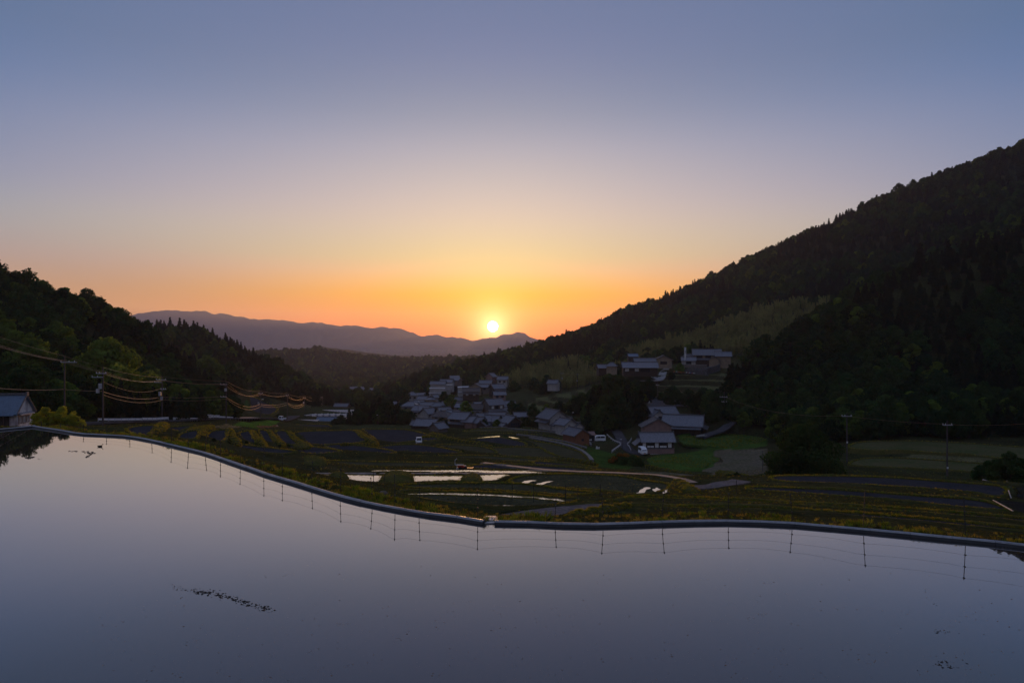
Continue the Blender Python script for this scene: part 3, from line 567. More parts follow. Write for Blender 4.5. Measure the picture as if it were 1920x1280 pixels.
# the land outside the picture, coarser
A2 = np.radians(np.linspace(51.5, 308.5, 60)); R2 = R_[::8]; X2 = (R2[:, None]*np.sin(A2)[None]).ravel(); Y2 = (R2[:, None]*np.cos(A2)[None]).ravel(); Z2 = Hraw(X2, Y2)-.4
k = inpoly(X2, Y2, pondP); Z2[k] = -.6
n2r, n2a = len(R2), len(A2); ii = (np.arange(n2r-1)[:, None]*n2a+np.arange(n2a-1)[None]).ravel(); ng = len(gverts)
c2c = np.tile(np.array([[.035, .04, .018]]), (len(X2), 1))
o2 = bigmesh('ground', np.c_[X2, Y2, Z2], np.c_[ii, ii+1, ii+n2a+1, ii+n2a], gm, colors=c2c); tag(o2, 'wooded land surrounding the valley on the other sides', 'ground', kind='structure')
# ------------------------------------------------------------------ far ranges
RANGE = [(-900,600),(-400,590),(-100,588),(150,600),(250,592),(286,584),(310,581.5),(345,583),(384,583),(398,588),(412,587),(445,594),(458,594),(468,597),(480,597),(520,600),(560,604),(590,606),(615,609),(632,613),(650,611),(668,611),(685,613),(700,613),(715,611.5),(732,615),(748,615),(775,623),(790,629),(815,628),(835,632),(850,630),(880,636),(893,638),(905,634),(925,632),(932,633),(940,628),(950,629),(962,628),(970,623),(985,627),(1000,635),(1040,641),(1120,640),(1300,630),(1600,600),(1900,590),(2300,600),(3000,600)]
def mountain(D, pts, depth, zb, seed):
    P = np.array(pts, float); us = np.arange(P[0, 0], P[-1, 0], 2.5); vs = np.interp(us, P[:, 0], P[:, 1])
    vs = np.convolve(np.pad(vs, 2, 'edge'), [.1, .2, .4, .2, .1], 'valid')
    X = (us-960)/FPX*D; Z = HC+(HORZ-vs)/FPX*D+(noise2(X, X*0, 150, seed)-.5)*30+(noise2(X, X*0, 58, seed+1)-.5)*20
    rows = []; K = 26
    for k in range(-K, K+1):
        t = k/K; f = 1-abs(t)**.75 if k else 1
        y = D+t*depth+np.zeros_like(X); z = zb+(Z-zb)*f
        spur = np.abs(noise2(X, y, 430, seed+3)-.5)*2; sp2 = np.abs(noise2(X, y, 150, seed+5)-.5)*2
        z -= (1-f)*f*4*((Z-zb)*.28*spur+(Z-zb)*.12*sp2)
        rows.append(np.c_[X, y, z])
    V = np.concatenate(rows); nx = len(X); ii = (np.arange(2*K)[:, None]*nx+np.arange(nx-1)[None]).ravel()
    return V, np.c_[ii, ii+1, ii+nx+1, ii+nx]
V, Fc = mountain(8200, RANGE, 900, -125, 31)
tag(bigmesh('mountains', V, Fc, M['mountain']), 'long hazy mountain range along the horizon under the setting sun', 'mountains', kind='structure')
# ------------------------------------------------------------------ fields
def fillpoly(P, z, zs=None):
    P = [tuple(p) for p in P]; n = len(P)
    from mathutils.geometry import tessellate_polygon
    tri = tessellate_polygon([[Vector((p[0], p[1], 0)) for p in P]])
    vs = [(p[0], p[1], z) for p in P]+[(p[0], p[1], z-(.6 if zs is None else zs)) for p in P]
    fs = [tuple(t) for t in tri]+[(i, (i+1) % n, n+(i+1) % n, n+i) for i in range(n)]
    out = []
    for f in fs[:len(tri)]:
        a, b, c = (Vector(vs[i]) for i in f)
        out.append(f if (b-a).cross(c-a).z > 0 else f[::-1])
    return vs, out+fs[len(tri):]
def poly_area(P): x, y = P[:, 0], P[:, 1]; return .5*(np.dot(x, np.roll(y, -1))-np.dot(y, np.roll(x, -1)))
FNAME = {'soil': 'ploughed_field', 'paddy_stubble': 'rice_paddy', 'dry_field': 'dry_field', 'green_field': 'meadow', 'gravel_path': 'path', 'pasture': 'pasture'}
def offset(P, d):     # outward offset of a closed outline
    s = 1 if poly_area(P) > 0 else -1; t = np.roll(P, -1, 0)-np.roll(P, 1, 0); t /= np.maximum(np.hypot(t[:, 0], t[:, 1]), 1e-6)[:, None]
    return P+np.c_[t[:, 1], -t[:, 0]]*d*s
edge_pts = []
for m, z, P in FW:
    if m in ('soil', 'paddy_stubble', 'pasture'):
        # tilled surface with real furrows: strips of small relief following the long axis
        vs, fs = fillpoly(P, z)
        o = meshobj(FNAME[m], vs, fs, M[m])
        Y = P[:, 1].mean(); r = .10+.0012*Y
        n = len(P); o1 = offset(P, -r*.6); o2 = P; o3 = offset(P, r*1.15)
        wob = (noise2(P[:, 0], P[:, 1], 1.1+Y*.01, 7)-.5)*r*1.2
        rows = [np.c_[o1, np.full(n, z+.004)], np.c_[offset(P, -r*.2), z+r*.75+wob], np.c_[offset(P, r*.7), z+r*.9+wob], np.c_[o3, z+r*.15-.05+wob*.3], np.c_[offset(P, r*1.9 if m != 'pasture' else 1.1), np.full(n, z-(.5 if m != 'pasture' else 1.5))]]
        vv = np.concatenate(rows); ff = [(k*n+i, k*n+(i+1) % n, (k+1)*n+(i+1) % n, (k+1)*n+i) for k in range(4) for i in range(n)]
        bo = meshobj('grass_bank', vv, ff, M['ground_bank'] if 'ground_bank' in M else material('ground_bank', (.062,.064,.018), .95, (.10,.082,.03), .8, bump=.5, bscale=3, spec=.1, col3=(.05,.06,.015)), o, smooth=True)
        tag(bo, kind='structure')
        edge_pts.append((P, z+r*.9, Y))
    else:
        vs, fs = fillpoly(P, z); o = meshobj(FNAME[m], vs, fs, M[m])
    tag(o, kind='structure')
for m, z, P in WW:
    vs, fs = fillpoly(P, z+.012, .02); o = meshobj('water', vs[:len(P)], [f for f in fs if max(f) < len(P)], M[m]); tag(o, kind='structure')
    if len(P) > 30 and P[:, 1].mean() < 90:
        edge_pts.append((P, z+.02, P[:, 1].mean()))
# ------------------------------------------------------------------ the flooded paddy and its berm
inner = [tuple(p) for p in pond_poly]
vs, fs = fillpoly(np.array(inner), 0); o = meshobj('pond', vs[:len(inner)], [f for f in fs if max(f) < len(inner)], M['pond_water']); tag(o, 'still flooded rice paddy mirroring the evening sky', 'pond', kind='structure')
def berm(P, label, flip=1, w=.25, zt=ZB, step=1.25):
    P = np.asarray(P); d = np.r_[0, np.cumsum(np.hypot(*np.diff(P, axis=0).T))]; n = max(2, int(d[-1]/step)); s = np.linspace(0, d[-1], n+1)
    X = np.c_[np.interp(s, d, P[:, 0]), np.interp(s, d, P[:, 1])]; T = np.gradient(X, axis=0); T /= np.hypot(T[:, 0], T[:, 1])[:, None]; Nn = np.c_[T[:, 1], -T[:, 0]]*flip
    b = empty('paddy_berm', (X[n//2][0], X[n//2][1], 0), 0, label, 'berm'); ox, oy = X[n//2]
    for i in range(n):
        jit = rng.normal(0, .003); w_ = w*(1+rng.normal(0, .025)); g = .005
        a0 = X[i]+T[i]*g; a1 = X[i+1]-T[i+1]*g; i0 = a0+Nn[i]*w_; i1 = a1+Nn[i+1]*w_
        mb = MB(); q = lambda p, z_: (p[0]-ox, p[1]-oy, z_)
        c0 = a0+Nn[i]*w_*.5; c1 = a1+Nn[i+1]*w_*.5; zt_ = zt+jit
        # crowned top, rounded lip, sheet face down to the water
        prof0 = [(a0, zt_-.30), (a0, zt_-.01), (c0, zt_+.02), (a0+Nn[i]*w_*.86, zt_+.005), (i0, zt_-.035), (a0+Nn[i]*w_*1.06, -.12)]
        prof1 = [(a1, zt_-.30), (a1, zt_-.01), (c1, zt_+.02), (a1+Nn[i+1]*w_*.86, zt_+.005), (i1, zt_-.035), (a1+Nn[i+1]*w_*1.06, -.12)]
        vv = [q(*p) for p in prof0]+[q(*p) for p in prof1]
        ff = [(k, k+6, k+7, k+1) if flip > 0 else (k, k+1, k+7, k+6) for k in range(5)]
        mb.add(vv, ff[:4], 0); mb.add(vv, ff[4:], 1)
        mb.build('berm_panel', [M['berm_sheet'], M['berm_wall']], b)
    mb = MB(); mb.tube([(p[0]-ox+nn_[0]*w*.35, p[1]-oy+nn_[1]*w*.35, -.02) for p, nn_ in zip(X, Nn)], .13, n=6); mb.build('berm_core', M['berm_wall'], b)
    return X, Nn
berm(rimL_s, 'grey sheeted berm curving along the flooded paddy left of the outlet gap')
berm(rimR_s, 'grey sheeted berm bounding the flooded paddy from the outlet gap to the right')
berm(rimS_s, 'pale edged berm on the far left side of the flooded paddy beside the barn')
# debris in the water
def clods(pts, name, label, seed, size=.05, matn='mud'):
    rg = np.random.default_rng(seed); mb = MB()
    for (x, y, s) in pts:
        a = rg.uniform(.5, 1.4); e = rg.uniform(0, 3.14); ca, sa = math.cos(e), math.sin(e); L_ = s*a*1.6; W_ = s*rg.uniform(.4, .9); h = s*rg.uniform(.25, .6)
        b = [(-L_, -W_*.3, -.01), (-L_*.2, -W_, -.01), (L_, -W_*.2, -.01), (L_*.3, W_, -.01), (-L_*.1, 0, h), (L_*.45, W_*.1, h*.5)]
        b = [(x+p[0]*ca-p[1]*sa, y+p[0]*sa+p[1]*ca, p[2]) for p in b]
        mb.add(b, [(0, 1, 4), (1, 2, 5), (1, 5, 4), (2, 3, 5), (3, 4, 5), (3, 0, 4)])
    o = mb.build(name, M[matn]); return tag(o, label, 'debris', kind='stuff')
pts = []
for i in range(300):
    t = random.choice([.08,.16,.27,.33,.42,.5,.58,.66,.74,.8,.86,.93])+random.gauss(0, .025); u = 312+t*205+random.gauss(0, 5); v = 1093+t*50+random.gauss(0, 3.0)+3*math.sin(t*9); p = onz(u, v, 0); pts.append((p[0], p[1], random.uniform(.012, .05)*(1 if abs(t-.6) < .35 else .6)))
clods(pts, 'mud_clods', 'broken line of dark mud clods breaking the pond surface at lower left', 1)
pts = []
for i in range(46): p = onz(1772+random.gauss(0, 13), 1246+random.gauss(0, 5), 0); pts.append((p[0], p[1], random.uniform(.01, .035)))
for i in range(16): p = onz(1764+random.gauss(0, 12), 1183+random.gauss(0, 2), 0); pts.append((p[0], p[1], random.uniform(.015, .04)))
clods(pts, 'mud_clods', 'cluster of brown clods in the water at lower right', 2)
pts = []
for i in range(620):
    u = random.uniform(180, 1900); v = 1040+235*random.random()**.7
    p = onz(u, v, 0)
    for k in range(random.choice([1, 1, 1, 2, 4])): pts.append((p[0]+random.gauss(0, .12), p[1]+random.gauss(0, .08), random.uniform(.006, .024)))
clods(pts, 'floating_straw', 'bits of straw and stubble floating on the flooded paddy', 3, matn='straw')
pts = []
for u, v, s in [(143,846,1),(138,846,.8),(134,845,.6),(158,846,.9),(163,847,1),(168,848,1.2),(172,849,1.4),(174,850,1.2),(170,853,1),(166,855,.9),(161,857,.7),(52,858,1),(56,858,1.2),(60,857,1),(64,856,.7),(76,860,.5),(1885,1028,.5)]:
    p = onz(u, v, 0)
    for k in range(3): pts.append((p[0]+random.gauss(0, .08), p[1]+random.gauss(0, .12), .09*s))
clods(pts, 'mud_clods', 'dark mud ridge showing at the far left end of the flooded paddy', 4)
# duck
dk = empty('duck', onz(188, 837, 0), math.radians(10), 'small dark duck swimming near the far left corner of the flooded paddy', 'duck')
def lathe_blob(name, mat, parent, pts, n=8, smooth=True):     # pts: (x, z, ry, rz) sections along x
    vs = []; fs = []
    for x, z, ry, rz in pts:
        for j in range(n): a = 2*math.pi*j/n; vs.append((x, ry*math.cos(a), z+rz*math.sin(a)))
    for i in range(len(pts)-1):
        for j in range(n): fs.append((i*n+j, i*n+(j+1) % n, (i+1)*n+(j+1) % n, (i+1)*n+j))
    fs += [tuple(range(n))[::-1], tuple((len(pts)-1)*n+j for j in range(n))]
    return meshobj(name, vs, fs, mat, parent, smooth)
dk.scale = (.5, .5, .5)
lathe_blob('body', M['mud'], dk, [(-.42,.16,.01,.01),(-.34,.13,.06,.04),(-.2,.07,.13,.1),(0,.06,.17,.13),(.17,.08,.14,.12),(.24,.15,.07,.08),(.25,.24,.045,.05),(.27,.31,.05,.05),(.33,.32,.05,.045),(.37,.31,.02,.018),(.43,.295,.018,.01)])
# ================================================================== TREES
def leafcloud(cent, rad, n, size, seed, shell=.75, flat=1.0, droop=0):
    """n leaf sprays spread in a clump; returns (n*4,3) verts"""
    rg = np.random.default_rng(seed); d = rg.normal(size=(n, 3)); d /= np.linalg.norm(d, axis=1)[:, None]
    r = rg.random(n)**(1/3)*(1-shell)+shell*rg.uniform(.75, 1.05, n); p = d*r[:, None]*np.array(rad)[None]+np.array(cent)[None]
    nrm_ = d+rg.normal(size=(n, 3))*.42+np.array([0, 0, .25]); nrm_ /= np.linalg.norm(nrm_, axis=1)[:, None]
    a = np.cross(nrm_, rg.normal(size=(n, 3))); a /= np.linalg.norm(a, axis=1)[:, None]; b = np.cross(nrm_, a)
    s = size*rg.uniform(.6, 1.35, n)[:, None]; a = a*s; b = b*s*rg.uniform(.4, .8, n)[:, None]*flat
    dr = np.array([0, 0, -droop])[None]*s
    return np.stack([p-a+dr, p-b*.9, p+a+dr, p+b], 1).reshape(-1, 3)
def quads(V): n = len(V)//4; return np.arange(n*4).reshape(n, 4)
def tubev(pts, rs, n=5):
    mb = MB()
    for i in range(len(pts)-1): mb.tube([pts[i], pts[i+1]], rs[i], rs[i+1], n=n, caps=False)
    return mb
def treemesh(name, leafV, wood, leafmat, barkmat):
    wv = np.array(wood.v) if wood and wood.v else np.zeros((0, 3)); me = bpy.data.meshes.new(name)
    V = np.concatenate([leafV, wv]); nl = len(leafV)//4; fq = quads(leafV); b = len(leafV)
    wf = np.array([[b+i for i in f] for f in wood.f if len(f) == 4]) if len(wv) else np.zeros((0, 4), int)
    F_ = np.concatenate([fq, wf]).astype(np.int32)
    me.vertices.add(len(V)); me.vertices.foreach_set('co', V.astype(np.float32).ravel()); me.loops.add(F_.size); me.loops.foreach_set('vertex_index', F_.ravel())
    me.polygons.add(len(F_)); me.polygons.foreach_set('loop_start', np.arange(0, F_.size, 4, dtype=np.int32)); me.polygons.foreach_set('loop_total', np.full(len(F_), 4, np.int32))
    me.materials.append(leafmat); me.materials.append(barkmat); me.polygons.foreach_set('material_index', np.r_[np.zeros(nl, int), np.ones(len(wf), int)].astype(np.int32)); me.update(calc_edges=True)
    return me
def broad(seed, h=9., w=8., n=2600, leaf=.36, lobes=None, mat='leaf_mid', low=.25, bark='bark', rs=1.0):
    rg = np.random.default_rng(seed); lobes = lobes or int(12+rg.integers(0, 7)); Ls = []; wood = MB()
    wood.tube([(0, 0, -1), (rg.normal(0, .12), rg.normal(0, .12), h*.3), (rg.normal(0, .3), rg.normal(0, .3), h*.62)], h*.03, h*.012, n=6, caps=False)
    cs = []
    for i in range(lobes):
        f = (i+.5)/lobes; z = h*(low+(1-low)*f*.92); env = math.sin(math.pi*min(1, (f*.80+.22)))**.8
        a = i*2.4+rg.normal(0, .4); rr = w*.5*env*rg.uniform(.45, .85)*(1 if f < .85 else .4)
        r = w*rg.uniform(.17, .27)*(1.05-.3*f)*rs; cs.append((math.cos(a)*rr, math.sin(a)*rr, z-r*.3, r))
        wood.tube([(0, 0, h*(low*.6+f*.35)), (math.cos(a)*rr*.6, math.sin(a)*rr*.6, z-r*.6)], h*.010, h*.005, n=4, caps=False)
    tot = sum(c[3]**2 for c in cs)
    for k, (x, y, z, r) in enumerate(cs):
        m = int(n*r*r/tot); Ls.append(leafcloud((x, y, z), (r, r, r*rg.uniform(.62, .82)), m, leaf, seed*100+k))
        for q in range(3):     # little out-growing sprays break the outline
            d = rg.normal(size=3); d[2] = abs(d[2])*.7; d /= np.linalg.norm(d); Ls.append(leafcloud((x+d[0]*r, y+d[1]*r, z+d[2]*r*.8), (r*.32, r*.32, r*.26), max(6, int(m*.07)), leaf*.85, seed*977+k*3+q))
    return treemesh('broadleaf_tree', np.concatenate(Ls), wood, M[mat], M[bark])
def cedar(seed, h=13., w=4.4, n=2200, leaf=.34, mat='leaf_cedar'):
    rg = np.random.default_rng(seed); Ls = []; wood = MB(); wood.tube([(0, 0, -1), (0, 0, h*.97)], h*.017, .03, n=5, caps=False); tiers = 17
    wt = [((1-k/tiers)**.8+.08) for k in range(tiers)]; tot = sum(wt)
    for k in range(tiers):
        z = h*(.16+.82*k/tiers); r = w*.5*wt[k]*rg.uniform(.8, 1.15); nb = 5 if k < 12 else 3
        for b in range(nb):
            a = 2*math.pi*(b+rg.random()*.7)/nb+k*1.1; rr = r*rg.uniform(.75, 1.1)
            for s in (.45, .85):
                Ls.append(leafcloud((math.cos(a)*rr*s, math.sin(a)*rr*s, z-rr*.22*s+.2), (rr*.34+.12, rr*.34+.12, h*.032), max(5, int(n*wt[k]/tot/nb/2)), leaf, seed*50+k*7+b, shell=.5, droop=.4))
    return treemesh('cedar_tree', np.concatenate(Ls), wood, M[mat], M['bark'])
def bamboo(seed, h=11., n=2200, leaf=.30):
    rg = np.random.default_rng(seed); Ls = []; wood = MB(); K = 11
    for k in range(K):
        a = rg.uniform(0, 6.28); r0 = rg.uniform(.2, 1.9); x0, y0 = math.cos(a)*r0, math.sin(a)*r0; hh = h*rg.uniform(.75, 1.05); lean = rg.uniform(.5, 2.0); pts = []
        la = a+rg.normal(0, .5)
        for j in range(7):
            t = j/6; pts.append((x0+math.cos(la)*lean*t**2.6, y0+math.sin(la)*lean*t**2.6, hh*(t-.10*t**5)-.5*(1-t)))
        wood.tube(pts, .07, .02, n=4, caps=False)
        for j in range(12):
            t = .34+.66*j/11; f = t*6; i = min(5, int(f)); f -= i; p = np.array(pts[i])*(1-f)+np.array(pts[i+1])*f
            Ls.append(leafcloud(tuple(p), (.62*(1.15-t*.6), .62*(1.15-t*.6), .5), int(n/K/12), leaf, seed*70+k*12+j, shell=.25, flat=.55, droop=.5))
    return treemesh('bamboo', np.concatenate(Ls), wood, M['leaf_bamboo'], M['culm'])
PB = [broad(i, h, w, 2600, .36, mat=m) for i, (h, w, m) in enumerate([(9,8.5,'leaf_dark'),(10,8,'leaf_mid'),(8,8,'leaf_dark'),(11,9,'leaf_mid'),(9,7,'leaf_bright'),(10,9,'leaf_dark'),(8.5,9.5,'leaf_mid')], 1)]
PC = [cedar(i, h, w) for i, (h, w) in enumerate([(12,4.6),(14,5.2),(10.5,4.4)], 21)]
PBA = [bamboo(i, h) for i, h in enumerate([11, 12, 9.5], 31)]
# ------------------------------------------------------------------ candidate positions over the wooded ground
def scatter(xr, yr, s, rmin, rmax, amax=46):
    gx_ = np.arange(xr[0], xr[1], s); gy_ = np.arange(yr[0], yr[1], s); X, Y = np.meshgrid(gx_, gy_); X = X.ravel()+rng.uniform(-.45, .45, X.size)*s; Y = Y.ravel()+rng.uniform(-.45, .45, Y.size)*s
    r = np.hypot(X, Y); a = np.degrees(np.arctan2(X, Y)); k = (r >= rmin) & (r < rmax) & (np.abs(a) < amax); return X[k], Y[k]
TX, TY, TS = [], [], []
for s, r0, r1 in ((4.1, 90, 300), (5.4, 300, 520), (6.8, 520, 760), (12, 760, 1700), (17, 1700, 2150)):
    x, y = scatter((-r1*.75, r1*.75), (r0*.6, r1), s, r0, r1); TX.append(x); TY.append(y); TS.append(np.full(len(x), s))
TX, TY, TS = map(np.concatenate, (TX, TY, TS)); TC = cls_at(TX, TY)
TC = np.where((TC == 'V') & (TY > 255) & (rng.random(len(TX)) < .16), 'F', TC); k = np.isin(TC, ['F', 'C', 'B']); TX, TY, TS, TC = TX[k], TY[k], TS[k], TC[k]
# a real wood is a mosaic: drifts of cedar between the broadleaves
cedn = noise2(TX, TY, 34, 41); TC = np.where((TC == 'F') & (cedn > .66) & (TY < 800), 'C', TC); TC = np.where((TC == 'C') & (cedn < .3), 'F', TC)
TZ = H(TX, TY)
# skip places in the pond, fields, roads
bad = inpoly(TX, TY, pondP)
for m, z, P in FW+WW: bad |= inpoly(TX, TY, P, 2.5)
TX, TY, TS, TC, TZ = [a[~bad] for a in (TX, TY, TS, TC, TZ)]
# ================================================================== BUILT THINGS
CLEAR = []; ROADS = []; SIGHT = []
def xf(vs, o, rot):
    c, s = math.cos(rot), math.sin(rot); return [(o[0]+x*c-y*s, o[1]+x*s+y*c, o[2]+z) for x, y, z in vs]
def put(mb, name, mat, root, o, rot):
    mb.v = xf(mb.v, o, rot); return mb.build(name, mat, root)
def window(root, o, rot, face, w, d, t, z, ww, hh, kind='glass'):
    n = {'f': (0, -1), 'b': (0, 1), 'l': (-1, 0), 'r': (1, 0)}[face]; rr = {'f': 0, 'b': math.pi, 'l': -math.pi/2, 'r': math.pi/2}[face]; off = d/2 if face in 'fb' else w/2
    mb = MB(); f = .07; y0, y1 = -off-.05, -off+.04
    mb.box(t-ww/2-f, t+ww/2+f, y0, y1, z-f, z); mb.box(t-ww/2-f, t+ww/2+f, y0, y1, z+hh, z+hh+f); mb.box(t-ww/2-f, t-ww/2, y0, y1, z, z+hh); mb.box(t+ww/2, t+ww/2+f, y0, y1, z, z+hh)
    k = max(1, int(round(ww/.9)))
    for i in range(1, k): x = t-ww/2+ww*i/k; mb.box(x-.025, x+.025, y0+.01, y1, z, z+hh)
    mb.v = xf(mb.v, (0, 0, 0), rr)
    fr = put(mb, 'door' if kind == 'door' else 'window', M['wood_warm'] if kind == 'warm' else M['frame_dark'], root, o, rot)
    mb = MB(); mb.box(t-ww/2, t+ww/2, -off-.02, -off+.03, z, z+hh); mb.v = xf(mb.v, (0, 0, 0), rr)
    put(mb, 'panel' if kind in ('shoji', 'door') else 'pane', M[{'glass': 'glass_dark', 'shoji': 'white_dull', 'door': 'wood_dark', 'warm': 'film'}[kind]], fr, o, rot)
def vol(root, o, s, rh, ov=.6, rot=0, wall='plaster', roof='tile_grey', hip=False, wins=(), rib=.45, base=None, cap=True, verge=True):
    w, d, h = s; rot = math.radians(rot); k = rh/(d/2); ox = ov*.7
    mb = MB(); H2 = h+(rh-.04 if not hip else .02)
    if hip: mb.box(-w/2, w/2, -d/2, d/2, -1.5, h)
    else:
        mb.add([(-w/2,-d/2,-1.5),(-w/2,d/2,-1.5),(-w/2,d/2,h),(-w/2,0,H2),(-w/2,-d/2,h),(w/2,-d/2,-1.5),(w/2,d/2,-1.5),(w/2,d/2,h),(w/2,0,H2),(w/2,-d/2,h)],
               [(0,4,3,2,1),(5,6,7,8,9),(0,5,9,4),(1,2,7,6),(0,1,6,5)])
    put(mb, 'wall', M[wall], root, o, rot)
    if base:
        mb = MB(); mb.box(-w/2-.04, w/2+.04, -d/2-.04, d/2+.04, -1.5, base[0]); put(mb, 'wainscot', M[base[1]], root, o, rot)
    mb = MB(); X = w/2+ox; Ye = d/2+ov; ze = h-ov*k; zr = h+rh; th = .13
    if not hip:
        for sg in (-1, 1):
            a = [(-X, 0, zr), (X, 0, zr), (X, sg*Ye, ze), (-X, sg*Ye, ze)]
            lo = [(x, y, z) for x, y, z in a]; hi = [(x, y, z+th) for x, y, z in a]
            mb.hexa(lo+hi if sg < 0 else lo[::-1]+hi[::-1])
            n = max(3, int(2*X/rib))
            for i in range(n+1):
                x = -X+.06+(2*X-.12)*i/n; q = .055
                b = [(x-q, 0, zr+th), (x+q, 0, zr+th), (x+q, sg*Ye, ze+th), (x-q, sg*Ye, ze+th)]
                mb.hexa(([p for p in b]+[(p[0], p[1], p[2]+.06) for p in b]) if sg < 0 else ([p for p in b][::-1]+[(p[0], p[1], p[2]+.06) for p in b][::-1]))
    else:
        r = max(.3, w/2-d/2*.85)
        for z0, zz in ((0, th),):
            P = [(-X, -Ye, ze), (X, -Ye, ze), (X, Ye, ze), (-X, Ye, ze), (-r, 0, zr), (r, 0, zr)]
            Q = [(x, y, z+th) for x, y, z in P]
            mb.add(P+Q, [(6,7,11,10),(8,9,10,11),(7,8,11),(9,6,10),(0,1,7,6),(1,2,8,7),(2,3,9,8),(3,0,6,9),(0,3,2,1)])
        n = max(3, int(2*r/rib))
        for i in range(n+1):
            x = -r+2*r*i/n
            for sg in (-1, 1):
                b = [(x-.05, 0, zr+th), (x+.05, 0, zr+th), (x+.05, sg*Ye, ze+th), (x-.05, sg*Ye, ze+th)]; b = b if sg < 0 else b[::-1]
                mb.hexa(b+[(p[0], p[1], p[2]+.05) for p in b])
    ro = put(mb, 'roof', M[roof], root, o, rot)
    if cap:
        mb = MB(); XX = (X if not hip else r)+.05; mb.box(-XX, XX, -.17, .17, zr+th-.02, zr+th+.26)
        for sg in (-1, 1): mb.box(sg*XX-.1, sg*XX+.1, -.24, .24, zr+th-.1, zr+th+.45)
        if hip:
            for sx in (-1, 1):
                for sy in (-1, 1):
                    mb.tube([(sx*r, 0, zr+th+.06), (sx*X, sy*Ye, ze+th+.05)], .11, n=4)
        put(mb, 'ridge_tiles', M['tile_ridge'], ro, o, rot)
    if verge and not hip:
        for sx in (-1, 1):
            mb = MB()
            for sg in (-1, 1):
                a = [(sx*X-.09, 0, zr+th+.0), (sx*X+.09, 0, zr+th), (sx*X+.09, sg*Ye, ze+th), (sx*X-.09, sg*Ye, ze+th)]; a = a if sg < 0 else a[::-1]
                mb.hexa(a+[(p[0], p[1], p[2]+.14) for p in a])
            put(mb, 'verge_tiles', M['tile_ridge'], ro, o, rot)
    for q in wins: window(root, o, rot, q[0], w, d, *q[1:])
def lean(root, o, w, dep, z1, z0, rot=0, roof='tile_grey', wall=None, rib=.45, posts=0):
    rot = math.radians(rot); mb = MB(); a = [(-w/2, -dep, z0), (w/2, -dep, z0), (w/2, 0, z1), (-w/2, 0, z1)]; mb.hexa(a+[(x, y, z+.12) for x, y, z in a])
    n = int(w/rib)
    for i in range(n+1):
        x = -w/2+.06+(w-.12)*i/n; b = [(x-.05, -dep, z0+.12), (x+.05, -dep, z0+.12), (x+.05, 0, z1+.12), (x-.05, 0, z1+.12)]; mb.hexa(b+[(p[0], p[1], p[2]+.055) for p in b])
    put(mb, 'lean_to_roof', M[roof], root, o, rot)
    if wall:
        mb = MB(); q = dep-.5; zt = z0+(z1-z0)*.5/dep-.02; mb.add([(-w/2+.2,-q,-1.5),(w/2-.2,-q,-1.5),(w/2-.2,0,-1.5),(-w/2+.2,0,-1.5),(-w/2+.2,-q,zt),(w/2-.2,-q,zt),(w/2-.2,0,z1-.03),(-w/2+.2,0,z1-.03)], [(0,3,2,1),(4,5,6,7),(0,1,5,4),(1,2,6,5),(2,3,7,6),(3,0,4,7)]); put(mb, 'wall', M[wall], root, o, rot)
    for i in range(posts):
        mb = MB(); x = -w/2+.2+(w-.4)*i/max(1, posts-1); mb.box(x-.06, x+.06, -dep+.2, -dep+.32, -1.5, z0+.05); put(mb, 'post', M['wood_dark'], root, o, rot)
def house(u, v, D, yaw, label, vols, cat='house', leans=(), name='house', clear=9, group=None):
    p = at(u, v, D); r = empty(name, p, math.radians(yaw), label, cat, group); CLEAR.append((p[0], p[1], clear)); SIGHT.append((u, v, D, clear))
    for k in vols: vol(r, k.pop('o', (0, 0, 0)), k.pop('s'), k.pop('rh'), **k)
    for k in leans: lean(r, k.pop('o'), k.pop('w'), k.pop('dep'), k.pop('z1'), k.pop('z0'), **k)
    return r
G2 = lambda *a: a
# ---- barn beside the pond
bz = at(30, 797, 100)
house(-11, 799, 101.5, 5, 'weathered barn with blue metal roof and stained gable at the left end of the pond', [dict(s=(8.6, 3.7, 2.35), rh=2.15, ov=.45, wall='plaster_stained', roof='metal_blue', rib=.32, cap=True, wins=[('r', -1.1, .55, .62, 1.0, 'warm'), ('r', -.15, .55, .62, 1.0, 'warm'), ('r', .75, .6, .55, .9, 'warm'), ('f', 2.4, .2, 1.6, 1.5, 'door'), ('f', -.5, .2, 1.8, 1.5, 'glass')])], 'barn',
      [dict(o=(4.3, -.1, 0), w=3.3, dep=.55, z1=1.95, z0=1.75, rot=90, roof='film_grey'), dict(o=(0, -1.85, 0), w=8.6, dep=.9, z1=2.0, z0=1.75, roof='metal_blue')], name='barn', clear=7)
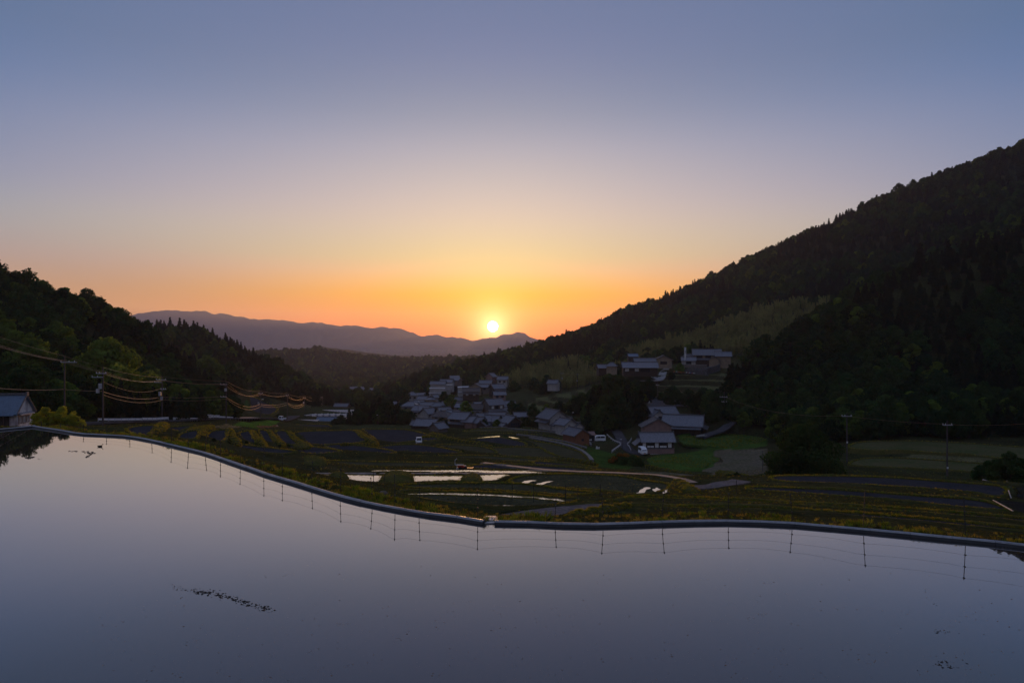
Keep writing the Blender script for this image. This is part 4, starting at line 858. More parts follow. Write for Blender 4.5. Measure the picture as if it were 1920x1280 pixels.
# ---- big two-storey storehouse and its wings
house(925, 779, 300, 30, 'tall two storey storehouse with brown tiled roof rising above the village centre', [
   dict(s=(7.4, 6.4, 5.3), rh=2.0, ov=.7, wall='wood_grey', wins=[('f', -2, 3.4, 1.2, 1.2, 'shoji'), ('f', 0, 3.3, 1.6, 1.4), ('f', 2.2, 3.4, 1.2, 1.2, 'shoji')]),
   dict(o=(7.2, -1.5, -.6), s=(6.5, 5.5, 2.6), rh=1.4, ov=.6, wall='plaster'), dict(o=(11.2, -3.6, -1.2), s=(4.6, 4.4, 2.5), rh=1.2, ov=.5, rot=90, wall='plaster_cream')],
   leans=[dict(o=(0, -3.2, 0), w=8.6, dep=1.5, z1=3.0, z0=2.3, wall='wood_grey')])
house(866, 801, 244, -30, 'large two storey tiled farmhouse at the front of the village with stepped gable roof', [
   dict(s=(6.6, 5.6, 3.6), rh=1.7, ov=.8, wall='wood_dark', wins=[('f', -1.9, 2.3, 1.4, .9), ('f', .1, 2.3, 1.4, .9), ('f', 2.0, 2.3, 1.2, .9)]),
   dict(o=(4.6, -.6, -.2), s=(4.0, 5.6, 3.0), rh=1.6, ov=.7, wall='plaster_pink')],
   leans=[dict(o=(0, -2.8, 0), w=7.2, dep=1.4, z1=2.1, z0=1.5, wall='wood_dark')])
house(831, 800, 258, -22, 'cream two storey house with hipped brown roof left of the large tiled farmhouse', [dict(s=(6.6, 5.6, 4.4), rh=1.5, ov=.8, hip=True, wall='plaster_cream', roof='tile_brown', wins=[('f', -1.5, 2.9, 1.1, 1.0), ('f', 1.4, 2.9, 1.1, 1.0), ('r', .4, 2.9, 1.0, 1.0), ('f', 0, .6, 3, 1.3)])],
   leans=[dict(o=(1.2, -2.8, 0), w=5.5, dep=1.4, z1=2.4, z0=1.9, wall='plaster_pink')])
house(806, 803, 232, -14, 'long low tiled house with upturned gable ends behind the dark field edge', [dict(s=(8.6, 5.0, 1.6), rh=1.5, ov=.9, wall='wood_dark', wins=[('f', 1.8, .2, 2.4, 1.1)]), dict(o=(-4.6, -.4, -.3), s=(2.6, 3.8, 1.8), rh=1.0, ov=.5, wall='wood_dark')])
house(822, 812, 214, -35, 'small dark tiled shed half hidden by the curving field bank', [dict(s=(4.4, 3.6, 1.9), rh=1.3, ov=.5, rot=90, wall='wood_grey')], 'shed', name='shed', clear=4)
house(893, 802, 240, -28, 'cluster of low tiled roofs joined to the right of the large farmhouse', [dict(s=(6, 4.6, 2.3), rh=1.5, ov=.6, wall='plaster_pink'), dict(o=(5.2, 2.6, .4), s=(5.4, 4.6, 2.4), rh=1.5, ov=.6, wall='plaster'), dict(o=(4.2, -2.2, -.3), s=(3.6, 3.4, 2.0), rh=1.1, ov=.5, rot=90, wall='wood_dark')])
house(930, 800, 247, -18, 'low tiled house with a small white roof patch in the village front row', [dict(s=(7, 5, 2.4), rh=1.6, ov=.7, wall='plaster'), dict(o=(-1, 4.6, .8), s=(6, 4, 2.5), rh=1.4, ov=.6, wall='plaster_cream')])
house(958, 803, 232, -60, 'open fronted tiled garage with dark doorway facing the paddies', [dict(s=(5.6, 4.8, 2.4), rh=1.8, ov=.7, wall='wood_dark', wins=[('r', 0, .1, 3.4, 2.1, 'glass')]), dict(o=(.6, -3.2, -.2), s=(3, 1.8, 1.5), rh=.6, ov=.4, wall='wood_grey')], 'garage', name='garage', clear=6)  # dark pane fills the open doorway, standing in for the shade inside
house(1036, 801, 224, -60, 'white gabled farmhouse with tiled lean-to roofs right of the village centre', [
   dict(s=(7, 6.4, 3.6), rh=2.1, ov=.8, wall='plaster', wins=[('r', 0, 2.0, 2.2, .9), ('r', .2, .4, 2.6, 1.2)]), dict(o=(4.4, -.8, 0), s=(2.6, 4.0, 1.6), rh=1.1, ov=.6, wall='plaster'), dict(o=(-.6, 5.4, -.2), s=(6.6, 3.4, 2.0), rh=1.3, ov=.6, wall='plaster_cream')],
   leans=[dict(o=(-.2, -3.2, 0), w=7.0, dep=1.6, z1=2.5, z0=1.9)])
house(1061, 808, 212, -58, 'tiled annex stepping down beside the white gabled farmhouse', [dict(s=(5.2, 4.2, 2.4), rh=1.4, ov=.6, wall='plaster'), dict(o=(1.6, 2.6, -.5), s=(3.6, 3.0, 2.0), rh=1.1, ov=.5, wall='plaster')], clear=5)
house(1080, 828, 192, -62, 'red brown wooden shed with grey roof and small dark window above the curved kerbs', [dict(s=(6.4, 4.6, 2.3), rh=1.5, ov=.5, wall='wood_warm', wins=[('r', .1, .6, .7, .6)])], 'shed', name='shed', clear=5)
house(1103, 826, 200, 10, 'small open shelter with a pale pink roof beside the parked van', [dict(s=(3.2, 2.6, 1.9), rh=.7, ov=.3, wall='wood_grey', roof='plaster_pink', cap=False, verge=False, wins=[('f', 0, .05, 2.6, 1.6)])], 'shed', name='shed', clear=3)  # shade under the open front is put in as a dark pane
# ---- the farm below the road at right
house(1230, 851, 183, 2, 'near white house with mottled tiled roof and pink tiled base above the meadow', [
   dict(s=(8.6, 4.6, 3.9), rh=1.75, ov=.55, wall='wood_dark', roof='tile_old', rib=.3, wins=[('f', -3.7, 2.1, .85, 1.4, 'shoji'), ('f', -2.0, 2.7, 1.75, .85), ('f', -2.0, 2.1, 1.75, .5, 'shoji'), ('f', -.35, 2.1, .95, 1.4, 'shoji'), ('f', 1.35, 2.7, 1.8, .85), ('f', 1.35, 2.1, 1.8, .5, 'shoji'), ('f', 3.1, 2.1, .95, 1.4, 'shoji')]),
   dict(o=(.55, -.35, 0), s=(7.4, 4.4, 1.75), rh=.12, ov=.05, wall='plaster_pink', roof='tile_ridge', cap=False, verge=False)],
   leans=[dict(o=(1.0, -2.65, 0), w=6.2, dep=.7, z1=.35, z0=.12, roof='white_dull'), dict(o=(-4.3, 0, 0), w=4.4, dep=1.8, z1=4.0, z0=2.6, rot=-90, roof='tile_old')], clear=7)
house(1230, 812, 195, 90, 'pink brown gabled outbuilding directly behind the near white house', [dict(s=(5, 7.6, 2.3), rh=2.0, ov=.75, wall='plaster_pink', rib=.4)], clear=6)
house(1281, 813, 208, -20, 'long dark barn with a broad grey tiled roof and lean-to at the right farm', [dict(s=(11.0, 6.6, 3.3), rh=2.3, ov=.9, wall='wood_dark', rib=.4, wins=[('f', -2, .2, 3, 1.6, 'door'), ('r', 0, .1, 3.6, 1.8)])],
   'barn', [dict(o=(0, -3.3, 0), w=11.2, dep=1.6, z1=2.5, z0=1.95, rib=.4), dict(o=(5.5, 0, 0), w=7.8, dep=1.8, z1=2.6, z0=1.95, rot=90, rib=.4, posts=4)], name='barn', clear=10)
house(1240, 797, 222, 14, 'two storey white walled house with irimoya roof at the back of the right farm', [
   dict(s=(8.2, 5.8, 4.0), rh=2.0, ov=1.0, wall='plaster', rib=.4, wins=[('f', -.2, 2.5, 1.6, 1.2), ('f', 1.6, 2.5, .9, 1.2, 'shoji')]), dict(o=(-2.9, -2.2, 0), s=(4.0, 3.6, 3.8), rh=1.4, ov=.8, rot=90, wall='plaster', wins=[('l', .6, 2.3, 1.4, 1.1)])],
   leans=[dict(o=(-2.0, -4.1, 0), w=6.4, dep=1.4, z1=2.2, z0=1.6, wall='plaster')], clear=8)
# ---- upper hamlet
house(1199, 698, 290, -3, 'long low tiled house with shoji windows at the left of the upper hamlet', [dict(s=(14.2, 6, 2.5), rh=1.7, ov=.8, wall='wood_dark', wins=[('f', -5.6, .6, 1.6, 1.2, 'shoji'), ('f', -3.5, .6, 1.8, 1.2), ('f', -1.5, .6, 1.6, 1.2, 'shoji'), ('f', 2, .3, 4, 1.8)]), dict(o=(3.0, 6.5, 1.6), s=(8.6, 5.6, 2.6), rh=1.6, ov=.7, wall='wood_dark')],
   leans=[dict(o=(0, -3, 0), w=14.6, dep=1.3, z1=2.35, z0=2.0, rib=.6)], clear=9)
house(1243, 684, 322, 84, 'cream gabled tiled house beside the round tree in the upper hamlet', [dict(s=(6, 7.6, 2.6), rh=1.7, ov=.9, wall='plaster_cream', wins=[('l', 0, .4, 3, 1.3)])], clear=6)
house(1325, 683.5, 335, -14, 'large tiled manor house with sprawling roofs on the terrace above the stone wall', [
   dict(s=(12.5, 7.2, 5.2), rh=2.3, ov=1.0, wall='plaster_cream', rib=.5, wins=[('f', -3.6, 3.4, 3.0, 1.2), ('f', .6, 3.4, 2.6, 1.2)]), dict(o=(7.6, -1.6, -.1), s=(6.8, 6.6, 4.6), rh=1.8, ov=.8, rot=0, wall='plaster_cream'), dict(o=(-8.4, 3.0, 0), s=(6.5, 4.4, 3.2), rh=1.8, ov=.7, rot=55, wall='plaster'),
   dict(o=(3.2, -5.0, 0), s=(4.4, 4.6, 2.5), rh=1.5, ov=.7, rot=90, wall='plaster_cream'), dict(o=(-8.6, -4.6, 0), s=(6.4, 4.2, 2.3), rh=1.4, ov=.6, wall='plaster', wins=[('f', 0, .4, 2.4, 1.2)])],
   leans=[dict(o=(-1.5, -3.6, 0), w=9.0, dep=2.4, z1=3.2, z0=2.4, wall='wood_dark')], clear=13)
house(1350, 712-22, 352, 20, 'small dark roofed storehouse tucked behind the manor house', [dict(s=(5, 4, 2.6), rh=1.5, ov=.6, wall='plaster')], clear=5)
house(1131, 698, 330, 8, 'small dark tiled house at the foot of the bamboo left of the upper hamlet', [dict(s=(5.6, 4.2, 2.4), rh=1.3, ov=.6, wall='wood_dark')], clear=5)
house(1147, 697, 322, -10, 'pale walled house with light roof beside the small dark tiled house', [dict(s=(4.8, 4, 3.0), rh=1.3, ov=.6, hip=True, wall='plaster_cream')], clear=5)
house(1186, 675, 372, 5, 'tiny house with a pale roof at the edge of the bamboo grove', [dict(s=(5, 4, 2.2), rh=1.2, ov=.5, wall='wood_dark', roof='metal_blue')], clear=4)
house(1038, 727, 360, -25, 'lone small tiled house above the terraces in the middle distance', [dict(s=(5.2, 4.4, 2.6), rh=1.5, ov=.6, wall='plaster')], clear=5)
# ---- village, middle and back rows:  (u, v, D, yaw, size, roof height, wall, hip, label)
for u, v, D, yaw, s, rh, wl, hip, lb in [
 (890, 777, 300, -5, (7, 4.6, 2.9), 1.5, 'plaster', 0, 'white walled storehouse with long brown roof left of the tall storehouse'),
 (883, 745, 372, 2, (8.4, 5, 3.6), 1.6, 'wood_dark', 0, 'dark timber house with two white panels below the gabled brown house'),
 (893, 735, 395, 78, (6, 6.8, 3.2), 1.8, 'plaster_cream', 0, 'cream gable house facing the valley above the dark timber house'),
 (911, 728, 412, -10, (7, 4.6, 3.4), 1.4, 'plaster', 0, 'upper village house with long pale roof near the slope'),
 (921, 720, 425, 60, (5, 4.6, 5.0), 1.8, 'plaster_pink', 0, 'narrow tall gabled house at the top of the village'),
 (944, 720, 422, -20, (6.4, 4.6, 3.2), 1.5, 'plaster', 0, 'tiled house with glinting roof highest on the right of the village'),
 (932, 738, 380, 35, (7.5, 5, 3.4), 1.9, 'wood_dark', 0, 'steep roofed dark house in the upper right of the village'),
 (936, 748, 360, 12, (6, 4.4, 2.6), 1.3, 'plaster_pink', 0, 'low tiled annex under the steep roofed dark house'),
 (905, 733, 395, -8, (6.6, 4, 2.6), 1.2, 'wood_grey', 0, 'low grey roofed row between the upper village houses'),
 (822, 737, 430, -4, (9, 6, 6.0), 1.4, 'plaster', 0, 'white three tiered building with balconies under the wooded headland'),
 (838, 730, 445, -12, (8, 6, 5.0), 1.5, 'plaster', 0, 'pale house adjoining the three tiered building'),
 (852, 716, 480, 15, (6, 4.6, 3), 1.4, 'plaster', 0, 'small house high in the trees left of the headland path'),
 (858, 719, 470, -35, (4.6, 4, 2.6), 1.2, 'wood_grey', 0, 'tiny grey hut beside the small high house'),
 (773, 750, 440, 10, (6.5, 6, 3.6), 1.6, 'plaster', 1, 'white house with a pyramid roof at the left edge of the village'),
 (785, 746, 470, 30, (9, 4, 2.4), 1.0, 'wood_grey', 0, 'long low roof climbing away behind the pyramid roofed house'),
 (794, 756, 408, -25, (6, 5, 2.6), 1.6, 'wood_dark', 0, 'dark irregular tiled house in the left of the village'),
 (808, 759, 400, 5, (6, 4.6, 3.4), .9, 'plaster_cream', 1, 'pale cream flat roofed house catching light in the left of the village'),
 (815, 757, 402, 50, (3.6, 3.4, 4.2), 1.2, 'plaster', 0, 'narrow gabled hut beside the pale cream house'),
 (806, 768, 365, -5, (9, 5, 2.6), 1.4, 'plaster', 0, 'long tiled house with white wall below the pale cream house'),
 (822, 768, 360, 6, (7, 4.6, 2.4), 1.3, 'wood_grey', 1, 'low grey tiled house near the tall bare pole'),
 (770, 768, 372, -8, (8, 6, 2.6), 1.7, 'plaster', 1, 'wide hipped roof house behind the dark cedar clump'),
 (792, 778, 325, -30, (8, 5.6, 2.6), 1.8, 'plaster', 0, 'broad tiled house above the low front row on the left'),
 (781, 772, 345, 5, (4, 3.4, 2.2), .9, 'plaster', 1, 'small round cornered hut with shining roof among the tiled houses'),
 (803, 784, 300, 48, (5, 5, 2.6), 1.8, 'plaster', 0, 'steep little gabled house right behind the low front row'),
 (725, 752, 560, 10, (9, 5, 3), 1.4, 'plaster', 0, 'distant pale roofed house seen over the cedar clump'),
 (740, 764, 420, -10, (5, 4, 2.6), 1.0, 'wood_grey', 0, 'small blue grey hut behind the cedar clump'),
 (668, 735, 700, 8, (14, 8, 3.5), 2.0, 'plaster', 0, 'large white farmhouse in the far valley beneath the middle hill'),
 (648, 738, 690, -6, (13, 7, 3), 1.8, 'plaster', 0, 'leftmost white house of the far valley group'),
 (680, 737, 690, -20, (10, 7, 3.5), 2.0, 'plaster', 0, 'second white house from the right in the far valley group'),
 (690, 737, 680, 12, (10, 7, 3.2), 1.8, 'plaster', 0, 'rightmost white house of the far valley group'),
 (678, 744, 640, 0, (3, 3, 2), .8, 'white_paint', 0, 'tiny white hut alone in the far fields'),
 (641, 770, 395, -3, (7.5, 4, 3.0), 1.2, 'wood_grey', 0, 'small grey shed behind the long greenhouse'),
 (842, 767, 352, -12, (6.5, 4.4, 2.4), 1.4, 'wood_dark', 0, 'dark tiled house just right of the tall bare pole'),
 (857, 758, 372, 16, (5.4, 4, 2.6), 1.3, 'plaster', 0, 'small white walled house above the dark tiled house by the bare pole'),
 (868, 771, 328, -22, (6, 4.4, 2.4), 1.4, 'wood_grey', 0, 'grey walled house behind the ridge of the large tiled farmhouse'),
 (899, 768, 330, 25, (5.4, 4.2, 2.4), 1.3, 'plaster_pink', 0, 'pink walled low house left behind the tall storehouse'),
 (940, 773, 314, -14, (5.6, 4.2, 2.2), 1.2, 'plaster', 0, 'low white house close behind the storehouse wings'),
 (954, 766, 336, 22, (5.4, 4, 2.4), 1.3, 'wood_dark', 0, 'dark small house on the slope right of the tall storehouse'),
 (786, 762, 388, -6, (5.4, 4, 2.4), 1.2, 'wood_grey', 0, 'grey tiled hut between the pyramid roofed house and the round cornered hut'),
 (832, 780, 300, 34, (5.4, 4.2, 2.4), 1.4, 'plaster', 0, 'tiled house turned sideways above the cream hipped house'),
 (851, 785, 280, -26, (5.0, 4, 2.2), 1.3, 'wood_dark', 0, 'dark tiled house wedged between the cream hipped house and the farmhouse'),
 (907, 791, 268, 14, (5.2, 4, 2.2), 1.2, 'plaster', 0, 'small tiled house directly below the tall storehouse'),
 (942, 793, 262, -34, (5.0, 4, 2.2), 1.2, 'plaster_pink', 0, 'small pink walled house above the open fronted garage'),
 (975, 789, 268, 12, (4.6, 3.6, 2.2), 1.1, 'wood_dark', 0, 'lone dark shed right of the open fronted garage'),
 (870, 735, 415, 20, (5, 4, 2.4), 1.2, 'plaster', 0, 'small pale house between the three tiered building and the cream gable house'),
 (518, 771, 340, 20, (3.6, 3, 1.6), .8, 'wood_dark', 0, 'small dark hut at the end of the power line fields'),
]:
    ww = [] if max(s) < 5.5 and D > 350 else [('f', -s[0]*.24, s[2]*.35, 1.3, 1.0, 'shoji' if 'panel' in lb else 'glass'), ('f', s[0]*.22, s[2]*.35, 1.3, 1.0, 'shoji' if 'panel' in lb else 'glass')]
    k = [dict(s=s, rh=rh, ov=.7, wall=wl, hip=bool(hip), rib=.7, wins=ww, cap=D < 460, verge=D < 460, roof='tile_brown' if 'brown' in lb else 'tile_grey')]
    ln = []
    if 'tiered' in lb: ln = [dict(o=(0, -3, 0), w=10, dep=1.6, z1=3.6, z0=3.1, roof='white_dull', wall='plaster'), dict(o=(-.5, -4.4, -1.6), w=9, dep=1.5, z1=2.2, z0=1.8, roof='film_grey', wall='plaster')]
    elif s[0] >= 7 and D < 480: ln = [dict(o=(0, -s[1]/2, 0), w=s[0], dep=1.2, z1=s[2]*.72, z0=s[2]*.58, rib=.7)]
    house(u, v, D, yaw, lb, k, 'shed' if ('hut' in lb or 'shed' in lb) else 'house', ln, name='hut' if 'hut' in lb else ('shed' if 'shed' in lb else 'house'), clear=max(s)*.6+1)
# ---- sheds and greenhouses at the road end
house(615, 797, 292, -4, 'long shed with blue grey roof in front of the greenhouses', [dict(s=(8.4, 4.2, 2.2), rh=1.3, ov=.6, wall='wood_dark', roof='metal_blue', rib=.4, wins=[('f', -2.4, .3, 1.6, 1.2), ('f', .8, .3, 1.8, 1.2)])], 'shed', name='shed', clear=7)
cp = at(575, 797, 288); r = empty('carport', cp, math.radians(-4), 'open carport with a pale flat roof on thin dark posts', 'carport'); CLEAR.append((cp[0], cp[1], 7))
mb = MB(); mb.hexa([(-4.8,-1.9,1.75),(4.8,-1.9,1.75),(4.8,1.9,2.1),(-4.8,1.9,2.1),(-4.8,-1.9,1.87),(4.8,-1.9,1.87),(4.8,1.9,2.22),(-4.8,1.9,2.22)]); mb.build('roof', M['film'], r)
for i in range(5):
    for y in (-1.7, 1.7): mb = MB(); x = -4.5+2.25*i; mb.box(x-.06, x+.06, y-.06, y+.06, -.8, 1.76 if y < 0 else 2.08); mb.build('post', M['wood_dark'], r)
mb = MB(); mb.box(.2, 4.2, -.6, .2, 0, 1.2); mb.build('stored_load', M['white_dull'], r)
for k, (u, v, D, w, d, lb) in enumerate([(548, 796, 276, 4.6, 2.2, 'low pale sheet cover on the ground left of the carport'), (570, 797.5, 272, 4.2, 1.6, 'low pale sheet cover in front of the carport'), (513, 800, 215, 3.2, 1.4, 'crumpled pale sheet on the field edge below the parked road truck')]):
    p = at(u, v, D); mb = MB(); n = 8; vs = []; fs = []
    for i in range(n+1):
        for j in range(4): vs.append((p[0]-w/2+w*i/n, p[1]-d/2+d*j/3, p[2]+.15+.28*math.sin(i*1.9+j)*.5+(.2 if 0 < j < 3 else 0)))
    for i in range(n):
        for j in range(3): fs.append((i*4+j, (i+1)*4+j, (i+1)*4+j+1, i*4+j+1))
    tag(meshobj('ground_sheet', vs, fs, M['film']), lb, 'sheet'); CLEAR.append((p[0], p[1], 3))
def tunnel(u, v, D, yaw, L_, w, h, label, group=None, seg=10):
    SIGHT.append((u, v, D, L_*.5 if w > 5 else 4))
    p = at(u, v, D); r = empty('greenhouse', p, math.radians(yaw), label, 'greenhouse', group); CLEAR.append((p[0], p[1], max(5, w)))
    vs = []; n = 9; K = max(2, int(L_/1.6))
    for i in range(K+1):
        for j in range(n): a = math.pi*j/(n-1); vs.append((-L_/2+L_*i/K, -w/2*math.cos(a), h*math.sin(a)**.8-(.02 if i % 2 else 0)))
    fs = [(i*n+j, (i+1)*n+j, (i+1)*n+j+1, i*n+j+1) for i in range(K) for j in range(n-1)]+[tuple(range(n)), tuple(K*n+j for j in range(n))[::-1]]
    meshobj('film_cover', vs, fs, M['film'], r, True)
    for i in range(K+1):
        mb = MB(); x = -L_/2+L_*i/K; mb.tube([(x, -w/2*1.01*math.cos(math.pi*j/8), h*1.02*max(0, math.sin(math.pi*j/8))**.8) for j in range(9)], .045, n=4); mb.build('hoop', M['galv'], r)
    mb = MB(); mb.box(-L_/2-.05, -L_/2-.02, -.6, .6, 0, 1.9); mb.build('door', M['film_grey'], r)
tunnel(618, 778, 345, 3, 27, 5.5, 2.7, 'long white plastic greenhouse lying behind the row of small tunnels')
for i in range(7): tunnel(582+i*11.5, 784.5-.15*i, 318, 62, 7, 3.1, 2.0, 'small arched plastic greenhouse in the close row before the long one', 'row of small arched greenhouses')
# ---- stone retaining wall, terrace fence and pots of the upper hamlet
p0, p1 = at(1263, 700, 318), at(1326, 703, 306)
def stonewall(p, q, h0, h1, label, sx=.9, sz=.55):
    r = empty('stone_wall', p, math.atan2(q[1]-p[1], q[0]-p[0]), label, 'wall'); Ln = math.hypot(q[0]-p[0], q[1]-p[1])
    mb = MB(); mb.hexa([(0,.25,-1),(Ln,.25,q[2]-p[2]-1),(Ln,1.2,q[2]-p[2]-1),(0,1.2,-1),(0,.45,h0-.1),(Ln,.45,q[2]-p[2]+h1-.1),(Ln,1.2,q[2]-p[2]+h1-.1),(0,1.2,h0-.1)]); mb.build('backing', M['stone'], r)
    mb = MB(); x = 0
    nz_ = int(max(h0, h1)/sz)
    for j in range(nz_):
        x = -rng.random()*sx
        while x < Ln:
            w_ = sx*rng.uniform(.6, 1.3); t = min(1, max(0, (x+w_/2)/Ln)); hh = h0+(h1-h0)*t; zb = (q[2]-p[2])*t+j*sz
            if j*sz < hh: 
                a, b = max(0, x+.03), min(Ln, x+w_-.03); dpt = rng.uniform(.0, .12); bt = .2*(j*sz)/max(hh, .1)
                if b > a+.1:
                    c = .07; z0, z1 = zb+.03, zb+sz-.03
                    mb.add([(a, .3+bt, z0), (b, .3+bt, z0), (b, .3+bt, z1), (a, .3+bt, z1), (a+c, .08+dpt*.5+bt, z0+c), (b-c, .08+dpt*.5+bt, z0+c), (b-c, .1+dpt*.5+bt, z1-c), (a+c, .1+dpt*.5+bt, z1-c)], [(0,1,5,4),(1,2,6,5),(2,3,7,6),(3,0,4,7),(4,5,6,7)])
            x += w_
    tag(mb.build('stones', M['stone'], r), kind='stuff'); return r
stonewall(p0, p1, 1.4, 3.3, 'dark dry stone retaining wall holding up the terrace of the manor house')
q0, q1 = at(1279, 686.5, 318), at(1325, 688.5, 312)
r = empty('terrace_fence', q0, math.atan2(q1[1]-q0[1], q1[0]-q0[0]), 'pale board fence along the edge of the manor house terrace', 'fence'); Ln = math.hypot(q1[0]-q0[0], q1[1]-q0[1])
for i in range(12):
    mb = MB(); a = Ln*i/12; dz = (q1[2]-q0[2])*i/12; mb.box(a+.03, a+Ln/12-.03, 0, .1, dz-.6, dz+1.0); mb.build('board_panel', M['wood_grey'], r)
mb = MB(); mb.hexa([(0,-.06,.98),(Ln,-.06,.98+q1[2]-q0[2]),(Ln,.16,.98+q1[2]-q0[2]),(0,.16,.98),(0,-.06,1.08),(Ln,-.06,1.08+q1[2]-q0[2]),(Ln,.16,1.08+q1[2]-q0[2]),(0,.16,1.08)]); mb.build('coping', M['plaster'], r)
s0, s1 = at(1326, 699, 308), at(1352, 690, 318); stonewall(s0, s1, 2.4, 1.6, 'paler stone wall turning the corner right of the dark retaining wall', .8, .5)
for i, (u, mm, cw) in enumerate([(1264,'terracotta','orange red'),(1268.5,'white_dull','white'),(1271.5,'terracotta','orange red'),(1274,'terracotta','orange red'),(1277,'terracotta','orange red'),(1281.5,'terracotta','orange red'),(1284.5,'leaf_yellow','yellow'),(1287.5,'white_dull','white'),(1290,'terracotta','orange red'),(1292.5,'white_dull','white'),(1295,'blue_paint','blue'),(1297.5,'terracotta','orange red'),(1300,'white_dull','white'),(1302.5,'white_dull','white')]):
    p = at(u, 699+i*.25, 304); r = empty('flower_pot', p, 0, f'{cw} flowering pot, number {["one","two","three","four","five","six","seven","eight","nine","ten","eleven","twelve","thirteen","fourteen"][i]} from the left below the stone wall', 'flower pot', 'pots lined up below the stone wall')
    mb = MB(); mb.tube([(0, 0, -.2), (0, 0, .45)], .18, .26, n=8); mb.build('pot', M['frame_dark'], r)
    o = bpy.data.objects.new('flowers', treemesh('flowers', leafcloud((0, 0, .62), (.38, .38, .26), 26, .16, 900+i), None, M[mm], M['bark'])); COL.objects.link(o); o.parent = r
# banner pole (carp streamer hanging)
p = at(1283, 688, 322); r = empty('banner_pole', p, 0, 'tall pole with a limp white streamer beside the manor house', 'banner')
mb = MB(); mb.tube([(0, 0, -1), (0, 0, 9.6)], .07, n=6); mb.build('pole', M['galv'], r)
vs = []; fs = []
for i in range(12):
    t = i/11; w_ = .85-.25*t; x0 = .1+.35*math.sin(t*2.0)-.9*t*.5; vs += [(x0, .05, 9.3-5.9*t), (x0+w_, .05+.2*math.sin(t*7), 9.35-5.9*t+.15*math.sin(t*5)), (x0+w_, .3, 9.35-5.9*t), (x0, .3, 9.3-5.9*t)]
for i in range(11):
    for j in range(4): a, b = i*4+j, i*4+(j+1) % 4; fs.append((a, b, b+4, a+4))
meshobj('streamer', vs, fs, M['white_dull'], r)
mb = MB()
for i in (3, 4, 5, 6, 7): t = i/11; x0 = .1+.35*math.sin(t*2.0)-.9*t*.5+.3; mb.box(x0-.06, x0+.16, .0, .045, 9.2-5.9*t-.25, 9.2-5.9*t+.2)
mb.build('dark_marking', M['frame_dark'], r)
# ---- power poles and lines
def pole(u, vt, vb, D, label, arms=(), kit=(), rad=.15, mat='pole_concrete', group=None, name='power_pole', cat='power pole'):
    p = at(u, vb, D); SIGHT.append((u, vb-6, D, 2.2)) if 'power' in name and 0 < u < 620 else None
    Hh = (vb-vt)*D/FPX; g = h1(p[0], p[1]); r = empty(name, p, 0, label, cat, group); dz = min(-.6, g-p[2]-.5)
    mb = MB(); mb.tube([(0, 0, dz), (0, 0, Hh*.5), (0, 0, Hh)], rad, rad*.62, n=8); mb.build('shaft', M[mat], r)
    for (dzt, xl, xr, ang_) in arms:
        mb = MB(); c, s_ = math.cos(math.radians(ang_)), math.sin(math.radians(ang_)); z = Hh-dzt
        a, b = (xl*c, xl*s_), (xr*c, xr*s_); mb.tube([(a[0], a[1]-rad, z), (b[0], b[1]-rad, z)], .06, n=4)
        ar = mb.build('crossarm', M['galv'], r)
        for t in (xl, xl*.5+xr*.5 if abs(xl+xr) > .5 else xl*.45, xr*.8 if xr > .3 else 0):
            if abs(t) < .2: continue
            mb = MB(); mb.tube([(t*c, t*s_-rad, z+.04), (t*c, t*s_-rad, z+.30)], .07, .05, n=6); mb.build('insulator', M['white_dull'], ar)
    for (kind, z, x) in kit:
        mb = MB()
        if kind == 'can': mb.tube([(x, -.2, Hh-z-.45), (x, -.2, Hh-z+.45)], .3, n=10); mb.build('transformer', M['galv'], r)
        elif kind == 'box': mb.box(x-.22, x+.22, -.5, -.12, Hh-z-.35, Hh-z+.35); mb.build('switch_box', M['galv'], r)
        elif kind == 'lamp': mb.tube([(0, 0, Hh-z), (x, -.1, Hh-z+.2)], .035, n=5); mb.box(x-.25, x+.25, -.25, .0, Hh-z+.1, Hh-z+.26); mb.build('lamp_head', M['white_dull'], r)
        elif kind == 'plate': mb.box(-rad-.01, rad-.03, -rad-.03, -rad, Hh-z-.15, Hh-z+.15); mb.build('sign_plate', M['white_dull'], r)
    return (p[0], p[1], p[2], Hh)
PL = []
PL.append(pole(-190, 560, 800, 78, 'power pole just outside the left edge of the picture', [(1.2, -.9, .9, 10)]))
PL.append(pole(121, 667, 779, 116, 'slim brown power pole with one high crossarm behind the citrus bushes', [(1.1, -.5, 2.1, 5)], [('plate', 8.6, 0)], .14))
PL.append(pole(193, 688, 801, 118, 'power pole with transformer box nearest the pond corner', [(1.1, -1.0, .7, 5), (1.75, -1.7, .1, 5)], [('box', 4.1, -.7), ('can', 3.3, -.35)], .17))
PL.append(pole(304, 706, 789, 156, 'power pole with double crossarms beside the white bridge railing', [(.7, -1.2, 1.0, 5), (1.3, -1.6, 0, 5), (2.9, -.2, 1.0, 5)], [('can', 3.9, -.45), ('box', 4.9, 0)], .17))
PL.append(pole(424, 714, 793, 172, 'dark power pole standing on the grass bank above the field strips', [(.9, -1.3, .3, 5), (4.0, -1.3, .2, 5)], [('box', 2.2, 0)], .16))
PL.append(pole(489, 733, 785, 238, 'power pole with a lamp at its middle beside the long guardrail', [(.8, -.8, .8, 5)], [('box', 4.2, -.7), ('lamp', 3.0, .7)], .17))
PL.append(pole(539, 737, 783, 272, 'power pole just right of the white truck on the road', [(.9, -.5, .5, 5)], (), .17))
PL.append(pole(571, 742, 776, 330, 'power pole left of the long greenhouse', [(.9, -.5, .5, 5)], [('can', 3.3, -.35)], .17))
PL.append(pole(605, 743, 772, 400, 'last power pole of the row before the far trees', [(.6, -.9, .3, 5)], (), .19))
pole(83, 709, 770, 120, 'thin bare wooden pole between barn and citrus bushes', (), (), .07, 'bark', name='utility_post', cat='post')
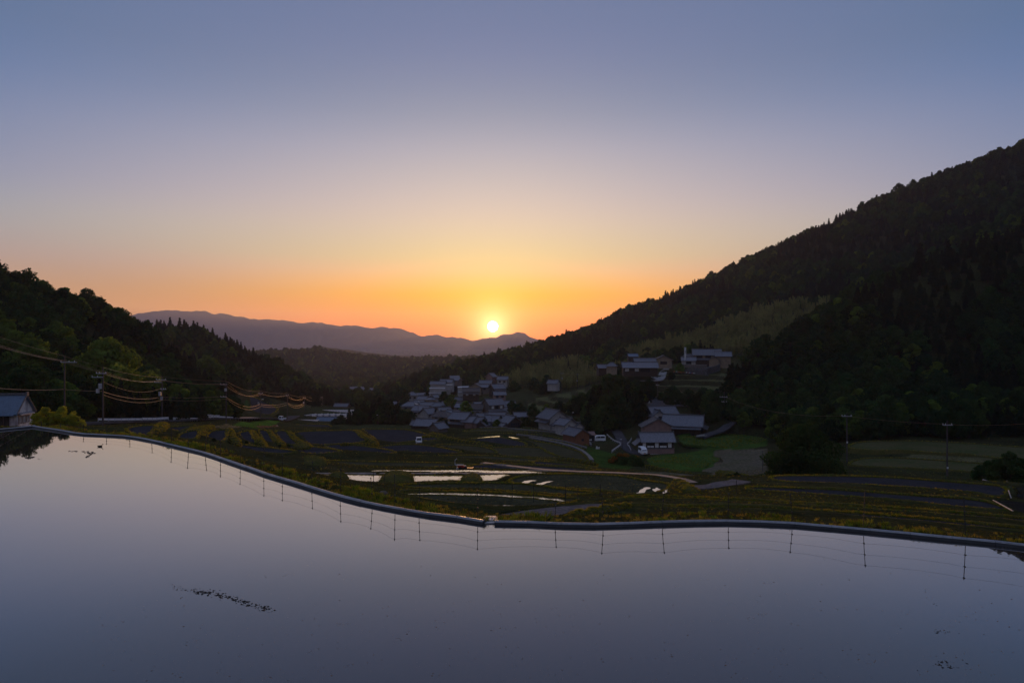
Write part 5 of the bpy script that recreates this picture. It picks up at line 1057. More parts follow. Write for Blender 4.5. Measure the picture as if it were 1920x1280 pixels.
def wire(att, label, rad=.035, sag=.9, group=None):
    mb = MB(); pts = []
    for (a, b) in zip(att[:-1], att[1:]):
        Ls = math.dist(a, b)
        for i in range(14): t = i/14; pts.append((a[0]+(b[0]-a[0])*t, a[1]+(b[1]-a[1])*t, a[2]+(b[2]-a[2])*t-4*sag*(Ls/45)**1.3*t*(1-t)))
    pts.append(att[-1]); mb.tube(pts, rad, n=5); return tag(mb.build('power_line', M['wire']), label, 'cable', group)
top = lambda q, d, x=0: (q[0]+x, q[1], q[2]+q[3]-d)
wire([top(q, .05) for q in PL], 'topmost ground wire running over all the left power poles', .016, .55)
for k, x in enumerate((-.85, -.3, .5)): wire([top(q, .85 if i != 4 else .8, x) for i, q in enumerate(PL)], 'one of three parallel wires strung on the crossarms of the left poles', .018, 1.0+.08*k, 'three parallel crossarm wires')
LOWF = [.43, .44, .60, .54, .64, .53, .62, .62, .55]
wire([(q[0]-.25, q[1], q[2]+q[3]*f) for q, f in zip(PL, LOWF)], 'thicker low cable, the upper of the pair, sagging between the left poles', .034, 1.0)
wire([(q[0]+.1, q[1], q[2]+q[3]*f-.65) for q, f in zip(PL[2:], LOWF[2:])], 'thinner low cable just under the thicker one between the left poles', .026, 1.15)
wire([top(PL[2], 2.5), top(PL[3], 2.6)], 'single thin wire slung between the transformer poles at left', .02, 1.6)
# right hand poles
RA = pole(1776, 788, 893, 113, 'dark pole with short white insulators standing right of the round bush', [(.75, -.8, .8, 0)], [('plate', 7.8, 0)], .15)
RB = pole(1588, 775, 845, 129, 'dark pole with one crossarm rising behind the round bush', [(.5, -1.0, .9, 0)], [('plate', 5.4, 0)], .15)
RC = pole(1358, 734, 804, 214, 'power pole with two crossarms on the lane right of the long dark barn', [(1.7, -1.4, 1.0, 0), (3.2, -.8, .8, 0)], (), .16)
RD = pole(1233, 717, 758, 262, 'dark pole beside the hamlet lane above the long barn', [(1.0, -.6, .6, 0)], (), .15)
RE = pole(1052, 697, 733, 345, 'pole at the left edge of the upper terraces carrying one glowing wire', [(.8, -.2, 1.4, 0)], [('box', 3.2, .5)], .17)
RF = pole(1083, 699, 728, 350, 'pole standing in front of the bamboo above the terraces', [(.8, -.5, .5, 0)], [('box', 4, -.3)], .16)
wire([(-190*0+60, 60, 2.2), top(RA, .6), top(RB, .45), top(RC, 1.5)], 'thin dark wire linking the two poles at the right edge to the lane pole', .015, .8)
wire([top(RC, 1.5), top(RD, .8)], 'thin dark wire between the lane pole and the hamlet pole', .015, .9)
wire([top(RE, .8), top(RF, .6), (RF[0]+16, RF[1]-8, RF[2]+RF[3]-.4)], 'single bright wire over the terraces in front of the bamboo', .045, .8)
for u, vt, vb, D, lb, kit in [(784, 752, 792, 262, 'lamp pole in front of the low house at the left of the village', [('lamp', .2, .2)]), (1016, 803, 827, 200, 'thin dark pole standing among the curved terraces', ()), (921, 778, 806, 236, 'thin white topped pole before the village front row', [('plate', .8, 0)]), (1073, 772, 802, 232, 'street lamp pole right of the white gabled farmhouse', [('lamp', .3, .3)]), (1167, 823, 846, 186, 'street lamp beside the guarded lane', [('lamp', .2, -.4)]), (709, 778, 799, 252, 'small lamp pole before the dark cedar clump', [('lamp', .1, -.3)]), (674, 736, 752, 560, 'thin pole in the far valley fields', ()), (850, 760, 776, 330, 'bare leaning pole in the village trees', ()), (1430, 845, 873, 130, 'slim grey post left of the round bush', ()), (1444, 708, 722, 320, 'small post on the upper slope beside the spur trees', ())]:
    pole(u, vt, vb, D, lb, (), kit, .08, 'pole_concrete' if 'bare' not in lb else 'bark', name='lamp_post' if 'lamp' in lb else 'post', cat='lamp post' if 'lamp' in lb else 'post')
# ---- roads
def ribbon(name, pix, w, mat, lift=.12, pts=None, n=5, kind='structure', label=None):
    P = np.array([hit(u, v)[:2] for u, v in pix]) if pts is None else np.array(pts)[:, :2]
    Q = catmull(P, n); T = np.gradient(Q, axis=0); T /= np.hypot(T[:, 0], T[:, 1])[:, None]; Nn = np.c_[T[:, 1], -T[:, 0]]*w/2
    z = np.array([H(Q[:, 0]+Nn[:, 0]*s, Q[:, 1]+Nn[:, 1]*s) for s in (-1, -.5, 0, .5, 1)]).max(0)
    for _ in range(3): z = np.convolve(np.pad(z, 2, 'edge'), [.15, .2, .3, .2, .15], 'valid')
    z = z+lift
    vs = np.concatenate([np.c_[Q-Nn*1.02, z-.35], np.c_[Q-Nn, z], np.c_[Q+Nn, z], np.c_[Q+Nn*1.02, z-.35]]); k = len(Q)
    fs = [(r_*k+i, r_*k+i+1, (r_+1)*k+i+1, (r_+1)*k+i) for r_ in range(3) for i in range(k-1)]
    fs = [f[::-1] for f in fs]
    me = meshobj(name, vs, fs, M[mat]); me.data.update(); tag(me, kind=kind) if kind else None
    ROADS.append(([tuple(q) for q in Q], w)); return Q, z
ribbon('road', None, 4.6, 'asphalt', .1, [at(-60, 800, 104), at(60, 798, 108), at(180, 799, 124), at(250, 797, 140), at(330, 792.5, 160), at(430, 789, 195), at(500, 785.5, 236), at(530, 785.8, 262), at(552, 783, 300)])
ribbon('road', None, 2.8, 'asphalt', .06, [at(1312, 822, 196), at(1334, 816, 202), at(1356, 809, 206), at(1372, 803, 212)])
ribbon('road', [(1225, 764), (1231, 752), (1219, 744)], 3.0, 'asphalt')
ribbon('road', [(1190, 716), (1228, 719), (1240, 712), (1243, 702), (1252, 690)], 3.2, 'concrete')
ribbon('road', [(1205, 704), (1222, 706), (1236, 713)], 2.6, 'concrete')
ribbon('road', None, 3.0, 'asphalt', .25, [at(1136, 828, 218), at(1150, 822, 222), at(1164, 831, 206), at(1174, 842, 190), at(1186, 850, 182), at(1212, 852, 178)])
ribbon('path', None, .9, 'kerb_concrete', .08, [at(905, 869.2, 90), at(1000, 874.5, 84), at(1078, 877.5, 80), at(1156, 883.8, 76), at(1221, 893, 70), at(1268, 903, 64), at(1300, 910, 60)])
ribbon('path', [(1300, 917), (1340, 913), (1372, 909), (1390, 904)], 1.6, 'gravel_path', .08)
for lab, D0, K in [('low concrete channel kerb nearest the village houses', (232, 215, 190), [(900,812.5),(940,812),(980,812.7),(1020,815),(1043,819),(1066,826),(1089,833),(1106,840),(1108,842)]),
             ('middle concrete channel kerb curving through the right terraces', (200, 190, 182), [(969,818),(997,820),(1026,823),(1060,830),(1083,836.5),(1099,843)]),
             ('wide concrete channel kerb sweeping down to the stream', (185, 172, 140), [(994,823),(1014.6,827),(1049,833),(1072,840),(1089,844.6),(1097,850),(1105,857),(1110,866)])]:
    pts = [at(u, v, np.interp(i/(len(K)-1), [0, .5, 1], D0)) for i, (u, v) in enumerate(K)]
    pts = [(p[0], p[1], max(p[2], h1(p[0], p[1])+.12) if abs(h1(p[0], p[1])-p[2]) < 3.5 else p[2]) for p in pts]
    Q = catmull([p for p in pts], 4); n = len(Q); r = tag(bpy.data.objects.new('channel_kerb', None), lab, 'kerb'); COL.objects.link(r); r.location = pts[0]; o0 = np.array(pts[0])
    T = np.gradient(Q[:, :2], axis=0); T /= np.hypot(T[:, 0], T[:, 1])[:, None]; Nn = np.c_[T[:, 1], -T[:, 0]]
    w = .55 if 'wide' not in lab else .8
    for i in range(0, n-1, 2):
        j = min(n-1, i+2); mb = MB(); a, b = Q[i]-o0, Q[j]-o0
        pa = [a[:2]-Nn[i]*w/2, a[:2]+Nn[i]*w/2]; pb = [b[:2]-Nn[j]*w/2, b[:2]+Nn[j]*w/2]
        mb.hexa([(*pa[0], a[2]-.9), (*pa[1], a[2]-.9), (*pb[1], b[2]-.9), (*pb[0], b[2]-.9), (*pa[0], a[2]+.3), (*pa[1], a[2]+.3), (*pb[1], b[2]+.3), (*pb[0], b[2]+.3)]); mb.build('kerb_stone', M['kerb_concrete'], r)
# low concrete rims round the lower pools
for K, D, lab in [([(712,884.6),(812,884.8),(900,886),(955,887.3),(1040,889.8)], 73.5, 'low concrete edge between the two strips of open water'), ([(706,881),(812,880.2),(900,880.6),(960,881),(1046,885.5)], 78.5, 'low concrete edge on the far side of the open water strip'), ([(560,884),(620,886.5),(705,888.3)], 72.5, 'low concrete edge behind the left part of the lower pool')]:
    pts = [at(u, v, D) for u, v in K]; z = np.mean([p[2] for p in pts]); mb = MB(); r0 = pts[0]
    for a, b in zip(pts[:-1], pts[1:]): mb.hexa([(a[0], a[1]-.15, z-.5), (b[0]-.02, b[1]-.15, z-.5), (b[0]-.02, b[1]+.15, z-.5), (a[0], a[1]+.15, z-.5), (a[0], a[1]-.15, z), (b[0]-.02, b[1]-.15, z), (b[0]-.02, b[1]+.15, z), (a[0], a[1]+.15, z)])
    tag(mb.build('pool_edging', M['concrete']), lab, 'kerb')
# ---- guardrails
def guardrail(pts, label, mat='rail', h=.75, beam=.38, step=2.0, rails=1, name='guardrail'):
    pts = [(p[0], p[1], h1(p[0], p[1])+.05 if abs(h1(p[0], p[1])-p[2]) < 3 else p[2]) for p in pts]
    P = catmull(pts, 6); d = np.r_[0, np.cumsum(np.linalg.norm(np.diff(P, axis=0), axis=1))]; n = max(2, int(d[-1]/step)); s = np.linspace(0, d[-1], n+1)
    Q = np.c_[[np.interp(s, d, P[:, k]) for k in range(3)]].T; r = empty(name, tuple(Q[0]), 0, label, 'guardrail'); o0 = Q[0]
    for q in Q-o0:
        mb = MB(); mb.tube([(q[0], q[1], q[2]-.9), (q[0], q[1], q[2]+h+.03)], .07, n=5); mb.build('post', M['galv'], r)
    for k in range(rails):
        z1 = h-k*.36; mb = MB()
        for i in range(n):
            a, b = Q[i]-o0, Q[i+1]-o0; y = .09
            prof = [(-y, z1-beam), (-y-.05, z1-beam*.75), (-y, z1-beam*.5), (-y-.05, z1-beam*.25), (-y, z1), (y*.2, z1), (y*.2, z1-beam)]
            vs = [(a[0], a[1]+p_[0], a[2]+p_[1]) for p_ in prof]+[(b[0], b[1]+p_[0], b[2]+p_[1]) for p_ in prof]
            mb.add(vs, [(j, j+7, (j+1) % 7+7, (j+1) % 7) for j in range(7)])
        mb.build('beam', M[mat], r)
guardrail([at(184, 798.5, 128), at(215, 797, 134), at(266, 796.5, 142)], 'low pale guardrail at the foot of the transformer pole')
guardrail([at(267, 794.5, 146), at(290, 793, 151), at(316, 791, 158)], 'pale guardrail section with a bulky end left of the bridge railing', beam=.5)
guardrail([at(325, 794, 158), at(347, 793.3, 163), at(369, 792, 168)], 'white bridge railing with closely spaced posts', beam=.22, step=.9, rails=2)
guardrail([at(370, 792.5, 168), at(400, 791.5, 180), at(437, 790, 194)], 'long pale guardrail left of the dark field pole')
guardrail([at(441, 790, 196), at(480, 787.7, 222), at(527, 784.5, 252)], 'long glowing guardrail leading to the white truck')
guardrail([at(329, 782.5, 176), at(370, 783.3, 182), at(412, 784.5, 190)], 'upper pale guardrail on the slope behind the bridge railing')
guardrail([at(1138, 828, 212), at(1150, 831, 205), at(1160, 834, 198), at(1164.5, 838, 193), at(1160, 843, 188), at(1152, 848, 183), at(1147, 852, 178)], 'white guardrail bending round the stream side of the lane', beam=.4)
guardrail([at(1184, 829, 206), at(1179, 835, 198), at(1176, 838, 194), at(1180, 844, 188), at(1183, 849, 183)], 'white guardrail on the house side of the lane', beam=.45)
guardrail([at(1216, 751, 262), at(1218.5, 755, 256), at(1217.5, 759, 252)], 'short white guardrail at the lane bend above the long barn', beam=.5)
# ---- vehicles
def wheels(r, xs, y, rad=.28):
    for x in xs:
        for sg in (-1, 1):
            mb = MB(); mb.tube([(x, sg*y-.09*sg, rad), (x, sg*y+.04*sg, rad)], rad, n=14); wh = mb.build('wheel', M['black_rubber'], r)
            mb = MB(); mb.tube([(x, sg*y+.041*sg, rad), (x, sg*y+.06*sg, rad)], rad*.55, n=10); mb.build('rim', M['galv'], wh)
def extrude(prof, w, name, mat, r, taper=.0, zt=1.0):
    n = len(prof); vs = [(x, -w/2+(taper if z > zt else 0), z) for x, z in prof]+[(x, w/2-(taper if z > zt else 0), z) for x, z in prof]
    return meshobj(name, vs, [tuple(range(n)), tuple(range(n, 2*n))[::-1]]+[(i, n+i, n+(i+1) % n, (i+1) % n) for i in range(n)], M[mat], r)
def lights(r, x, ys, z, s=1):
    for y in ys: mb = MB(); mb.box(min(x, x+.03*s), max(x, x+.03*s), y-.13, y+.13, z-.09, z+.09); mb.build('headlight', M['film'], r)
def kei_truck(u, v, D, yaw, label, paint='white_paint'):
    p = at(u, v, D); p = (p[0], p[1], max(p[2], h1(p[0], p[1])+.06) if h1(p[0], p[1])-p[2] < 4 else p[2]); r = empty('small_truck', p, math.radians(yaw), label, 'truck'); CLEAR.append((p[0], p[1], 3)); w = 1.44
    extrude([(1.68,.35),(1.70,.85),(1.62,1.0),(1.22,1.72),(1.1,1.78),(.42,1.78),(.36,1.7),(.34,.35)], w, 'cab', paint, r, .07, 1.2)
    mb = MB(); mb.box(-1.62, .30, -.7, .7, .52, .60); mb.box(-1.62, .30, -.71, -.67, .60, .88); mb.box(-1.62, .30, .67, .71, .60, .88); mb.box(-1.66, -1.62, -.71, .71, .56, .88); mb.build('cargo_bed', M[paint], r)
    mb = MB(); mb.add([(1.625, -.60, 1.06), (1.625, .60, 1.06), (1.275, .54, 1.68), (1.275, -.54, 1.68)], [(0, 1, 2, 3)]); mb.build('windscreen', M['glass_dark'], r)
    for sg in (-1, 1): mb = MB(); mb.add([(1.42, sg*.725, 1.08), (.5, sg*.725, 1.08), (.5, sg*.665, 1.62), (1.16, sg*.665, 1.62)], [(0, 1, 2, 3)]); mb.build('side_window', M['glass_dark'], r)
    mb = MB(); mb.box(.325, .335, -.5, .5, 1.1, 1.6); mb.build('rear_window', M['glass_dark'], r)
    mb = MB(); mb.box(1.69, 1.74, -.68, .68, .33, .5); mb.build('bumper', M['frame_dark'], r); mb = MB(); mb.box(1.745, 1.76, -.17, .17, .38, .5); mb.build('number_plate', M['insulator'], r)
    lights(r, 1.70, (-.52, .52), .72); wheels(r, (1.25, -.95), .64)
def van(u, v, D, yaw, label, paint='white_paint', L_=3.4, h=1.85, nose=.35):
    p = at(u, v, D); p = (p[0], p[1], max(p[2], h1(p[0], p[1])+.06) if h1(p[0], p[1])-p[2] < 4 else p[2]); r = empty('van', p, math.radians(yaw), label, 'van'); CLEAR.append((p[0], p[1], 3)); w = 1.48; a = L_/2
    extrude([(a,.32),(a+.02,.72),(a-.06,.98),(a-nose-.32,h-.12),(a-nose-.5,h),(-a+.12,h),(-a,h-.15),(-a,.32)], w, 'body', paint, r, .08, 1.1)
    mb = MB(); mb.add([(a-.085, -.6, 1.05), (a-.085, .6, 1.05), (a-nose-.30, .54, h-.2), (a-nose-.30, -.54, h-.2)], [(0, 1, 2, 3)]); mb.build('windscreen', M['glass_dark'], r)
    for sg in (-1, 1):
        for x0, x1 in ((a-.95, a-.55), (a-1.75, a-1.05), (-a+.25, a-1.85)):
            mb = MB(); mb.add([(x0, sg*.745, 1.1), (x1, sg*.745, 1.1), (x1-(.1 if x1 > a-.6 else 0), sg*.672, h-.25), (x0, sg*.672, h-.25)], [(0, 1, 2, 3)]); mb.build('side_window', M['glass_dark'], r)
    mb = MB(); mb.box(-a-.012, -a-.002, -.55, .55, 1.1, h-.3); mb.build('rear_window', M['glass_dark'], r)
    for sg in (-1, 1): mb = MB(); mb.box(-a-.03, -a-.002, sg*.62-.07, sg*.62+.07, .7, 1.0); mb.build('tail_light', M['red_paint'], r)
    mb = MB(); mb.box(a, a+.06, -.7, .7, .3, .5); mb.build('bumper', M['white_dull'], r); mb = MB(); mb.box(a+.065, a+.08, -.17, .17, .36, .48); mb.build('number_plate', M['orange_paint'], r)
    mb = MB(); mb.box(a+.015, a+.035, -.3, .3, .56, .68); mb.build('grille', M['frame_dark'], r)
    lights(r, a+.01, (-.55, .55), .78); wheels(r, (a-.75, -a+.7), .66)
kei_truck(785, 833.8, 140.5, -78, 'small white pickup truck parked at the corner of the dark field'); [q for q in bpy.data.objects if q.get('label', '').startswith('small white pickup')][0].scale = (.8, .8, .8)
kei_truck(529, 788.5, 246, -100, 'white truck driving on the road below the guardrail')
van(1205, 851, 176, -84, 'white van parked nose out beside the near white house')
van(1124, 829.5, 204, 186, 'white minivan parked beside the green pickup near the pale shelter')
kei_truck(1113, 830, 205, 170, 'dark green small pickup partly hidden by the white minivan', 'green_paint')
kei_truck(1103, 829, 199, 95, 'pale small truck standing under the open shelter', 'white_dull')
van(1348, 777, 236, 182, 'blue white small car parked in the lane above the barn', 'white_dull', 3.3, 1.5, .6)
van(1343, 776.5, 240, 175, 'small blue car half hidden beside the blue white one', 'blue_paint', 3.2, 1.45, .6)
# ---- walking tractor and its trailer
p = at(861, 880.2, 79.5); r = empty('walking_tractor', p, math.radians(-4), 'small red walking tractor with tall handlebars at the edge of the water strip', 'tractor'); CLEAR.append((p[0], p[1], 1.5))
mb = MB(); mb.box(-.15, .55, -.16, .16, .28, .52); mb.box(.5, .7, -.1, .1, .3, .44); mb.build('engine', M['red_paint'], r)
mb = MB(); mb.box(-.3, .5, -.2, .2, .53, .60); mb.build('hood', M['film'], r)
for sg in (-1, 1):
    mb = MB(); mb.tube([(-.2, sg*.1, .4), (-.5, sg*.2, .65), (-.48, sg*.24, 1.12), (-.30, sg*.26, 1.28)], .03, n=6); mb.build('handlebar', M['galv'], r)
    mb = MB(); mb.tube([(.15, sg*.26, .2), (.15, sg*.34, .2)], .2, n=12); mb.build('wheel', M['black_rubber'], r)
mb = MB(); mb.tube([(-.2, -.2, .12), (-.2, .2, .12)], .17, n=7); mb.build('tines', M['galv'], r)
p = at(872, 880, 79.8); r = empty('seed_drum', p, 0, 'dark squat tank with a pale cap standing between tractor and orange sledge', 'tank')
mb = MB(); mb.tube([(0, 0, 0), (0, 0, .42)], .24, .2, n=12); mb.build('drum', M['frame_dark'], r); mb = MB(); mb.tube([(0, 0, .42), (0, 0, .5)], .1, n=8); mb.build('cap', M['white_dull'], r)
p = at(880, 879.6, 80); r = empty('plank_sledge', p, math.radians(-6), 'orange plank sledge lying right of the red walking tractor', 'sledge')
mb = MB(); mb.box(-.5, .48, -.2, .2, .12, .2); mb.build('deck', M['orange_paint'], r)
for sg in (-1, 1): mb = MB(); mb.box(-.5, .42, sg*.15-.03, sg*.15+.03, 0, .12); mb.build('runner', M['wood_dark'], r)
mb = MB(); mb.box(.40, .5, -.12, .12, .2, .28); mb.build('end_block', M['orange_paint'], r)
# grave markers / white stones beside the stream
for i, (u, v) in enumerate([(1119, 843), (1123, 845), (1121.5, 847.5)]):
    p = at(u, v, 186); mb = MB(); mb.box(-.3, .3, -.25, .25, -.6, .35); mb.box(-.2, .2, -.15, .15, .351, .95+.1*i); o = mb.build('stone_marker', M['white_dull']); o.location = p
    tag(o, ['white stone marker, the left of three on the stream bank', 'white stone marker, the right and tallest of three on the bank', 'white stone marker, the lowest of three on the stream bank'][i], 'stone marker')
# timber stack on the lane edge
p = at(1314, 818, 196); r = empty('log_pile', p, math.radians(24), 'pile of pale cut timber lying in the grass below the lane', 'log pile'); CLEAR.append((p[0], p[1], 3))
for i in range(14):
    mb = MB(); x, y = random.uniform(-1.2, 1.2), random.uniform(-.5, .5); a = random.gauss(0, .12); L_ = random.uniform(1.4, 2.6)
    mb.tube([(x-math.cos(a)*L_/2, y-math.sin(a)*L_/2, .15+.13*(i % 3)), (x+math.cos(a)*L_/2, y+math.sin(a)*L_/2, .15+.13*(i % 3))], .09, n=6); mb.build('log', M['plaster'], r)
# frame structure and hose at the right edge
p = at(1880, 917, 62); r = empty('pipe_frame', p, math.radians(-8), 'low frame of thin grey pipes beside the small green tree at far right', 'frame')
for a, b in [((-1.2, 0, -.3), (-1.2, 0, .75)), ((.4, .1, -.3), (.4, .1, .8)), ((-1.3, 0, .7), (1.0, .1, .5)), ((.4, 0, .72), (2.2, .3, 0)), ((-1.2, .9, -.3), (-1.2, .9, .7)), ((-1.2, 0, .7), (-1.2, .9, .7))]:
    mb = MB(); mb.tube([a, b], .035, n=5); mb.build('pipe', M['galv'], r)
for K, lab in [([(1858,937.5),(1868,943),(1880,950),(1899,961)], 'thin pale pipe lying along the edge of the right hand pool'), ([(1891,919),(1894,928),(1898,938)], 'thin pinkish pipe lying up the bank at the far right')]:
    mb = MB(); mb.tube([(lambda q: (q[0], q[1], q[2]+.1))(at(u, v, 52 - 6*i)) if 'edge' in lab else at(u, v, 54-i) for i, (u, v) in enumerate(K)], .035, n=5); tag(mb.build('water_pipe', M['film']), lab, 'pipe')
# ---- electric fence round the flooded paddy
FP = [(-40,787,806),(7,780,803),(78,790,803),(115,794,806.5),(157.6,796,812),(200,797,815),(243,797,817.5),(284,799,824),(322,801,834),(354,806,842),(384,814,848),(413.5,820,857),(451,830,869),(494.5,839,884.5),(529.6,851,895),(584,864,909),(637.5,877,928),(699,894,943),(741,888,950.5),(785,903,958.5),(896,917,974),(1040,931,979),(1132,923,981),(1240,918,978),(1365,923,976),(1487,923,980),(1618,919,991),(1811,933,1010),(1990,938,1028)]
posts = []
for i, (u, vt, vb) in enumerate(FP):
    D = (HC-ZB)*FPX/(vb-2-HORZ)+.35; x, y, z = at(u, vb, D); g = h1(x, y); Hh = max(.75, (vb-3-vt)*D/FPX); lx = random.gauss(0, .08); r = empty('fence_post', (x, y, g), 0, None, 'fence post', 'electric fence posts round the flooded paddy')
    z0 = at(u, vt, D)[2]-g
    old = u in (7, -40)
    tag(r, 'thin dark electric fence post on the grass verge behind the pond berm' if not old else 'rusty brown fence post beside the barn')
    mb = MB(); mb.tube([(0, 0, -.3), (lx*.5, 0, z0*.5), (lx, 0, z0)], .012 if D < 40 else .017, n=5); mb.build('stake', M['post_rust' if old else 'post_dark'], r)
    for f in (.36, .66, .95):
        mb = MB(); mb.box(lx*f-.022, lx*f+.022, -.045, .02, z0*f-.02, z0*f+.02); mb.build('insulator', M['insulator'], r)
    posts.append((x, y, g, z0, lx))
for k, (f, nm) in enumerate([(.36, 'lowest'), (.66, 'middle'), (.95, 'topmost')]):
    mb = MB(); pts = []
    for a, b in zip(posts[:-1], posts[1:]):
        for i in range(6): t = i/6; pts.append((a[0]+(b[0]-a[0])*t+a[4]*f, a[1]+(b[1]-a[1])*t-.05, (a[2]+a[3]*f)*(1-t)+(b[2]+b[3]*f)*t-.10*4*t*(1-t)*.6))
    mb.tube(pts, .003, n=3); tag(mb.build('fence_wire', M['frame_dark']), f'{nm} strand of the electric fence round the flooded paddy', 'fence wire')
FQ = [(1060,908,941),(1083,912,940),(1125,907,931),(1186,910,930),(1267,902,926),(960,905,935),(1000,903,940),(700,884,906),(720,890,915),(1380,900,925),(905,864,872)]
for u, vt, vb in FQ:
    x, y, z = hit(u, vb); Hh = (vb-vt)*y/FPX; mb = MB(); mb.tube([(0, 0, -.3), (.03, 0, min(1.3, Hh))], .022, n=5); o = mb.build('stake', M['post_dark']); o.location = (x, y, z); tag(o, 'thin stake standing among the lower wet paddies', 'stake', 'stakes among the lower paddies')
# small debris on the verge: white bottles by the leaning posts
p = at(719, 922, 33); r = lathe_blob('plastic_container', M['wood_grey'], None, [(-.16,.12,.1,.1),(-.1,.12,.13,.12),(.1,.12,.13,.12),(.16,.12,.06,.06),(.22,.12,.04,.04)]); r.location = (p[0], p[1], h1(p[0], p[1])); tag(r, 'white plastic container lying in the verge grass near the leaning posts', 'container')
# outlet sluice in the berm gap
p = onz(919.5, 976, .05); r = empty('outlet', (p[0], p[1], 0), 0, 'small metal lined outlet in the gap of the berm', 'outlet')
mb = MB(); mb.hexa([(-.24,-.25,.015),(.24,-.25,.015),(.20,.75,.03),(-.20,.75,.03),(-.24,-.25,.05),(.24,-.25,.05),(.20,.75,.06),(-.20,.75,.06)]); mb.build('chute', M['galv'], r)
for sg in (-1, 1): mb = MB(); mb.box(min(sg*.21, sg*.27), max(sg*.21, sg*.27), -.3, .35, -.1, .13); mb.build('side_plate', M['berm_wall'], r)
# ---- grass ridges between the strip fields and heaps beside the pools
def ridge(pts, w, h, seed):
    Q = catmull(pts, 6); n = len(Q); T = np.gradient(Q[:, :2], axis=0); T /= np.hypot(T[:, 0], T[:, 1])[:, None]; Nn = np.c_[T[:, 1], -T[:, 0]]; m = 9; vs = []
    for i in range(n):
        e = min(1, min(i, n-1-i)/2.5+.15)
        for j in range(m):
            a = math.pi*j/(m-1); s = -math.cos(a); x, y = Q[i, :2]+Nn[i]*s*w*.5*e; b = noise2([x], [y], w*.35, seed)[0]
            vs.append((x, y, Q[i, 2]-.35+(.35+h*e)*math.sin(a)**.8*(.75+.5*b)))
    fs = [(i*m+j, i*m+j+1, (i+1)*m+j+1, (i+1)*m+j) for i in range(n-1) for j in range(m-1)]
    tag(meshobj('grass_ridge', vs, [f[::-1] for f in fs], M['ground_bank'], smooth=True), kind='structure'); return np.array(vs)
RTP = []
for k, (K, D, wpx, h) in enumerate([([(310,797),(304,804),(297,812),(292,820)], (104, 76), 24, .9), ([(388,802),(378,811),(374,821),(378,829)], (104, 84), 20, .8), ([(429,806),(432,814),(437,824),(446,832)], (112, 90), 16, .7), ([(472,808),(478,818),(487,827),(497,835)], (118, 94), 14, .6), ([(504,808),(511,818),(521,827),(531,835)], (124, 100), 13, .6), ([(540,809),(549,819),(562,829),(580,835)], (130, 106), 13, .6), ([(666,808),(674,815),(688,824),(706,832)], (150, 120), 15, .7),
      ([(640,832),(668,833),(700,833)], (116, 118), 6, .5), ([(806,816),(826,823),(850,830),(890,838),(930,842)], (158, 138), 9, .8), ([(834,829),(800,832),(790,831)], (152, 150), 8, .5),
      ([(350,818),(362,809),(385,802),(400,799)], (88, 112), 12, .6), ([(745,886),(744,895),(740,903)], (70, 58), 66, .75), ([(884,890),(884,896),(880,901)], (68, 60), 44, .55), ([(630,893),(632,901),(636,908)], (64, 52), 40, .75), ([(585,866),(588,872),(590,878)], (88, 78), 50, .7), ([(563,846),(566,851),(570,856)], (112, 104), 32, .8), ([(1345,884),(1380,896),(1410,902)], (96, 84), 22, .8), ([(1265,908),(1285,916),(1300,924)], (58, 50), 36, .9), ([(1062,965),(1100,958),(1150,950),(1180,944)], (30.5, 34), 26, .30), ([(1030,860),(1075,862),(1120,868)], (128, 118), 8, .5), ([(1212,872),(1260,884),(1310,893)], (118, 100), 9, .6)]):
    Ds = np.linspace(D[0], D[1], len(K)); pts = []
    for (u, v), d in zip(K, Ds): q = at(u, v, d); pts.append((q[0], q[1], max(q[2]-.1, h1(q[0], q[1])-.05) if abs(q[2]-h1(q[0], q[1])) < 2.5 else h1(q[0], q[1])))
    w = wpx*np.mean(D)/FPX; vs = ridge(pts, w, h*.62, 50+k); RTP.append((vs, w, len(pts), np.mean(D)))
# ---- trees that stand out
def tree(u, vb, D, me, sc, name, cat, label, group=None, sz=None, z=None):
    p = at(u, vb, D); g = h1(p[0], p[1]); zz = g if z is None else z
    if abs(p[2]-g) < 3.0: zz = min(p[2], g)
    o = bpy.data.objects.new(name, me); COL.objects.link(o); o.location = (p[0], p[1], zz-.1); o.rotation_euler = (0, 0, (u*1.7) % 6.28); o.scale = (sc, sc, sc if sz is None else sz)
    CLEAR.append((p[0], p[1], 3.0*sc)); return tag(o, label, cat, group)
T1 = broad(51, 7.6, 10.5, 15000, .20, lobes=22, mat='leaf_mid', low=.10)
tree(1505, 889, 92, T1, 1.0, 'broadleaf_tree', 'tree', 'large round bushy tree standing alone on the lower right fields')
T2 = broad(52, 4.2, 4.6, 5000, .16, lobes=12, mat='leaf_mid', low=.12)
tree(1893, 908, 84, T2, 1.0, 'broadleaf_tree', 'tree', 'small green tree by the pipe frame at the far right'); tree(1852, 902, 88, T2, .72, 'bush', 'bush', 'low green bush just left of the small tree at far right')
T3 = broad(53, 2.9, 3.6, 3000, .12, lobes=26, mat='leaf_yellow', low=.12, rs=.62)
tree(86, 801, 90, T3, 1.0, 'citrus_bush', 'bush', 'yellow green citrus bush nearest the barn'); tree(117, 802, 91, T3, 1.08, 'citrus_bush', 'bush', 'yellow green citrus bush around the slim power pole'); tree(146, 803, 92, T3, .62, 'citrus_bush', 'bush', 'small trailing citrus bush right of the slim power pole')
T4 = broad(54, 13, 14, 9000, .38, lobes=20, mat='leaf_bright', low=.2); T5 = broad(55, 12, 11, 7000, .36, lobes=16, mat='leaf_bright', low=.15)
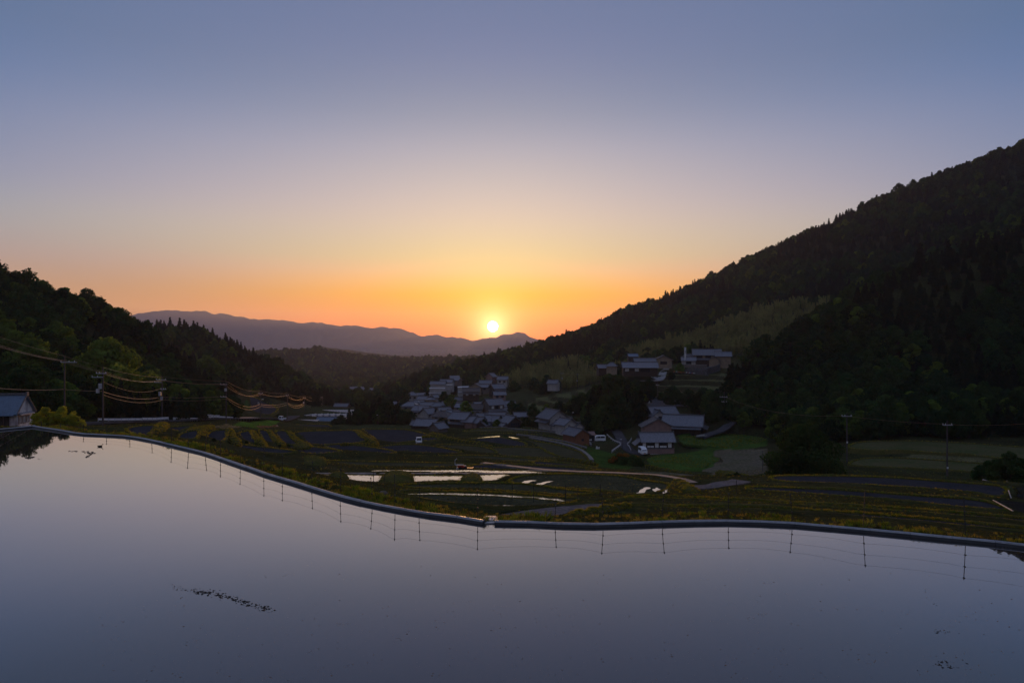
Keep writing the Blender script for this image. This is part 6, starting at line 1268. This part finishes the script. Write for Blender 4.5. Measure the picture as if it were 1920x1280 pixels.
tree(200, 735, 172, T4, 1.28, 'broadleaf_tree', 'tree', 'largest round bright green tree on the lower left hillside'); tree(60, 720, 165, T5, 1.15, 'broadleaf_tree', 'tree', 'bright green spreading tree left of the largest round one'); tree(10, 700, 172, T5, 1.2, 'broadleaf_tree', 'tree', 'bright green tree cut by the left edge of the picture'); tree(330, 785, 176, T5, .8, 'broadleaf_tree', 'tree', 'dark leaning tree behind the bridge railing'); tree(285, 782, 172, T5, .9, 'broadleaf_tree', 'tree', 'leafy tree behind the second power pole'); tree(105, 668, 190, T5, .9, 'broadleaf_tree', 'tree', 'bright green tree upslope between the two large left trees')
tree(395, 700, 330, T4, .95, 'broadleaf_tree', 'tree', 'pale green rounded tree halfway up the second left ridge'); tree(385, 640, 400, T5, .95, 'broadleaf_tree', 'tree', 'bright rounded tree near the crest of the second left ridge')
for i, (u, v, D, s, c) in enumerate([(655,801,262,.78,1),(668,802,266,.9,1),(682,802,270,1.0,0),(697,803,268,1.05,1),(712,803,266,1.12,1),(727,803,264,1.08,0),(742,803,262,1.0,1),(757,803,260,.88,0),(769,804,258,.7,0),(640,801,264,.55,0),(628,800,262,.42,0),(704,798,276,1.1,1),(734,797,275,1.1,1),(718,800,258,.9,0)]):
    tree(u, v, D, PC[i % 3] if c else PB[[0, 2, 5][i % 3]], s*(.82 if c else 1.02), 'cedar_tree' if c else 'broadleaf_tree', 'tree', ['dark cedar', 'dark broadleaf tree'][1-c]+' in the black clump between greenhouses and village', 'dark tree clump left of the village')
for i, (u, v, D, s, c) in enumerate([(1112,806,228,1.25,1),(1124,800,236,1.1,1),(1136,812,224,1.15,0),(1150,815,222,1.3,0),(1163,812,222,1.25,0),(1176,806,226,1.2,1),(1190,806,222,1.1,1),(1202,800,220,.95,1),(1142,800,240,1.35,0),(1158,797,242,1.35,0),(1172,790,246,1.2,0),(1128,818,216,.9,0),(1118,790,250,1.15,1)]):
    tree(u, v, D, PC[i % 3] if c else PB[[1, 0, 3][i % 3]], s*(1.0 if c else 1.05), 'cedar_tree' if c else 'broadleaf_tree', 'tree', ['tall dark cedar', 'tall dark broadleaf tree'][1-c]+' in the clump rising above the lane', 'tall tree clump between village and right farm')
for u, v, D, mi, s, lb in [(828,810,226,2,.62,'round dark green tree before the low tiled house'),(873,783,292,4,.85,'bright round green tree left of the tall storehouse'),(846,757,350,4,.95,'yellow green tree in the middle of the village'),(833,752,370,1,.8,'dark green tree left of the yellow green village tree'),(907,803,236,0,.38,'small dark round shrub before the clustered roofs'),(932,805,232,4,.42,'pale round shrub beside the open garage'),(1275,701,312,4,.62,'round green tree between cream house and manor'),(1258,706,298,0,.42,'dark shrub beside the concrete lane fork'),(1100,822,222,4,.5,'small dark shrub above the pale shelter'),(1078,812,226,1,.55,'yellow green shrub right of the tiled annex'),(1240,712,262,6,.4,'rounded shrub below the lane fork'),(1395,790,206,4,.62,'grey green bush at the foot of the spur'),(1210,835,200,0,.4,'dark shrub left of the pink brown outbuilding'),(1320,752,246,0,.7,'dark tree on the lower terrace edge'),(1290,760,236,2,.8,'dark rounded tree above the long barn'),(1262,765,236,5,.8,'dark tree left above the long barn'),(1345,770,232,3,.6,'bush behind the parked cars'),(980,803,232,1,.42,'green garden shrub between garage and white farmhouse'),(990,801,234,0,.4,'dark garden shrub left of the white farmhouse'),(1004,801,232,2,.4,'dark garden shrub touching the white farmhouse'),(960,770,290,1,.6,'green shrub right of the tall storehouse wings'),(1050,770,270,0,.62,'dark tree below the middle terraces'),(1025,775,268,4,.6,'olive tree below the middle terraces'),(1000,780,266,1,.62,'rounded tree above the white farmhouse'),(975,778,272,5,.62,'dark tree right of the storehouse annex')]:
    tree(u, v, D, PB[mi], s, 'broadleaf_tree' if 'tree' in lb else 'shrub', 'tree' if 'tree' in lb else 'shrub', lb)
T6 = broad(56, 4.0, 6.0, 6500, .18, lobes=14, mat='leaf_mid', low=.1); T7 = broad(57, 3.2, 5.5, 4200, .17, lobes=12, mat='leaf_dark', low=.1)
material('leaf_orange', (.20,.095,.02), trans=.4, rnd=.2)
tree(1160, 881, 142, T6, .85, 'hedge_bush', 'bush', 'left half of the dark hedge with orange tipped leaves by the lane'); tree(1188, 880, 140, T6, .8, 'hedge_bush', 'bush', 'right half of the dark hedge with orange tipped leaves by the lane'); tree(1382, 909, 84, T7, .5, 'bush', 'bush', 'dark low bush at the end of the gravel path'); tree(1368, 907, 86, T7, .42, 'bush', 'bush', 'smaller dark bush left of the path end bush')
for i, (u, v) in enumerate([(1152, 858), (1162, 852), (1172, 852), (1182, 856), (1192, 856), (1146, 863)]):
    p = at(u, v+3, 141); o = bpy.data.objects.new('orange_shoots', treemesh('orange_shoots', leafcloud((0, 0, .3), (.75, .6, .4), 130, .14, 700+i), None, M['leaf_orange'], M['bark'])); COL.objects.link(o); o.location = p; tag(o, 'spray of orange young leaves on top of the lane hedge', 'shoots', 'orange shoots topping the lane hedge')
BL = broad(58, 4.5, 5, 2600, .22, lobes=10, mat='leaf_dark', low=.2); tree(1388, 752, 232, BL, 1.0, 'blossom_tree', 'tree', 'dark tree sprinkled with white blossom at the foot of the spur')
p = at(1388, 752, 232); o = bpy.data.objects.new('blossom', treemesh('blossom', np.concatenate([leafcloud((random.uniform(-2, 2), -1.6+random.uniform(-.5, .6), random.uniform(1.6, 4.0)), (.4, .3, .16), 16, .13, 800+i) for i in range(20)]), None, M['blossom'], M['bark'])); COL.objects.link(o)
bt = [q for q in bpy.data.objects if q.name.startswith('blossom_tree')][0]; o.parent = bt
# small dark grass clumps along the field paths
for i, (u, v) in enumerate([(810,836),(822,838),(838,841),(846,843),(856,845),(868,847),(401,828),(450,831),(462,832),(525,838),(541,839)]):
    p = hit(u, v); o = bpy.data.objects.new('shrub', PB[(0, 2)[i % 2]]); COL.objects.link(o); s = .05; o.location = (p[0], p[1], p[2]); o.scale = (s*1.3, s*1.3, s); tag(o, 'tiny dark bush in the row along the field bank', 'bush', 'tiny bushes along the field banks')
# ---- town on the distant plain
mb = MB()
for i in range(1500):
    d = random.uniform(4600, 7400); u = random.uniform(560, 960)**1.0; x = (u-960)/FPX*d; z = -118+(7400-d)*.004; w = random.uniform(7, 20); h = random.choice([4, 5, 6, 7, 12])
    z = h1(x, d) if abs(math.atan2(x, d)) < .9 else z
    mb.box(x-w/2, x+w/2, d, d+w*.7, z-3, z+h)
tag(mb.build('distant_town', M['city']), 'faint scatter of town buildings on the hazy plain below the mountains', 'town', kind='stuff')
p = at(671, 693, 1150); 
# ------------------------------------------------------------------ keep clear of houses, roads, hero trees
bad = np.zeros(len(TX), bool)
for (x, y, r) in CLEAR: bad |= np.hypot(TX-x, TY-y) < r
for (u, v, D, r) in SIGHT:      # no wild trees between a house and the valley it looks on
    uu, vv = proj(TX, TY, TZ+7.5); bad |= (np.abs(uu-u) < r*.95*FPX/D) & (TY < D+2) & (TY > D-70) & (vv < v+2)
TX, TY, TS, TC, TZ = [a[~bad] for a in (TX, TY, TS, TC, TZ)]
hgt = np.where(TC == 'B', 10, 9.)
# sight test: is the top of this crown seen over the ground in front of it?
vis = np.ones(len(TX), bool)
for t in np.linspace(.12, .96, 40):
    px_, py_ = TX*t, TY*t; zz = HC+(TZ+hgt-HC)*t; vis &= (H(px_, py_) < zz+.5)
U, Vv = proj(TX, TY, TZ+hgt); inf = (U > -15) & (U < 1935) & (Vv > 0)
# leave out what neither the picture nor a step aside could show
hid = (TY > 240) & ~vis & (np.abs(U-960) < 1400)
t2 = np.ones(len(TX), bool)
for t in np.linspace(.12, .96, 30): t2 &= (H(TX*t, TY*t) < HC+(TZ+hgt+14-HC)*t)
drop = ~t2; TX, TY, TS, TC, TZ, vis, inf, U, Vv, hgt = [a[~drop] for a in (TX, TY, TS, TC, TZ, vis, inf, U, Vv, hgt)]
D_ = np.hypot(TX, TY)
SCF = lambda s: .84*(s/4.6)**.25
def zone(u, d, x):
    if d > 800: return 'far'
    if x < 0 and d < 310: return 'left_near'
    if x < -60 or (u < 640 and d < 720): return 'left_far'
    if d < 330 and u > 1370: return 'spur'
    if d < 480: return 'mid'
    return 'big'
def LABEL(c, zn, i, k):
    u, x = U[i], TX[i]; small = TS[i] > 6
    if c == 'B': return 'pale feathery bamboo clump '+('left of the upper hamlet, above the middle terraces' if u < 1165 else 'behind the long low house of the upper hamlet' if u < 1262 else 'behind the manor house on the upper terrace' if u < 1365 else 'in the slanting band right of the manor house')
    a = {'C': 'pointed dark cedar', 'F': ['dark green broadleaf tree', 'mid green broadleaf tree', 'dark green broadleaf tree', 'tall mid green broadleaf tree', 'bright green broadleaf tree', 'dark green spreading tree', 'broad low green tree'][k % 7]}[c]
    if zn == 'left_near': return a+' on the left hill, '+('above the barn' if u < 75 else 'above the citrus bushes' if u < 160 else 'behind the transformer pole' if u < 250 else 'behind the bridge railing')
    if zn == 'left_far': return a+' on the second left ridge, '+('near its high left end' if u < 420 else 'on its middle slope' if u < 530 else 'at its low right end')
    if zn == 'spur': return a+' on the near right spur, '+('at its left foot' if u < 1450 else 'behind the round bush' if u < 1600 else 'between the two dark poles' if u < 1780 else 'right of the last dark pole')
    if zn == 'mid': return a+(' on the slope behind the village' if u < 1000 else ' beside the middle terraces' if u < 1180 else ' between the two hamlets at right')
    if zn == 'big': return 'small '+a+' on the large right mountainside, '+('left part' if u < 1200 else 'middle part' if u < 1500 else 'high right part')
    return 'tiny '+a+' on the hazy middle hill below the sunset'
LBL = {
 'F': {'left_near': ('broadleaf tree in the dense wood on the left hill above the power poles', 'broadleaf trees on the near left hill'),
       'left_far': ('broadleaf tree on the second left ridge sloping down to the valley', 'broadleaf trees on the second left ridge'),
       'spur': ('dark broadleaf tree on the nearest right spur behind the big bush', 'broadleaf trees on the near right spur'),
       'mid': ('broadleaf tree among the woods between village and right mountainside', 'broadleaf trees around the hamlets'),
       'big': ('small distant broadleaf tree high on the large right mountainside', 'broadleaf trees on the right mountainside'),
       'far': ('tiny tree on the hazy middle hill below the sunset', 'trees on the hazy middle hill')},
 'C': {'left_near': ('pointed cedar standing on the left hill above the power poles', 'cedars on the near left hill'),
       'left_far': ('pointed cedar on the crest of the second left ridge', 'cedars on the second left ridge'),
       'spur': ('dark pointed cedar on the nearest right spur', 'cedars on the near right spur'),
       'mid': ('dark cedar among the woods around the hamlets at right', 'cedars around the hamlets'),
       'big': ('small pointed cedar on the large right mountainside', 'cedars on the right mountainside'),
       'far': ('tiny conifer on the hazy middle hill', 'conifers on the hazy middle hill')},
 'B': {'': ('pale feathery bamboo clump in the grove below the right mountain', 'bamboo clumps below the right mountain')}}
CATN = {'F': ('broadleaf_tree', 'tree', PB), 'C': ('cedar_tree', 'tree', PC), 'B': ('bamboo_clump', 'bamboo', PBA)}
protos = bpy.data.collections.new('plant_kinds')
PIDX = {}
for c in 'FCB':
    for i, me in enumerate(CATN[c][2]):
        o = bpy.data.objects.new(f'{c}{i:02d}_kind', me); protos.objects.link(o); PIDX[(c, i)] = o
allk = sorted(protos.objects, key=lambda o: o.name); order = {o.name: i for i, o in enumerate(allk)}
def instancer(name, P, S, RZ, IDX, collection, tilt=None):
    me = bpy.data.meshes.new(name); me.vertices.add(len(P)); me.vertices.foreach_set('co', np.asarray(P, np.float32).ravel())
    for nm, arr, ty in (('s', S, 'FLOAT'), ('rz', RZ, 'FLOAT'), ('idx', IDX, 'INT')):
        at_ = me.attributes.new(nm, ty, 'POINT'); at_.data.foreach_set('value', np.asarray(arr, np.float32 if ty == 'FLOAT' else np.int32))
    o = bpy.data.objects.new(name, me); COL.objects.link(o)
    g = bpy.data.node_groups.new(name, 'GeometryNodeTree'); g.interface.new_socket('Geometry', in_out='INPUT', socket_type='NodeSocketGeometry'); g.interface.new_socket('Geometry', in_out='OUTPUT', socket_type='NodeSocketGeometry')
    a = g.nodes.new('NodeGroupInput'); b = g.nodes.new('NodeGroupOutput'); m2p = g.nodes.new('GeometryNodeMeshToPoints'); ip = g.nodes.new('GeometryNodeInstanceOnPoints'); ci = g.nodes.new('GeometryNodeCollectionInfo')
    ci.inputs['Collection'].default_value = collection; ci.inputs['Separate Children'].default_value = True; ci.inputs['Reset Children'].default_value = True
    ip.inputs['Pick Instance'].default_value = True
    def na_(nm, ty): q = g.nodes.new('GeometryNodeInputNamedAttribute'); q.data_type = ty; q.inputs[0].default_value = nm; return q.outputs[0]
    g.links.new(a.outputs[0], m2p.inputs[0]); g.links.new(m2p.outputs[0], ip.inputs['Points']); g.links.new(ci.outputs[0], ip.inputs['Instance']); g.links.new(na_('idx', 'INT'), ip.inputs['Instance Index'])
    cx_ = g.nodes.new('ShaderNodeCombineXYZ'); g.links.new(na_('rz', 'FLOAT'), cx_.inputs[2]); g.links.new(cx_.outputs[0], ip.inputs['Rotation']); g.links.new(na_('s', 'FLOAT'), ip.inputs['Scale']); g.links.new(ip.outputs[0], b.inputs[0])
    md = o.modifiers.new('scatter', 'NODES'); md.node_group = g; return o
for c in 'FCB':
    name, cat, PR = CATN[c]; idx = np.where(TC == c)[0]
    if not len(idx): continue
    good = idx[vis[idx] & inf[idx]]; good = good[np.argsort(D_[good])]
    # the nearest ones in sight, spread so that every wooded slope has its own
    ind = set(good[:300].tolist()) if c == 'B' else set(good[:220].tolist()) | set(good[220:][::max(1, (len(good)-220)//80)][:80].tolist())
    for i in ind:
        k = int(rng.integers(0, len(PR))); o = bpy.data.objects.new(name, PR[k]); COL.objects.link(o)
        sc = SCF(TS[i])*rng.uniform(.66, 1.18)
        if c == 'C': sc *= .78
        o.location = (TX[i], TY[i], TZ[i]-.3); o.rotation_euler = (0, 0, rng.uniform(0, 6.28)); o.scale = (sc, sc, sc*rng.uniform(.85, 1.1))
        zn = '' if c == 'B' else zone(U[i], D_[i], TX[i]); tag(o, LABEL(c, zn, i, k), cat, LBL[c][zn][1])
    rest = np.array([i for i in idx if i not in ind])
    if len(rest):
        sc = SCF(TS[rest])*rng.uniform(.6, 1.18, len(rest))*np.where(rng.random(len(rest)) < .05, 1.3, 1)*(.8 if c == 'C' else 1)
        ids = np.array([order[PIDX[(c, int(k))].name] for k in rng.integers(0, len(PR), len(rest))])
        o = instancer({'F': 'broadleaf_wood', 'C': 'cedar_wood', 'B': 'bamboo_grove'}[c], np.c_[TX[rest], TY[rest], TZ[rest]-.3], sc, rng.uniform(0, 6.28, len(rest)), ids, protos)
        tag(o, {'F': 'mass of broadleaf trees covering the hills on both sides', 'C': 'drifts of pointed cedars within the hillside woods', 'B': 'pale bamboo grove behind the upper hamlet'}[c], {'F': 'wood', 'C': 'wood', 'B': 'bamboo'}[c], kind='stuff')
print('TREES', {c: int((TC == c).sum()) for c in 'FCB'})
# ================================================================== GRASS
def tuft(seed, n=16, h=.28, r=.16, mat='grass', wd=.014):
    rg = np.random.default_rng(seed); V = []; F_ = []
    for i in range(n):
        a = rg.uniform(0, 6.28); rr = r*rg.random()**.7; x, y = math.cos(a)*rr, math.sin(a)*rr; hh = h*rg.uniform(.5, 1.15); la = a+rg.normal(0, .6); ln = hh*rg.uniform(.15, .75)
        pa = rg.uniform(0, 3.14); dx, dy = math.cos(pa)*wd, math.sin(pa)*wd; b = len(V)
        mx_, my_ = x+math.cos(la)*ln*.35, y+math.sin(la)*ln*.35; tx, ty = x+math.cos(la)*ln, y+math.sin(la)*ln
        V += [(x-dx, y-dy, -.03), (x+dx, y+dy, -.03), (mx_+dx*.8, my_+dy*.8, hh*.6), (mx_-dx*.8, my_-dy*.8, hh*.6), (tx, ty, hh)]
        F_ += [(b, b+1, b+2, b+3), (b+3, b+2, b+4)]
    me = bpy.data.meshes.new('tuft'); me.from_pydata(V, [], F_); me.materials.append(M[mat]); me.update(); return me
gk = bpy.data.collections.new('grass_kinds')
kinds = [('grass', .17), ('grass', .22), ('grass_dry', .19), ('grass_green', .19), ('grass_dry', .14), ('grass_green', .25), ('grass_dull', .16), ('grass_dull', .22), ('grass_dulldry', .18), ('edge_grass', .17), ('edge_grass', .21)]
for i, (m, h) in enumerate(kinds): gk.objects.link(bpy.data.objects.new(f'k{i}', tuft(i, 18, h, .17, m)))
def grass_obj(name, P, S, IDX, label):
    o = instancer(name, P, S, rng.uniform(0, 6.28, len(P)), IDX, gk); return tag(o, label, 'grass', kind='stuff')
infield = lambda x, y: np.any([inpoly(x, y, P, .02) for m, z, P in FW+WW], axis=0) | inpoly(x, y, pondP)
# verge along the berm
P = []
for rim in (rimL_s, rimR_s):
    d = np.r_[0, np.cumsum(np.hypot(*np.diff(rim, axis=0).T))]
    n = int(d[-1]*46); s = rng.uniform(0, d[-1], n); X = np.interp(s, d, rim[:, 0]); Y = np.interp(s, d, rim[:, 1]); T = np.gradient(rim, axis=0); T /= np.hypot(T[:, 0], T[:, 1])[:, None]
    tx, ty = np.interp(s, d, T[:, 0]), np.interp(s, d, T[:, 1]); w = -.10+rng.random(n)**1.6*1.6; P.append(np.c_[X-ty*w, Y+tx*w, w])
P = np.concatenate(P); k = ~infield(P[:, 0], P[:, 1]); P = P[k]; pz = H(P[:, 0], P[:, 1]); nse = noise2(P[:, 0], P[:, 1], 1.6, 15)
keep_ = rng.random(len(P)) < .35+.9*nse; P, pz, nse = P[keep_], pz[keep_], nse[keep_]
idx = np.where(rng.random(len(P)) < nse*1.0-.12, rng.choice([0, 3, 5, 1], len(P)), rng.choice([2, 4, 8, 6, 6], len(P)))
grass_obj('verge_grass', np.c_[P[:, 0], P[:, 1], np.maximum(pz, .0)], .35+.6*nse*rng.uniform(.6, 1.3, len(P)), idx, 'short yellow green grass along the outer edge of the pond berm')
# banks between the near fields
P = []
for s, r0, r1 in ((.30, 24, 60), (.48, 60, 110), (.95, 110, 180), (1.7, 180, 260)):
    x, y = scatter((-r1, r1), (r0*.6, r1), s, r0, r1, 41); P.append(np.c_[x, y, np.full(len(x), s)])
P = np.concatenate(P); c = cls_at(P[:, 0], P[:, 1]); k = np.isin(c, ['G', 'V']) & ~infield(P[:, 0], P[:, 1]); P = P[k]
bad = np.zeros(len(P), bool)
for (x, y, r) in CLEAR: bad |= np.hypot(P[:, 0]-x, P[:, 1]-y) < r*.9
for pl, w in ROADS:
    for a, b in zip(pl[:-1], pl[1:]):
        a_, b_ = np.array(a[:2]), np.array(b[:2]); ab = b_-a_; t = np.clip(((P[:, :2]-a_)@ab)/max(1e-6, ab@ab), 0, 1); bad |= np.hypot(*(P[:, :2]-(a_+t[:, None]*ab)).T) < w*.5+.2
P = P[~bad]; nse = noise2(P[:, 0], P[:, 1], 5, 16); keep_ = rng.random(len(P)) < .45+.7*nse; P, nse = P[keep_], nse[keep_]
idx = np.where(rng.random(len(P)) < .20*nse, rng.choice([0, 1, 3, 2], len(P)), rng.choice([6, 7, 8, 6], len(P)))
sc = (P[:, 2]/.42)**.45*rng.uniform(.3, .65, len(P))*(.4+.6*nse)*np.where(P[:, 1] < 45, .75, 1)
grass_obj('bank_grass', np.c_[P[:, 0], P[:, 1], H(P[:, 0], P[:, 1])], sc, idx, 'grass covering the banks between the terraced fields')
# tufts crowning every field edge
Q = []
for P_, z, Y in edge_pts:
    d = np.r_[0, np.cumsum(np.hypot(*np.diff(np.r_[P_, P_[:1]], axis=0).T))]; PP = np.r_[P_, P_[:1]]; dens = 5.5*(50/max(Y, 40))**1.0
    n = int(d[-1]*dens*(4.5 if Y < 70 else 2.6)); s = rng.uniform(0, d[-1], n); r = .11+.0012*Y; jx = rng.normal(0, r*.45, n); jy = rng.normal(0, r*.45, n)
    Q.append(np.c_[np.interp(s, d, PP[:, 0])+jx, np.interp(s, d, PP[:, 1])+jy, np.full(n, z-.06), np.full(n, (.6+Y/190))])
Q = np.concatenate(Q); nse = noise2(Q[:, 0], Q[:, 1], 6, 19); idx = np.where(rng.random(len(Q)) < nse*.6, rng.choice([0, 3, 9, 5], len(Q)), rng.choice([9, 9, 2], len(Q)))
grass_obj('edge_grass', Q[:, :3], Q[:, 3]*rng.uniform(.3, .75, len(Q)), idx, 'grass fringe crowning the edges of the terraced fields')
P = []; S_ = []
for vs, w, k, Dm in RTP:
    vs = vs[vs[:, 2] > -90]; n = int(len(vs)*7); i0 = rng.integers(0, len(vs), n); q = vs[i0]+rng.normal(0, w*.05, (n, 3))*np.array([1, 1, 0]); P.append(q-np.array([0, 0, .03])); S_.append(np.full(n, (.35+Dm/250)*(.45 if w > 1.8 else 1)))
P = np.concatenate(P); S_ = np.concatenate(S_); grass_obj('ridge_grass', P, S_*rng.uniform(.5, 1.15, len(P)), rng.choice([0, 2, 1, 4, 0], len(P)), 'long yellowing grass on the ridges between the strip fields')
# leafy growth in the two meadows
P = []
for m, z, F__ in FW:
    if m != 'green_field': continue
    x0, y0 = F__.min(0); x1, y1 = F__.max(0); n = int((x1-x0)*(y1-y0)*3.2); x = rng.uniform(x0, x1, n); y = rng.uniform(y0, y1, n); k = inpoly(x, y, F__); P.append(np.c_[x[k], y[k], np.full(k.sum(), z)])
P = np.concatenate(P); grass_obj('meadow_grass', P, rng.uniform(.5, 1.5, len(P))*(.4+.9*noise2(P[:, 0], P[:, 1], 4, 33)), rng.choice([3, 0, 1, 2], len(P)), 'lush green grass in the meadow below the grey roofed farmhouse')
# rice stubble / seedlings in rows on the nearer wet paddies
P = []
for m, z, F__ in FW:
    if m != 'paddy_stubble' or F__[:, 1].mean() > 75: continue
    x0, y0 = F__.min(0); x1, y1 = F__.max(0); xs = np.arange(x0, x1, .33); ys = np.arange(y0, y1, .62); X, Y = np.meshgrid(xs, ys); X = X.ravel()+rng.normal(0, .05, X.size); Y = Y.ravel()+rng.normal(0, .05, Y.size)
    k = inpoly(X, Y, F__); P.append(np.c_[X[k], Y[k], np.full(k.sum(), z)])
P = np.concatenate(P); wet = np.zeros(len(P), bool)
for m, z, F__ in WW: wet |= inpoly(P[:, 0], P[:, 1], F__)
P = P[(~wet & (rng.random(len(P)) < .85)) | (wet & (rng.random(len(P)) < .38) & (P[:, 1] < 66))]; grass_obj('rice_stubble', P, rng.uniform(.25, .5, len(P)), rng.choice([6, 8, 7, 4], len(P)), 'rows of rice stubble in the lower wet paddies')
# ------------------------------------------------------------------ haze
mb = MB(); mb.box(-HAZE_R, HAZE_R, -HAZE_R, HAZE_R, -260, HAZE_TOP)
hz = mb.build('haze', bpy.data.materials.new('haze')); hm = hz.data.materials[0]; hm.use_nodes = True; t = hm.node_tree; t.nodes.clear()
pv_ = t.nodes.new('ShaderNodeVolumePrincipled'); pv_.inputs['Color'].default_value = (.60, .64, .88, 1); pv_.inputs['Density'].default_value = HAZE; pv_.inputs['Anisotropy'].default_value = .38
ou = t.nodes.new('ShaderNodeOutputMaterial'); t.links.new(pv_.outputs[0], ou.inputs['Volume']); tag(hz, kind='stuff')
